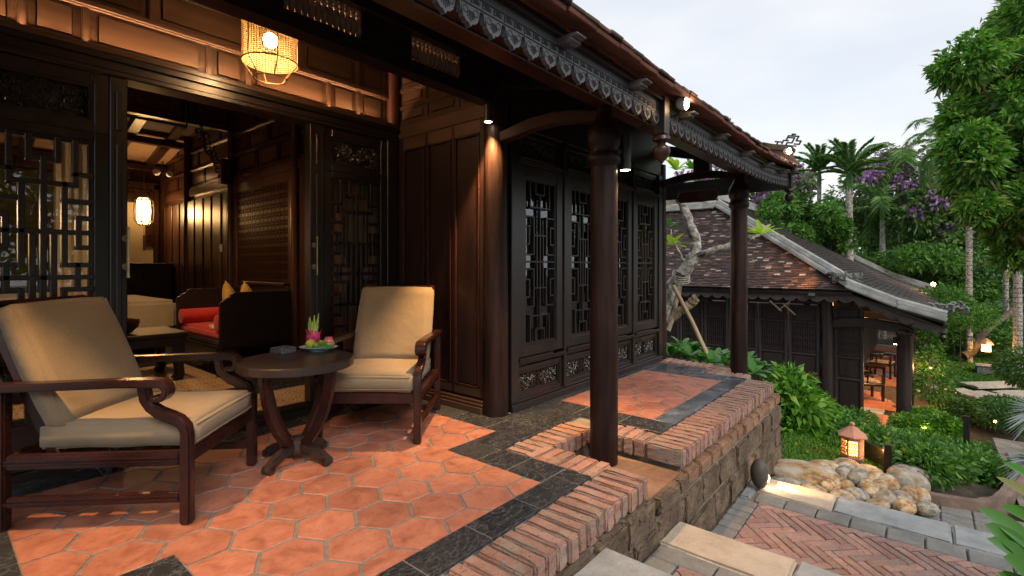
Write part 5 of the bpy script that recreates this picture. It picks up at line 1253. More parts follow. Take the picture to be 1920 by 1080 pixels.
# roof of the second house
EXX, EX2 = 11.9, 26.8
A0 = Vector((EXX, 1.10, .67)); A1 = Vector((15.0, 4.64, 2.84)); AE = Vector((EXX, -.27, .13))
B0 = Vector((EXX, 8.6, .67)); B1 = Vector((15.0, 7.16, 2.84)); RG = Vector((15.0, 5.9, 3.61)); RG2 = Vector((24.6, 5.9, 3.61))
FE0 = Vector((EX2, 1.10, .67)); FE = Vector((EX2, -.27, .13)); F1 = Vector((24.6, 4.64, 2.84))
r2 = tag(link('roof', None, h2), None)
def slab_poly(pts, th, name, mat, par=r2):
    P = [Vector(p) for p in pts]; nrm = (P[1]-P[0]).cross(P[2]-P[0]).normalized()
    if nrm.z < 0: nrm = -nrm
    return MB().prism([p-nrm*th for p in P], nrm*th*.98).build(name, mat, par)
slab_poly([A0, A1, B1, B0], .08, 'roof_deck', M['wood'])
slab_poly([A0, FE0, F1, RG2, RG, A1], .08, 'roof_deck', M['wood']); slab_poly([AE, FE, FE0, A0], .07, 'roof_deck', M['wood'])
slab_poly([RG, RG2, (24.6, 9.2, 1.6), (15, 9.2, 1.6)], .08, 'roof_deck', M['wood'])
slab_poly([FE0, (EX2, 8.6, .67), (24.6, 7.16, 2.84), F1], .08, 'roof_deck', M['wood'])
MB().prism([A1, RG, B1], (.1, 0, 0)).build('gable_board', M['plaster2'] if 'plaster2' in M else M['mortar'], r2)
def tiles_on(P00, P10, P11, P01, step, tw, name, mat, th=.018, seed=0, par=r2):
    """rows of flat tiles; P00-P10 eave edge, P01-P11 top edge; row i runs between the side edges"""
    P00, P10, P11, P01 = [Vector(p) for p in (P00, P10, P11, P01)]
    nrm = (P10-P00).cross(P01-P00).normalized(); nrm = nrm if nrm.z > 0 else -nrm
    slope = (P01-P00); slope_d = (slope-(P10-P00).normalized()*slope.dot((P10-P00).normalized())); Ls = slope_d.length; sdir = slope_d.normalized()
    rows = int(Ls/step); r = random.Random(seed); m_ = MB()
    for i in range(rows):
        t = i/rows; a = P00.lerp(P01, t); b = P10.lerp(P11, t); d = (b-a); Ln = d.length; d.normalize()
        u = -tw*r.random()
        while u < Ln:
            u0, u1 = max(u, 0), min(u+tw*.96, Ln); u += tw
            if u1-u0 < .01: continue
            lift = r.uniform(.004, .012); p = a+d*u0+nrm*.002; q = a+d*u1+nrm*.002; up_ = sdir*(step*1.12); hi = nrm*(th+lift)
            jo = -sdir*r.uniform(0, .012)
            m_.add([p+jo, q+jo, q+up_, p+up_, p+jo+hi, q+jo+hi, q+up_+nrm*.004, p+up_+nrm*.004], [(0,1,5,4), (4,5,6,7), (1,2,6,5), (3,0,4,7)])
    o = m_.build(name, mat, par); o['kind'] = 'stuff'; return o
tiles_on(B0, A0, A1, B1, .062, .125, 'roof_tiles', M['rtile'], seed=1)
tiles_on(A0, FE0, F1+Vector((0, 0, 0)), A1, .12, .22, 'roof_tiles', M['rtile2'], seed=2)
tiles_on(A1, F1, RG2, RG, .12, .22, 'roof_tiles', M['rtile2'], seed=3); tiles_on(AE, FE, FE0, A0, .12, .22, 'roof_tiles', M['rtile2'], seed=4)
tiles_on((-2, 1.36, EZ+SL*.28+.035), (6.38, 1.36, EZ+SL*.28+.035), (6.38, 6.38, EZ+SL*5.30+.035), (-2, 6.38, EZ+SL*5.30+.035), .10, .2, 'roof_tiles', M['rtile'], seed=9, par=roof)
MB().bar((-2, 6.4, EZ+SL*5.32+.1), (6.42, 6.4, EZ+SL*5.32+.1), .3, .3).build('ridge_band', M['ridge'], roof, bevel=.02)
MB().prism([(6.30, 2.9, 2.5), (6.30, 2.9, 3.1), (6.30, 6.4, 5.3), (6.30, 11.8, 3.4), (6.30, 11.8, 2.5)], (.06, 0, 0)).build('gable_board', M['wood'], roof)
def ridge(pts, w1_, h1_, name='ridge_band'):
    pts = [Vector(p) for p in pts]
    for i in range(len(pts)-1):
        p, q = pts[i], pts[i+1]; o = Vector((0, 0, h1_*.5))
        MB().bar(p+o*.6, q+o*.6, w1_, h1_*.6).build(name, M['ridge'], r2, bevel=.02, segs=2)
        MB().bar(p+o*1.6, q+o*1.6, w1_*.55, h1_*.55).build(name, M['ridge'], r2, bevel=.02, segs=2)
        MB().tube([p+o*2.3, q+o*2.3], w1_*.16, 8).build('ridge_roll', M['ridge'], r2, smooth=True)
e1 = Vector((-.05, -.02, .06))
ridge([A1+e1, A0+Vector((.0, .0, .05))], .26, .16); ridge([A0+Vector((-.03, .12, .06)), A0.lerp(AE, .5)+Vector((0, 0, -.03)), AE+Vector((0, -.04, .02))], .23, .14)
ridge([A1+Vector((-.05, .1, .02)), B1+Vector((-.05, 0, .02))], .22, .16); ridge([RG, RG2], .25, .3); ridge([A1, RG], .2, .15)
ridge([RG2, F1, FE0, FE], .28, .18)
# ornaments
M['orn'] = simple('grey_cement_ornament', [(.3, (.09,.095,.09)), (.7, (.22,.23,.22))], 12, rough=.8, bstr=.5)
def scrolls(c, w, h, seed, n=16):
    m_ = MB(); r = random.Random(seed)
    for k in range(n):
        p = Vector(c)+Vector((r.uniform(-.05, .05), r.uniform(-1, 1)*w/2, r.uniform(0, 1)*h)); a0 = r.uniform(0, 6)
        m_.tube([p+Vector((.01*j, .07*math.cos(a0+j*.7)*(1-j/11), .07*math.sin(a0+j*.7)*(1-j/11))) for j in range(9)], .02, 5)
    m_.build('ridge_ornament', M['orn'], r2)
scrolls(A0+Vector((0, .15, .18)), .5, .16, 1); scrolls(AE+Vector((.5, -.05, .12)), .5, .2, 2, 22)
# scalloped fascia of house two
def fas2(P, Q, n):
    P, Q = Vector(P), Vector(Q); m_ = MB(); d = (Q-P)/n; N = Vector((.03, 0, 0)) if abs(d.y) > abs(d.x) else Vector((0, .03, 0))
    for i in range(n):
        a = P+d*i
        for j in range(6):
            t0, t1 = j/6, (j+1)/6; f = lambda t: -.10-.07*math.sin(math.pi*t)**.6
            p, q = a+d*t0, a+d*t1
            m_.add([p+Vector((0,0,f(t0)-.02)), q+Vector((0,0,f(t1)-.02)), q, p, p+N+Vector((0,0,f(t0)-.02)), q+N+Vector((0,0,f(t1)-.02)), q+N, p+N], [(0,1,2,3), (7,6,5,4), (0,4,5,1), (3,2,6,7)])
    m_.build('fascia_board', M['fas2'], r2)
    MB().bar(P+Vector((-.02, -.02, .0)), Q+Vector((-.02, -.02, .0)), .06, .06).build('eave_moulding', M['wood'], r2)
M['fas2'] = simple('far_fascia_wood', [(.3, (.035,.028,.03)), (.7, (.07,.055,.055))], 8, rough=.5)
dn = Vector((.05, 0, -.06))
fas2(B0+dn, A0+dn, 30); fas2(A0+dn, A0.lerp(AE, .5)+dn+Vector((0, 0, -.05)), 3); fas2(A0.lerp(AE, .5)+dn+Vector((0, 0, -.05)), AE+dn, 3); fas2(AE+Vector((.05, 0, -.07)), FE+Vector((0, 0, -.07)), 60)
for k in range(5):
    yy = 1.8+1.5*k; MB().box(EXX-.16, EXX+.1, yy-.05, yy+.05, .55, .60).build('rafter_end', M['rend'], r2)
MB().lathe(EXX+.08, -.25, [(.05, -.02), (.06, -.06), (.03, -.1), (.055, -.14), (.03, -.2), (.005, -.24)], 12).build('turned_drop', M['wood'], r2, smooth=True)
for k, (px_, py_, dd) in enumerate(((1440, 565, 10.2), (1478, 566, 10.2), (1466, 572, 10.2))):
    q = wpos(px_, py_, dd); MB().bar(q+Vector((.15,0,0)), q+Vector((.15, .22*(1 if k % 2 else -1), -.20)), .025, .025).build('roof_strut', M['barkdark'], r2)
# lights of the second house
def glowball(name, label, p, r_, mat, power, cat='lamp', col=(1, .5, .15)):
    t = thing(name, label, cat, p)
    ellipsoid(MB(), p, (r_, r_, r_), 12).build('lamp_glass', M[mat], t, smooth=True)
    MB().lathe(p[0], p[1], [(r_*.5, p[2]+r_*.8), (r_*.7, p[2]+r_*1.0), (r_*.3, p[2]+r_*1.7)], 10).build('lamp_cap', M['black'], t)
    point(name+'_light', (p[0], p[1], p[2]-r_*1.6), power, col, r_*.8, t); return t
glowball('eave_lamp', 'small amber lamp under the near end eave of the lower house', wpos(1614, 566, 10.9), .05, 'amber', 8)
flq = wpos(1750, 533, 17.5)
t = thing('roof_floodlight', 'bright small floodlight shining on the lower front roof slope of the farther house', 'floodlight', flq)
ellipsoid(MB(), flq, (.07, .07, .07), 10).build('lamp_lens', M['lens'], t, smooth=True); MB().tube([flq+Vector((0, .08, 0)), flq+Vector((0, .3, -.3))], .02, 6).build('arm', M['black'], t)
point('roof_flood_light', flq+Vector((-.15, .1, .12)), 22, (1, .5, .18), .07, t)
q = A0+Vector((-.14, .35, .34)); t = thing('roof_corner_light', 'tiny dark floodlight washing the near corner of the lower tiled roof orange', 'floodlight', q)
MB().tube([q, q+Vector((.03, .08, -.02))], [.035, .045], 10).tube([q, q+Vector((.1, 0, -.22))], .012, 6).build('lamp_head', M['black'], t)
spot('roof_corner_spot', q+Vector((-.0, .1, .03)), 55, (.32, 1, -.12), 110, (1, .42, .08), .04, .7, t)
t = thing('veranda_lamp', 'warm lamp on the front veranda post of the lower house', 'lamp', (12.75, .42, -.35))
MB().tube([(12.7, .45, -.42), (12.7, .45, -.28)], .05, 10).build('lamp_body', M['black'], t); MB().tube([(12.7, .45, -.43), (12.7, .45, -.421)], .04, 10).build('lamp_lens', M['lens'], t)
spot('veranda_spot', (12.75, .5, -.46), 90, (.1, .2, -1), 110, (1, .45, .12), .05, .6, t)
for k, xx in enumerate((15.2, 17.7)):
    t = thing('veranda_downlight', ('warm downlight on the second veranda post of the lower house', 'warm downlight on the third veranda post of the lower house')[k], 'downlight', (xx, .5, -.3))
    MB().tube([(xx, .5, -.40), (xx, .5, -.26)], .05, 10).build('lamp_body', M['black'], t); MB().tube([(xx, .5, -.41), (xx, .5, -.401)], .04, 10).build('lamp_lens', M['lens'], t)
    spot('veranda_spot', (xx, .52, -.45), 120, (.05, .3, -1), 120, (1, .45, .12), .05, .6, t)
# chairs on that veranda
def far_chair(label, loc, rz):
    t = thing('veranda_chair', label, 'chair', (0, 0, 0), group='wooden chairs on the lower house veranda')
    for x in (-.25, .25):
        for y in (-.25, .25): MB().box(x-.025, x+.025, y-.025, y+.025, 0, .42 if x < 0 else .66).build('leg', M['wood'], t)
    MB().box(-.28, .28, -.28, .28, .38, .44).build('seat', M['wood'], t, bevel=.01); MB().box(-.26, .26, -.25, .25, .44, .49).build('seat_cushion', M['tan'], t, bevel=.015)
    m_ = MB(); pts = [(.30*math.cos(a)-.02, .30*math.sin(a), .66) for a in [R(-120+240*k/14) for k in range(15)]]; m_.tube([(-p[0], p[1], p[2]+.0) for p in pts], .024, 8); m_.build('horseshoe_rail', M['wood'], t, smooth=True)
    for x, y in ((-.1, -.27), (-.1, .27), (-.28, -.1), (-.28, .1)): MB().bar((x, y*.9, .44), (x, y, .66), .03, .03, up=(1, 0, 0)).build('spindle', M['wood'], t)
    t.location = loc; t.rotation_euler = (0, 0, rz)
far_chair('dark horseshoe-back wooden chair nearest on the lower house veranda', (15.6, 1.15, Z2), R(-60))
far_chair('dark wooden chair farther along the lower house veranda', (19.0, 1.0, Z2), R(-100))
tt = thing('veranda_table', 'small dark table between the chairs on the lower house veranda', 'table', (17.7, 1.1, Z2))
MB().box(17.4, 18.0, .85, 1.35, Z2+.5, Z2+.54).build('table_top', M['wood'], tt); 
for x, y in ((17.45, .9), (17.95, .9), (17.45, 1.3), (17.95, 1.3)): MB().box(x-.02, x+.02, y-.02, y+.02, Z2, Z2+.5).build('leg', M['wood'], tt)
# ------------------------------------------------------------------ rockery
rk = thing('rock_border', 'pile of rounded river stones edging the grass mound below the terrace', 'rockery', (5, .5, -1.0))
rmes = []
for k in range(7):
    m_ = ellipsoid(MB(), (0, 0, 0), (1, 1, 1), 16); me = m_.mesh('rock', M['rock'], smooth=True); rr = random.Random(k+50)
    cs = [(Vector((rr.gauss(0, 1), rr.gauss(0, 1), rr.gauss(0, 1))).normalized(), rr.uniform(-.16, .14)) for _ in range(10)]
    for v in me.vertices:
        n_ = v.co.normalized(); f = 1+sum(a*max(0, n_.dot(c))**2 for c, a in cs); v.co = n_*f
    rmes.append(me)
def rock(px_, py_, d, w, h, dp=None, par=rk, k=None, ang=None, sq=0.0):
    q = wpos(px_, py_, d); o = link('rock', rmes[(k if k is not None else random.randrange(7))], par, q-wloc(par))
    o.scale = (w/2, (dp or w)/2, h/2); o.rotation_euler = (random.uniform(-.15, .15), random.uniform(-.2, .2)+sq, ang if ang is not None else TH-R(90)+random.uniform(-.3, .3)); return o
for (a, b, d, w, h) in ((1500, 888, 4.75, .46, .19), (1558, 895, 4.72, .20, .19), (1545, 880, 4.95, .3, .14), (1588, 893, 4.65, .17, .17), (1578, 877, 4.95, .26, .15), (1612, 897, 4.6, .19, .17),
      (1600, 885, 4.9, .2, .12), (1640, 903, 4.55, .20, .18), (1622, 886, 4.9, .22, .13), (1662, 908, 4.5, .2, .19), (1690, 905, 4.6, .24, .22), (1716, 912, 4.6, .22, .24), (1700, 890, 4.9, .26, .16), (1724, 932, 4.4, .16, .18),
      (1735, 954, 4.15, .14, .11), (1470, 908, 4.45, .26, .12), (1524, 920, 4.35, .22, .13), (1504, 910, 4.5, .16, .1), (1552, 915, 4.45, .15, .16), (1570, 910, 4.45, .09, .12), (1588, 914, 4.42, .13, .12), (1606, 930, 4.3, .18, .12),
      (1630, 925, 4.35, .18, .14), (1655, 932, 4.3, .2, .15), (1683, 935, 4.3, .2, .14), (1705, 930, 4.4, .16, .14), (1580, 932, 4.25, .2, .09), (1645, 948, 4.15, .16, .09), (1690, 950, 4.2, .18, .11), (1668, 918, 4.5, .16, .12),
      (1690, 876, 5.15, .3, .12), (1660, 878, 5.2, .2, .12), (1560, 900, 4.6, .18, .12), (1710, 950, 4.25, .13, .1), (1752, 958, 4.15, .08, .05), (1535, 905, 4.6, .16, .1), (1648, 915, 4.45, .14, .12), (1620, 912, 4.5, .16, .12)):
    rock(a, b, d, w*(1.3 if b < 900 else 1.12), h*(1.2 if b < 900 else 1.1), w*.95)
pb = wpos(1301, 980, 3.35)
o = link('rock', rmes[2], None, pb); o.scale = (.075, .05, .055); tag(o, 'small smooth orange pebble between step slab and wall', 'stone')
# egg-shaped stone spotlight
q = wz(1424, 915, -.62)
es = thing('stone_spotlight', 'dark egg-shaped stone garden light glowing at the foot of the block wall', 'garden light', (q.x, q.y, -.62))
me = ellipsoid(MB(), (0, 0, .115), (.068, .068, .118), 18, seed=4, amp=.012); me.build('stone_shell', M['darkrock'], None, smooth=True)
o = bpy.data.objects['stone_shell']; o.parent = es; o.location = (0, 0, 0)
dirv = Vector((s_*.75+c_*-.1, -c_*.75+s_*-.1, 0)).normalized()
ellipsoid(MB(), (q.x+dirv.x*.055, q.y+dirv.y*.055, -.62+.085), (.02, .02, .04), 10).build('lamp_lens', M['bulb'], es, smooth=True)
spot('stone_light', (q.x+dirv.x*.085, q.y+dirv.y*.085, -.62+.10), 16, (dirv.x*.8+.25, dirv.y*.8, -.32), 80, (1, .6, .22), .015, .6, es)
# clay garden lantern
q = wpos(1598, 866, 5.1); gz = q.z
gl = thing('clay_lantern', 'lit terracotta garden lantern with pointed roof on a stone plinth in the grass', 'lantern', (0, 0, 0))
def loc_(m_, name, mat, par, **k): return link(name, m_.mesh(name, M[mat], k.get('bevel', 0), k.get('smooth', False)), par)
loc_(MB().box(-.10, .10, -.10, .10, -.03, .06), 'plinth', 'laterite', gl, bevel=.015)
hx = [(.105*math.cos(R(60*k+30)), .105*math.sin(R(60*k+30))) for k in range(6)]
m_ = MB(); side = .105; ap = side*math.cos(R(30))
for k in range(6):
    a = R(60*k+60); n_ = Vector((math.cos(a), math.sin(a), 0)); t_ = Vector((-n_.y, n_.x, 0)); c0 = n_*ap
    # pierced clay face: frame and lattice of small bars leaving round-ish openings
    def B_(u0, u1, z0, z1, d=.008): m_.add([c0+t_*u+n_*e+Vector((0, 0, z)) for z in (z0, z1) for e in (-d, 0) for u in (u0, u1)], [(0,1,3,2), (4,6,7,5), (0,4,5,1), (2,3,7,6), (0,2,6,4), (1,5,7,3)])
    h_ = side/2
    B_(-h_, -h_+.014, .07, .275); B_(h_-.014, h_, .07, .275); B_(-h_, h_, .06, .085); B_(-h_, h_, .25, .285)
    nrow = 5
    for i in range(nrow+1):
        z = .085+.165*i/nrow; off = (i % 2)*.5
        B_(-h_, h_, z-.004, z+.004, .007)
        if i < nrow:
            for j in range(5):
                u = -h_+.014+(side-.028)*(j+off)/4
                if -h_+.016 < u < h_-.016: B_(u-.0045, u+.0045, z, z+.165/nrow, .0065)
loc_(m_, 'pierced_body', 'clay', gl)
loc_(MB().lathe(0, 0, [(.128, .278), (.15, .288), (.152, .298), (.10, .335), (.055, .372), (.022, .39), (.022, .40), (.03, .41), (.026, .425), (.004, .436)], 6), 'roof', 'clay', gl, bevel=.003)
loc_(MB().lathe(0, 0, [(.075, .09), (.075, .25)], 6), 'inner_glow', 'amber', gl)
gl.location = (q.x, q.y, gz); gl.rotation_euler = (0, 0, .2); gl.scale = (.95, .95, .95)
point('lantern_garden_light', (0, 0, .18), 3, (1, .5, .12), .06, None).parent = gl
point('lantern_spill', (.1, -.22, .15), 3, (1, .5, .12), .05, None).parent = gl
# low timber rail beside the lantern
lr = thing('timber_rail', 'short dark two-board timber barrier with post beside the clay lantern', 'barrier', (0, 0, 0))
a1 = wpos(1614, 822, 5.45); a2 = wpos(1664, 842, 5.0)
for za, zb in ((0, -.17), (-.23, -.40)):
    d = (a2-a1).normalized(); m_ = MB(); n_ = Vector((-d.y, d.x, 0))*.012
    m_.add([a1+n_+Vector((0,0,za)), a2+n_+Vector((0,0,za-.02)), a2+n_+Vector((0,0,zb-.02)), a1+n_+Vector((0,0,zb)), a1-n_+Vector((0,0,za)), a2-n_+Vector((0,0,za-.02)), a2-n_+Vector((0,0,zb-.02)), a1-n_+Vector((0,0,zb))], [(0,1,2,3), (7,6,5,4), (0,4,5,1), (1,5,6,2), (2,6,7,3), (3,7,4,0)])
    m_.build('board', M['wood'], lr)
pz = a2.z
MB().box(a2.x-.03, a2.x+.03, a2.y-.035, a2.y+.03, pz-.46, pz+.05).build('post', M['wood'], lr, bevel=.004)
# kerb round the planted bed
kp = [(5.95, .42), (5.86, .2), (5.83, 0), (5.84, -.16), (5.92, -.36), (6.08, -.48), (6.30, -.55), (6.55, -.61), (7.0, -.76), (7.6, -.93), (8.4, -1.1)]
kb = thing('garden_kerb', 'curved low reddish stone kerb holding the planted bed beside the path', 'kerb', (6.2, -.3, -.97))
kk = []
for i in range(len(kp)-1):
    for j in range(4): t = j/4; kk.append((kp[i][0]*(1-t)+kp[i+1][0]*t, kp[i][1]*(1-t)+kp[i+1][1]*t))
kk.append(kp[-1]); m_ = MB(); rr = random.Random(8); b = 0
for i, (x, y) in enumerate(kk):
    xa, ya = kk[max(i-1, 0)]; xb, yb = kk[min(i+1, len(kk)-1)]; l = math.hypot(xb-xa, yb-ya); nx, ny = (yb-ya)/l, -(xb-xa)/l
    if nx*(6.6-x)+ny*(.3-y) > 0: nx, ny = -nx, -ny
    z = -.97
    for o, h in ((.0, -.1), (0.0, .075), (-.008, .088), (-.082, .088), (-.09, .075), (-.09, -.1)):
        m_.v.append((x+nx*(o+.055)+rr.uniform(-.004, .004), y+ny*(o+.055)+rr.uniform(-.004, .004), z+h+rr.uniform(-.004, .004)))
for i in range(len(kk)-1):
    for k in range(6): m_.f.append((i*6+k, i*6+(k+1) % 6, (i+1)*6+(k+1) % 6, (i+1)*6+k))
m_.build('kerb_stone', M['kerb'], kb, smooth=True)
# raise soil inside the bed
V = []; 
m_ = MB(); cx, cy = 7.2, .3; ring = [(x, y) for x, y in kp]+[(9.0, .3), (8.2, 1.0), (7.2, .9), (6.4, .6)]
m_.v = [(x, y, -.90) for x, y in ring]+[(cx, cy, -.80)]; m_.f = [(i, (i+1) % len(ring), len(ring)) for i in range(len(ring))]
# lawn and stepping stones farther away
lawn = MB(); lw0 = [wz(1770, 672, -2.38), wz(1920, 660, -2.38), wz(1960, 720, -2.38), wz(1790, 716, -2.38), wz(1755, 690, -2.38)]
for i, (px_, py_, w_, h_) in enumerate(((1858, 723, 1.5, .55), (1800, 737, .9, .6), (1836, 742, .9, .6), (1872, 748, .9, .6), (1905, 740, 1.0, .5))):
    q = wz(px_, py_, -2.36); me = stone_me(w_, h_, .08, i, 'slab', amp=.01); o = link('stepping_stone', me, None, (q.x, q.y, -2.34), (0, 0, TH-R(90)+R(6))); tag(o, ['long pale stepping stone at the far edge of the lawn path', 'leftmost square stepping stone beyond the shrubs', 'second square stepping stone beyond the shrubs', 'third square stepping stone beyond the shrubs', 'rightmost stepping stone at the photo edge'][i], 'stepping stone', 'stepping stones across the lawn')
# ------------------------------------------------------------------ vegetation
rng = np.random.default_rng(5)
def leaves_mesh(name, P, D, Lr, Wr, mat, fold=.25, curve=.15):
    """P positions, D directions (n,3); one folded 6-vertex leaf each"""
    n = len(P); D = D/np.linalg.norm(D, axis=1, keepdims=True)
    rv = rng.normal(size=(n, 3)); S = np.cross(D, rv); S /= np.linalg.norm(S, axis=1, keepdims=True)+1e-9; N = np.cross(S, D)
    Lh = (rng.uniform(Lr[0], Lr[1], n))[:, None]; W = (rng.uniform(Wr[0], Wr[1], n))[:, None]
    dn_ = np.zeros((n, 3)); dn_[:, 2] = -1
    v0 = P; v1 = P+D*Lh*.45+S*W*.5+N*W*fold; v2 = P+D*Lh+dn_*Lh*curve; v3 = P+D*Lh*.45-S*W*.5+N*W*fold; v4 = P+D*Lh*.5
    V = np.stack([v0, v1, v2, v3, v4], 1).reshape(-1, 3); b = np.arange(n)[:, None]*5
    Fc = np.concatenate([b+np.array([[0, 1, 4]]), b+np.array([[1, 2, 4]]), b+np.array([[0, 4, 3]]), b+np.array([[4, 2, 3]])], 1).reshape(-1, 3)
    return raw_mesh(name, V, Fc, mat)
def blob_points(blobs, n, shell=.45, up=.4):
    """leaf positions near the surface of many ellipsoids + outward directions"""
    w_ = np.array([b[3]*b[4]*b[5] for b in blobs])**.67; w_ = w_/w_.sum(); idx = rng.choice(len(blobs), n, p=w_); B = np.array([b[:6] for b in blobs])[idx]
    d = rng.normal(size=(n, 3)); d /= np.linalg.norm(d, axis=1, keepdims=True)
    r_ = (1-shell*rng.random(n)**1.5)[:, None]
    P = B[:, :3]+d*B[:, 3:6]*r_; D = d+rng.normal(size=(n, 3))*.55; D[:, 2] += up*.3; D[:, 2] -= .25
    return P, D
def crown_blobs(c, rad, k, br=(.28, .42), flat=1.0, seed=0):
    r = np.random.default_rng(seed); out = []
    for _ in range(k):
        d = r.normal(size=3); d /= np.linalg.norm(d); q = r.uniform(.45, .95)
        s = r.uniform(*br)*min(rad); out.append((c[0]+d[0]*rad[0]*q, c[1]+d[1]*rad[1]*q, c[2]+d[2]*rad[2]*q*flat, s*1.15, s*1.15, s*.8))
    return out
def sub(parent, name, me, off): 
    V = np.empty(len(me.vertices)*3, np.float32); me.vertices.foreach_get('co', V); V = V.reshape(-1, 3)-np.array(off, np.float32); me.vertices.foreach_set('co', V.ravel()); me.update()
    return link(name, me, parent)
def tree(name, label, base, c, rad, nl, mat, ll=(.10, .18), lwid=(.05, .09), k=30, trunk=.12, group=None, bark='barkdark', extra=None, br=(.25, .42), seed=0, cat='tree'):
    t = thing(name, label, cat, base, group=group); base = Vector(base); c = Vector(c)
    bl = crown_blobs(c, rad, k, br, seed=seed)
    P, D = blob_points(bl, nl); sub(t, 'crown', leaves_mesh('crown', P, D, ll, lwid, M[mat]), base)
    m_ = MB(); mid = base.lerp(c, .55)+Vector((random.uniform(-.1, .1), random.uniform(-.1, .1), 0))
    m_.tube([base-Vector((0, 0, .2)), base.lerp(mid, .5)+Vector((.03, .02, 0)), mid, c], [trunk, trunk*.85, trunk*.7, trunk*.3], 10)
    for b in bl[:12]: e = Vector(b[:3]); s0 = base.lerp(c, random.uniform(.45, .8)); m_.tube([s0, s0.lerp(e, .5)+Vector((0, 0, .08)), e], [trunk*.35, trunk*.25, trunk*.08], 6)
    m_.build('trunk', M[bark], t, smooth=True)
    if extra:
        em, en, el = extra
        pts = [b for b in bl if b[2] > c.z-rad[2]*.3]; pick = [pts[i] for i in rng.integers(0, len(pts), max(4, en//60))]
        cl_ = []
        for b in pick:
            d = rng.normal(size=3); d /= np.linalg.norm(d); d[2] = abs(d[2])*.6; cl_.append((b[0]+d[0]*b[3]*1.05, b[1]+d[1]*b[4]*1.05, b[2]+d[2]*b[5]*1.1, el*2.2, el*2.2, el*2.8))
        P, D = blob_points(cl_, en, .9); sub(t, 'blossom', leaves_mesh('blossom', P, D, (el*.7, el*1.2), (el*.6, el), M[em]), base)
    return t
def gz_(px_, py_, d): q = wpos(px_, py_, d); return Vector((q.x, q.y, T(q.x, q.y)))
# big leafy tree at the upper right
c = wpos(1925, 235, 11.5); b = Vector((c.x+.2, c.y-.6, -2.4))
big = thing('broadleaf_tree', 'large bright green leafy tree filling the upper right corner', 'tree', b)
bl = []
outline = [(1780,120,.55),(1800,210,.7),(1835,90,.6),(1880,40,.7),(1790,290,.6),(1775,230,.4),(1830,330,.75),(1880,230,.9),(1850,160,.7),(1900,120,.8),(1785,330,.45),(1850,400,.6),(1900,380,.7),(1890,300,.8),(1960,200,1.2),(1960,60,1.1),(1960,330,1.1),(1810,150,.5),(1870,440,.4),(1905,470,.45),(1770,275,.35),(1920,0,.7),(2040,150,1.4),(2040,320,1.3),(1860,480,.35),(1800,385,.35),(1820,270,.7),(1760,200,.25),(1765,320,.3)]
for i, (a, e, r_) in enumerate(outline):
    q = wpos(a+34, e, 11.5+random.uniform(-1.2, 1.0)); bl.append((q.x, q.y, q.z, r_*.95, r_*.95, r_*.75))
    for _ in range(4):
        o_ = Vector((random.gauss(0, 1), random.gauss(0, 1), random.gauss(0, .8))).normalized()*r_*.85; s2 = r_*.42; bl.append((q.x+o_.x, q.y+o_.y, q.z+o_.z, s2, s2, s2*.7))
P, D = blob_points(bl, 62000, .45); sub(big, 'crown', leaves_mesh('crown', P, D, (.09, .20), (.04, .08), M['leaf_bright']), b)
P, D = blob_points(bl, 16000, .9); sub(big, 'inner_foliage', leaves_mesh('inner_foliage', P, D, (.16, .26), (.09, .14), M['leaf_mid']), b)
P, D = blob_points([q for q in bl if q[2] < wpos(1850, 330, 11.5).z], 3500, .3); sub(big, 'young_leaves', leaves_mesh('young_leaves', P, D, (.09, .2), (.04, .09), M['twigleaf']), b)
P, D = blob_points(bl, 3500, .15); sub(big, 'tip_leaves', leaves_mesh('tip_leaves', P*1.0+D*.06, D, (.10, .28), (.04, .08), M['twigleaf']), b)
m_ = MB(); m_.tube([b-Vector((0, 0, .2)), b+Vector((0, 0, 2)), c-Vector((0, 0, 1)), c+Vector((0, 0, .8))], [.25, .22, .16, .08], 12)
for q in bl[::5]: e = Vector(q[:3]); s0 = (b+Vector((0, 0, 2.4))).lerp(c, random.uniform(0, .9)); m_.tube([s0, s0.lerp(e, .5)+Vector((0, 0, .1)), e], [.07, .05, .015], 6)
m_.build('trunk', M['barkdark'], big, smooth=True)
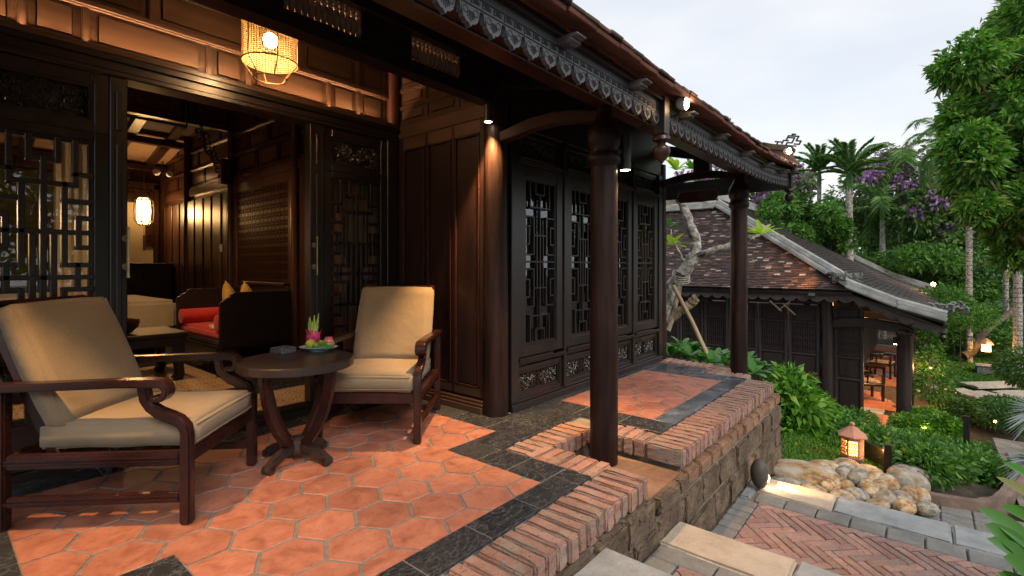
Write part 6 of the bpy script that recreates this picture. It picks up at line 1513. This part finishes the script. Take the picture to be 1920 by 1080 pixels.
# background trees: (pixel x, pixel y of crown centre, depth, radii, leaves, material, label)
bgt = [(1330, 385, 24, (2.6, 2.6, 1.2), 5000, 'leaf_far', 'purple flowering tree rising behind the roof between column and eave', ('petal', 1500, .22)),
 (1400, 360, 25, (3.0, 3.0, 1.5), 5000, 'leaf_far', 'purple flowering tree just right of the far veranda column', ('petal', 2600, .22)),
 (1450, 415, 21, (2.2, 2.2, 1.3), 8000, 'leaf_mid', 'rounded bright shrub tree right of the far veranda column behind the pale ridge', None),
 (1510, 452, 21, (1.8, 1.8, 1.0), 8000, 'leaf_mid', 'rounded dark green tree behind the middle of the sloping roof', None),
 (1570, 505, 23, (1.6, 1.6, .8), 6000, 'leaf_dark', 'low dark tree beside the palm trunks behind the roof', None),
 (1650, 515, 27, (3.0, 3.0, 1.4), 8000, 'leaf_dark', 'dark tree behind the far end of the sloping roof', None),
 (1700, 370, 27, (3.6, 3.6, 2.4), 9000, 'leaf_far', 'large purple flowering tree left of the bright leafy tree', ('petal', 2400, .20)),
 (1775, 420, 25, (2.6, 2.6, 2.6), 8000, 'leaf_far', 'purple flowering tree directly below the bright leafy tree', ('petal', 1500, .18)),
 (1720, 520, 22, (2.4, 2.4, 1.6), 9000, 'leaf_mid', 'green tree above the floodlit end of the lower roof', None),
 (1800, 560, 21, (1.8, 1.8, 2.2), 6000, 'leaf_dark', 'shadowy feathery tree right of the lower roof corner', None),
 (1870, 540, 26, (3.2, 3.2, 2.6), 8000, 'leaf_dark', 'dark tree behind the ringed palm trunks at the right edge', None),
 (1930, 480, 27, (3.0, 3.0, 3.0), 7000, 'leaf_far', 'tree cut by the right edge of the photo below the leafy crown', ('petal', 900, .16)),
 (1690, 440, 36, (3.5, 3.5, 1.8), 6000, 'leaf_far', 'pale distant tree behind the coconut palms', None),
 (1880, 400, 34, (5, 5, 3.6), 7000, 'leaf_far', 'pale distant tree seen between the leafy crown and palm trunks', None),
 (1750, 480, 40, (5, 5, 2.6), 7000, 'leaf_dark', 'distant dark tree in the middle of the far treeline', None),
 (1560, 525, 44, (7, 7, 2.0), 7000, 'leaf_dark', 'low distant tree behind the palm trunks', None),
 (1270, 325, 8.6, (.35, .35, .18), 260, 'leaf_yellow', 'sprig of yellow-green frangipani leaves above the end beam', None)]
for i, (a, e, d, rad, nl, mt, lb, ex) in enumerate(bgt[:-1]):
    q = wpos(a, e, d); sc_ = d/22
    tree('flowering_tree' if ex else 'garden_tree', lb, (q.x, q.y, -2.5), q, rad, int(nl*1.15), mt, (.14*sc_, .26*sc_), (.08*sc_, .14*sc_), 34, .14, extra=ex, group='trees behind the lower house', seed=i)
# distant wood behind everything
bl = []
for k in range(120):
    px_ = random.uniform(1180, 2350); d = random.uniform(46, 70); top = 455 if px_ > 1560 else 480
    q = wpos(px_, random.uniform(top-20, 540), d); bl.append((q.x, q.y, q.z, 3.2, 3.2, 2.6))
P, D = blob_points(bl, 26000, .5); o = link('distant_wood', leaves_mesh('distant_wood', P, D, (.45, .8), (.3, .5), M['leaf_dark'])); tag(o, kind='stuff')
# palms
def palm(label, px_, top, d, base_h, fr_n, fl_, lean=0, droop=1.0, ring=False, mat='leaf_palm', thin=.075, wid=.06, upb=.5, tmat='bark', arc=1.0, elt=(78, 95)):
    q = wpos(px_, top, d); b = Vector((q.x, q.y, -2.5)); t = thing('palm_tree', label, 'palm', b)
    m_ = MB(); pts = []; rs = []
    for k in range(13): u = k/12; pts.append(b.lerp(q, u)+Vector((lean*math.sin(u*2), 0, 0))); rs.append(thin*(1.25-.35*u)*(1+(.06 if k % 2 else 0)))
    m_.tube(pts, rs, 10); m_.build('trunk', M[tmat], t, smooth=True)
    if ring:
        m_ = MB(); n = int((q.z-b.z)/.16)
        for k in range(n): z = b.z+.16*k; r_ = thin*(1.27-.35*k/n); pp_ = b.lerp(q, k/n)+Vector((lean*math.sin(k/n*2), 0, 0)); m_.lathe(pp_.x, pp_.y, [(r_*.98, pp_.z-.022), (r_*1.05, pp_.z), (r_*.98, pp_.z+.022)], 10)
        m_.build('trunk_rings', M['barkdark'], t)['kind'] = 'stuff'
    MB().tube([q-Vector((0, 0, .5)), q, q+Vector((0, 0, .35))], [thin*.95, thin*1.05, thin*.5], 8).build('crown_shaft', M['leaf_gloss'], t, smooth=True)
    for f in range(fr_n):
        az = f*2.39996+random.uniform(-.2, .2); el = R(elt[0]-elt[1]*(f/fr_n)); ln_ = fl_*random.uniform(.85, 1.1)
        h = Vector((math.cos(az), math.sin(az), 0)); cur = q+Vector((0, 0, .25)); ang = el; rach = [cur.copy()]
        for s in range(14): cur = cur+(h*math.cos(ang)+Vector((0, 0, math.sin(ang))))*ln_/14; ang -= .13*droop*(.5+s/9)*arc; rach.append(cur.copy())
        P = []; Dd = []; nn = 58
        for k in range(nn):
            u = .12+.88*k/nn; i = min(int(u*14), 13); p = rach[i].lerp(rach[i+1], u*14-i); dr = (rach[i+1]-rach[i]).normalized(); sd_ = dr.cross(Vector((0, 0, 1))); 
            if sd_.length < .05: sd_ = Vector((-h.y, h.x, 0))
            sd_.normalize()
            for sg_ in (-1, 1): P.append(p); Dd.append(dr*.75+sd_*sg_*.9+Vector((0, 0, -.25+upb*.3+random.uniform(-.15, .15))))
        P = np.array([tuple(v) for v in P]); Dd = np.array([tuple(v) for v in Dd]); L_ = fl_*.26
        me = leaves_mesh('frond', P, Dd, (L_*.7, L_), (wid*.6, wid), M[mat], .05, .25*droop)
        o_ = sub(t, 'frond', me, b)
        MB().tube(rach, [.018*(1-k/16) for k in range(15)], 5).build('rachis', M['leaf_gloss'], o_)
    return t
palm('slim areca palm left of the palm pair, nearest the eave tip', 1536, 332, 21, 0, 12, 1.3, thin=.085, wid=.10, droop=.34, upb=1.6, elt=(86, 78))
palm('taller fuller areca palm right of the palm pair', 1592, 338, 20, 0, 16, 1.5, thin=.13, wid=.11, droop=.36, upb=1.6, elt=(86, 80))
palm('short palm with spread fronds below the slim areca palm', 1510, 415, 22, 0, 10, 1.4, thin=.08, wid=.10, droop=.5, upb=.8)
palm('coconut palm with long drooping fronds left of the leafy tree', 1690, 330, 26, 0, 12, 3.2, thin=.14, wid=.09, droop=1.0)
palm('low coconut palm drooping beside the areca trunks', 1655, 400, 25, 0, 9, 2.4, thin=.12, wid=.09, droop=.9)
palm('palm whose frond tips show above the leafy tree edge', 1775, 275, 30, 0, 11, 3.0, thin=.12, wid=.09, droop=1.1)
for k, (a, d, th_, lb) in enumerate(((1817, 18, .085, 'tall ringed pale palm trunk left of the others at the right side'), (1886, 19, .07, 'slim ringed palm trunk second from the right edge'), (1908, 17, .10, 'thick ringed palm trunk nearest the right edge'), (1851, 24, .07, 'thin distant palm trunk between the two ringed trunks'))):
    palm(lb, a, 250 if k else 300, d, 0, 8, 2.2, thin=th_, wid=.08, ring=True)
# frangipani tree
def fr_pt(px_, py_, d=7.4): return wpos(px_, py_, d)
fb = gz_(1262, 640, 7.6)
fg = thing('frangipani_tree', 'pale knobbly frangipani tree with few leaves behind the far veranda post', 'tree', fb)
def limb(pts, rs, name='limb', mat='bark'):
    P = [fr_pt(*p) for p in pts]; Q = []; Rr = []
    for i in range(len(P)-1):
        for j in range(5): t = j/5; Q.append(P[i].lerp(P[i+1], t)+Vector((random.uniform(-1, 1), random.uniform(-1, 1), random.uniform(-1, 1)))*.012); Rr.append((rs[i]*(1-t)+rs[i+1]*t)*random.uniform(.9, 1.12))
    Q.append(P[-1]); Rr.append(rs[-1]); MB().tube(Q, [v*.82 for v in Rr], 12).build(name, M[mat], fg, smooth=True)
limb([(1236, 700, 7.5), (1240, 600, 7.5), (1255, 545, 7.5), (1285, 505, 7.45), (1303, 478, 7.4), (1306, 452, 7.4), (1290, 410, 7.4), (1275, 375, 7.45), (1285, 350, 7.5)], [.12, .12, .13, .12, .105, .095, .08, .07, .05])
limb([(1275, 515, 7.4), (1310, 480, 7.3), (1350, 466, 7.1), (1385, 455, 7.0), (1408, 445, 6.9), (1424, 441, 6.9)], [.09, .065, .055, .05, .045, .035])
limb([(1245, 608, 7.5), (1275, 583, 7.4), (1298, 567, 7.3), (1307, 558, 7.25)], [.09, .08, .085, .075], 'cut_branch', 'deadwood')
limb([(1285, 350, 7.5), (1278, 335, 7.6), (1268, 322, 7.7)], [.05, .035, .02]); limb([(1290, 500, 7.4), (1265, 460, 7.5), (1258, 430, 7.5)], [.03, .02, .015], 'twig')
limb([(1282, 510, 7.5), (1270, 560, 7.45), (1252, 620, 7.4)], [.04, .045, .05], 'cut_branch', 'deadwood')
pr_ = thing('prop_pole', 'leaning bamboo pole propping the frangipani trunk', 'pole', fb)
MB().tube([fr_pt(1262, 535, 7.3), fr_pt(1296, 600, 7.2), fr_pt(1328, 670, 7.1)], [.03, .032, .034], 10).build('pole', M['bamboo'], pr_, smooth=True)
m_ = MB()
for k in range(4): 
    c0 = fr_pt(1277, 513+k*4, 7.42); m_.tube([c0+Vector((.125*math.cos(t), .125*math.sin(t), .06*math.sin(t+1))) for t in [j*.55 for j in range(13)]], .006, 5)
m_.build('binding_rope', M['slab'], pr_)
def big_leaf(m_, p, d, L_, W_, droop_=.3, n=7, fold_=.22, face=None):
    p = Vector(p); d = Vector(d).normalized(); sd_ = d.cross(face if face is not None else Vector((0, 0, 1)))
    if sd_.length < .1: sd_ = Vector((1, 0, 0))
    sd_.normalize(); up_ = sd_.cross(d); b = len(m_.v); cur = p
    for i in range(n+1):
        t = i/n; w_ = W_/2*math.sin(math.pi*min(1, t*.92+.04))**.75*(1 if t < .99 else .02)
        m_.v += [tuple(cur+sd_*w_+up_*w_*fold_), tuple(cur), tuple(cur-sd_*w_+up_*w_*fold_)]
        dd = (d-Vector((0, 0, droop_*t*1.2))).normalized(); cur = cur+dd*L_/n
    for i in range(n):
        for k in range(2): m_.f.append((b+i*3+k, b+i*3+k+1, b+(i+1)*3+k+1, b+(i+1)*3+k))
def cluster(c, n, L_, W_, mat, par, name='leaf', up=.3, droop_=.3, seed=0, dirs=None, spread=1.0):
    r = random.Random(seed)
    for k in range(n):
        a = k*2.4+r.uniform(-.3, .3); e = up+r.uniform(-.3, .5); d = Vector((math.cos(a)*math.cos(e)*spread, math.sin(a)*math.cos(e)*spread, math.sin(e)))
        m_ = MB(); big_leaf(m_, Vector(c)+d*.02, d, L_*r.uniform(.75, 1.15), W_*r.uniform(.8, 1.1), droop_); m_.build(name, M[mat], par, smooth=True)
cluster(fr_pt(1428, 440, 6.9), 12, .28, .085, 'leaf_yellow', fg, seed=1); cluster(fr_pt(1268, 320, 7.7), 10, .26, .09, 'leaf_yellow', fg, seed=2, up=.5)
cluster(fr_pt(1258, 460, 7.0), 9, .26, .08, 'leaf_yellow', fg, seed=3, up=.3); cluster(fr_pt(1256, 425, 7.6), 7, .22, .08, 'leaf_mid', fg, seed=4); cluster(fr_pt(1300, 318, 7.9), 7, .25, .1, 'leaf_mid', fg, seed=5, up=.6)
# leafy plants behind and beside the terrace
def leafy(name, label, spots, nl, ll, lwid, mat, cat='plant', group=None, stems=True):
    c0 = spots[0]; base = Vector((c0[0], c0[1], T(c0[0], c0[1]))); t = thing(name, label, cat, base, group=group)
    P, D = blob_points(spots, nl, .6, 1.2); sub(t, 'foliage', leaves_mesh('foliage', P, D, ll, lwid, M[mat], .2, .2), base)
    m_ = MB()
    for b in spots: 
        for _ in range(3): m_.tube([(b[0]+random.uniform(-.1, .1), b[1]+random.uniform(-.1, .1), T(b[0], b[1])-.05), (b[0]+random.uniform(-.05, .05), b[1], b[2]-b[5]*.3), (b[0], b[1], b[2]+b[5]*.6)], [.012, .01, .004], 5)
    m_.build('stems', M['barkdark'], t); return t
def spots_px(lst):
    out = []
    for a, e, d, rx, rz_ in lst: q = wpos(a, e, d); out.append((q.x, q.y, q.z, rx, rx, rz_))
    return out
def broad(label, px_, py_, d, n, L_, W_, seed, mat='leaf_gloss'):
    q = wpos(px_, py_, d); t = thing('broadleaf_plant', label, 'plant', (q.x, q.y, T(q.x, q.y)), group='broad-leaved plants behind the terrace end')
    MB().tube([(q.x, q.y, T(q.x, q.y)-.05), (q.x, q.y, q.z)], .012, 6).build('stem', M['leaf_mid'], t)
    cluster(q, n, L_, W_, mat, t, seed=seed, up=.35)
BL = ['broad-leaved plant touching the far corner column base', 'broad-leaved plant second right of the corner column', 'broad-leaved plant in front of the cut branch', 'broad-leaved plant just left of the bamboo pole foot', 'broad-leaved plant in front of the bamboo pole foot', 'broad-leaved plant right of the bamboo pole foot', 'tall broad-leaved plant two right of the bamboo pole', 'low broad-leaved plant above the brick terrace corner', 'broad-leaved plant just left of the far veranda column', 'broad-leaved plant just right of the far veranda column', 'low broad-leaved plant right of the far veranda column base', 'broad-leaved plant nearest the outer terrace end', 'rearmost broad-leaved plant below the cut branch', 'broad-leaved plant peeking out behind the far veranda column']
k = 0
for a, e, d in ((1258, 668, 7.0), (1272, 662, 7.2), (1290, 672, 6.9), (1302, 660, 7.3), (1318, 676, 7.0), (1332, 682, 6.8), (1345, 672, 7.3), (1358, 684, 6.9), (1372, 676, 7.2), (1405, 690, 6.6), (1412, 700, 6.4), (1425, 696, 6.7), (1280, 650, 7.6), (1395, 680, 7.0)):
    broad(BL[k], a, e, d, 13, .24, .10, k, 'leaf_gloss' if k % 3 else 'leaf_yellow2' if 'leaf_yellow2' in M else 'leaf_gloss'); k += 1
leafy('terrace_shrub', 'glossy green shrub crowding the outer end of the terrace wall', spots_px([(1478, 740, 6.3, .26, .25), (1500, 770, 6.2, .28, .28), (1475, 800, 6.1, .22, .26), (1520, 760, 6.6, .24, .2), (1500, 820, 6.0, .22, .2), (1480, 710, 6.5, .2, .16), (1530, 800, 6.4, .22, .2), (1465, 845, 5.9, .12, .18)]), 2600, (.08, .20), (.03, .075), 'leaf_bright', 'shrub')
leafy('terrace_shrub', 'darker ferny shrub between the terrace end and the clay lantern', spots_px([(1545, 825, 6.6, .28, .2), (1570, 800, 7.4, .35, .25), (1555, 850, 6.0, .2, .12), (1530, 850, 5.9, .2, .12), (1600, 790, 8, .35, .2)]), 5200, (.05, .10), (.02, .04), 'leaf_mid', 'shrub')
def reddish(label, px_, py_, d, seed):
    q = wpos(px_, py_, d); g_ = Vector((q.x, q.y, T(q.x, q.y))); t = thing('sprig_plant', label, 'plant', g_); r = random.Random(seed); m_ = MB(); P = []; D = []
    for s in range(6):
        tip = q+Vector((r.uniform(-.18, .18), r.uniform(-.18, .18), r.uniform(-.15, .12))); m_.tube([g_, g_.lerp(tip, .6)+Vector((r.uniform(-.05, .05), 0, 0)), tip], [.008, .006, .002], 5)
        for k in range(34): u = .4+.6*k/34; p = g_.lerp(tip, u); P.append(tuple(p)); a = k*2.4; D.append((math.cos(a), math.sin(a), .4))
    m_.build('stems', M['barkdark'], t); sub(t, 'foliage', leaves_mesh('foliage', np.array(P), np.array(D), (.05, .09), (.018, .03), M['leaf_yellow3']), g_)
M['leaf_yellow3'] = leaf('olive_sprig_leaf', (.12,.14,.05), (.22,.22,.08), (.3,.26,.12))
reddish('wispy olive sprig plant rising above the terrace end', 1500, 700, 6.6, 1); reddish('second wispy sprig plant lower down beside the shrub', 1545, 775, 6.7, 2)
leafy('mound_plant', 'small tangled weeds on the grass mound beside the block wall end', spots_px([(1480, 868, 5.3, .12, .07), (1500, 855, 5.5, .15, .09), (1530, 862, 5.3, .13, .08), (1560, 868, 5.2, .10, .06)]), 1500, (.04, .10), (.012, .03), 'twigleaf', 'plant')
leafy('mound_plant', 'dark fern-like weeds on the mound left of the clay lantern', spots_px([(1555, 845, 5.7, .16, .1), (1572, 838, 5.9, .14, .1), (1525, 842, 5.8, .18, .1)]), 2200, (.05, .12), (.012, .028), 'leaf_mid', 'plant')
# hedges and beds to the right of the second house
hed = [(1745, 585, 15.0, .6, .45), (1765, 570, 16, .8, .6), (1800, 590, 17, 1.0, .5), (1740, 640, 13.0, .35, .4), (1745, 680, 12.0, .30, .4), (1750, 725, 11.0, .35, .35), (1738, 610, 14, .4, .3)]
leafy('climbing_shrub', 'tall leafy shrub column growing along the veranda posts of the lower house', spots_px(hed), 11000, (.07, .13), (.035, .06), 'leaf_mid', 'shrub')
leafy('hedge', 'loose green hedge behind the small lawn at the right', spots_px([(1790, 615, 19, 1.2, .7), (1840, 610, 20, 1.4, .8), (1890, 625, 19, 1.3, .7), (1930, 640, 18, 1.2, .8), (1905, 600, 22, 1.6, .9), (1860, 590, 24, 1.8, .8)]), 12000, (.10, .18), (.05, .08), 'leaf_mid', 'hedge')
leafy('bed_shrub', 'yellow-green lit shrub row at the foot of the lower house column', spots_px([(1712, 800, 9.2, .35, .22), (1740, 790, 9.6, .35, .25), (1700, 835, 8.3, .35, .2), (1735, 830, 8.5, .35, .2), (1770, 800, 9.0, .3, .2), (1650, 835, 8.6, .4, .12), (1620, 845, 8.2, .3, .12)]), 9000, (.06, .11), (.03, .055), 'leaf_bright', 'shrub')
bs = []; rb = random.Random(12)
while len(bs) < 95:
    x, y = rb.uniform(6.0, 11.6), rb.uniform(-2.2, 1.0)
    lim = -.30-.16*(x-6) if x > 6.3 else .0+(6.3-x)*1.2
    if y < lim or (x < 7.4 and y > .42): continue
    if x > 8.8 and y > .2 and x > 10.8: continue
    bs.append((x, y, T(x, y)+.13, .24, .24, .16))
bs = [(b[0], b[1], b[2], b[3], b[3], b[5]) for b in bs]
_sp = spots_px
leafy('ground_shrub', 'dense low dark green shrubs filling the kerbed bed', bs, 42000, (.05, .095), (.025, .05), 'leaf_mid', 'shrub')
leafy('ground_shrub', 'dark clump of shrub in front of the stepping stones', spots_px([(1800, 765, 11, .5, .22), (1850, 775, 10.5, .6, .22), (1900, 770, 10, .6, .25), (1780, 750, 12, .4, .18), (1930, 690, 11, .6, .45), (1900, 780, 9, .5, .25)]), 12000, (.06, .10), (.03, .05), 'leaf_dark', 'shrub')
lt_ = MB()
# grass
def grass(name, pts_fn, n, h, mat, seed):
    r = np.random.default_rng(seed); P = []; 
    while len(P) < n:
        x, y = pts_fn(r); P.append((x, y, T(x, y)-.01))
    P = np.array(P); D = r.normal(size=(n, 3))*.45; D[:, 2] = 1.0
    o = link(name, leaves_mesh(name, P, D, (h*.6, h), (.006, .011) if h < .12 else (.02, .04), M[mat], .1, .3)); return tag(o, kind='stuff')
grass('mound_grass', lambda r: (lambda q: (q.x, q.y))(wz(r.uniform(1470, 1690), r.uniform(800, 885), -.88)), 15000, .085, 'leaf_bright', 1)
grass('lawn_grass', lambda r: (lambda q: (q.x, q.y))(wz(r.uniform(1765, 1940), r.uniform(655, 730), -2.4)), 26000, .14, 'leaf_mid', 2)
# small garden fittings
t = thing('path_bollard', 'short dark square garden bollard standing in the low shrubs', 'bollard', wpos(1812, 828, 7.2)); q = wpos(1812, 828, 7.2)
MB().box(q.x-.035, q.x+.035, q.y-.035, q.y+.035, q.z-.3, q.z+.36).build('post', M['black'], t, bevel=.004); MB().box(q.x-.04, q.x+.04, q.y-.04, q.y+.04, q.z+.36, q.z+.375).build('cap', M['black'], t)
q = wpos(1845, 690, 16.5); t = thing('drain_box', 'small grey-green box on the far lawn', 'box', (q.x, q.y, q.z)); MB().box(q.x-.28, q.x+.28, q.y-.2, q.y+.2, q.z-.15, q.z+.08).build('box_body', M['orn'], t, bevel=.02); MB().box(q.x-.3, q.x+.3, q.y-.22, q.y+.22, q.z+.08, q.z+.11).build('lid', M['orn'], t, bevel=.01)
q = wpos(1849, 648, 17.5); t = thing('clay_lantern', 'small lit garden lantern in the hedge behind the lawn', 'lantern', (q.x, q.y, q.z))
MB().lathe(q.x, q.y, [(.14, q.z-.2), (.13, q.z+.05)], 6).build('lantern_body', M['amber'], t); MB().lathe(q.x, q.y, [(.24, q.z+.05), (.16, q.z+.16), (.03, q.z+.26)], 6).build('roof', M['clay'], t)
point('far_lantern_light', (q.x-.3, q.y-.1, q.z), 20, (1, .5, .15), .1, t)
for k, (a, e, d, lb) in enumerate(((1866, 790, 8.0, 'tiny amber path light among the shrubs at right'), (1637, 874, 5.3, 'tiny amber light under the timber rail'), (1747, 770, 10.2, 'amber light hidden in the shrubs beside the lower house column'), (1735, 800, 9.0, 'amber uplight in the yellow-lit shrubs below the lower house'), (1745, 690, 11.6, 'amber light in the climbing shrub halfway along the veranda'))):
    glowball('path_light', lb, wpos(a, e, d), .02, 'amber', 3 if k < 2 else 12)
# bent trunk over the lawn
t = thing('leaning_trunk', 'bare brown leaning tree trunk bending over the lawn', 'tree', wpos(1812, 668, 18)); P = [wpos(*p) for p in ((1806, 668, 18), (1822, 660, 18), (1838, 630, 18), (1862, 608, 18.2), (1890, 590, 18.4), (1905, 575, 18.6), (1900, 556, 18.8))]
MB().tube(P, [.16, .15, .13, .12, .10, .09, .05], 10).build('trunk', M['barkdark'], t, smooth=True)
# foreground plants at right edge
fp = wpos(1990, 1100, 2.3); t = thing('broadleaf_plant', 'large glossy green leaves reaching in at the lower right edge nearest the camera', 'plant', (fp.x, fp.y, -1.0))
for (ax, ay, ad, bx_, by_, bd2, W_, mt) in ((1985, 1075, 2.2, 1840, 955, 2.15, .10, 'leaf_gloss'), (1990, 1110, 2.2, 1850, 985, 2.1, .12, 'leaf_gloss'), (2010, 1120, 2.2, 1855, 1010, 2.05, .09, 'leaf_gloss'), (2010, 1150, 2.1, 1885, 1045, 2.0, .12, 'leaf_gloss'), (2010, 990, 2.4, 1872, 895, 2.4, .06, 'leaf_yellow3'), (2010, 950, 2.5, 1885, 868, 2.5, .07, 'leaf_gloss'), (2000, 1010, 2.4, 1880, 950, 2.4, .08, 'leaf_gloss'), (1990, 1160, 2.1, 1875, 1075, 2.0, .08, 'leaf_gloss')):
    a_, b_ = wpos(ax, ay, ad), wpos(bx_, by_, bd2); d = b_-a_; m_ = MB(); big_leaf(m_, a_, d+Vector((0, 0, .12*d.length)), d.length*1.03, W_*1.15, .22, 12, .3, face=Vector((-c_*.75, -s_*.75, .8))); m_.build('leaf', M[mt], t, smooth=True)
    MB().tube([(fp.x, fp.y, -1.0), (a_+Vector((0, 0, -.05))), a_], [.012, .009, .006], 6).build('stalk', M['leaf_mid'], t)
def fan(label, cx, cy, d, n, L_, a0, a1, mat='leaf_grey'):
    q = wpos(cx, cy, d); g_ = Vector((q.x, q.y, T(q.x, q.y))); t = thing('fan_palm', label, 'palm', g_); P = []; D = []
    MB().tube([g_, q], .012, 6).build('stem', M['leaf_mid'], t)
    for k in range(n):
        a = R(a0+(a1-a0)*k/(n-1)); P.append(tuple(q)); D.append((math.cos(a)*s_-.1*c_, -math.cos(a)*c_-.1*s_, math.sin(a)))
    sub(t, 'frond', leaves_mesh('frond', np.array(P), np.array(D), (L_*.85, L_), (.02, .028), M[mat], .1, .15), g_)
fan('pale blue-grey fan palm frond poking in at the right edge above the kerb', 1945, 862, 4.2, 12, .42, 160, 215); fan('pale spiky fan palm at the right edge over the dark shrubs', 1950, 775, 5.0, 16, .45, 140, 215)

# garden trees facing the veranda, outside the photo but mirrored in its window panes
for k, (x, y, h, r_) in enumerate(((-6, -7.5, 2.6, 2.6), (-1.5, -9.5, 3.0, 3.0), (3.5, -10.5, 2.8, 2.8), (8.5, -10, 3.0, 3.0), (-10, -2, 3, 2.8))):
    tree('garden_tree', ['garden tree behind the camera opposite the left door', 'garden tree behind the camera opposite the open doors', 'garden tree across the steps from the terrace', 'garden tree across the path from the planted bed', 'garden tree left of the veranda'][k], (x, y, -1.05), (x, y, h), (r_, r_, r_*.85), 5000, 'leaf_mid', (.2, .34), (.11, .18), 26, .16, seed=60+k, group='garden trees outside the photo')
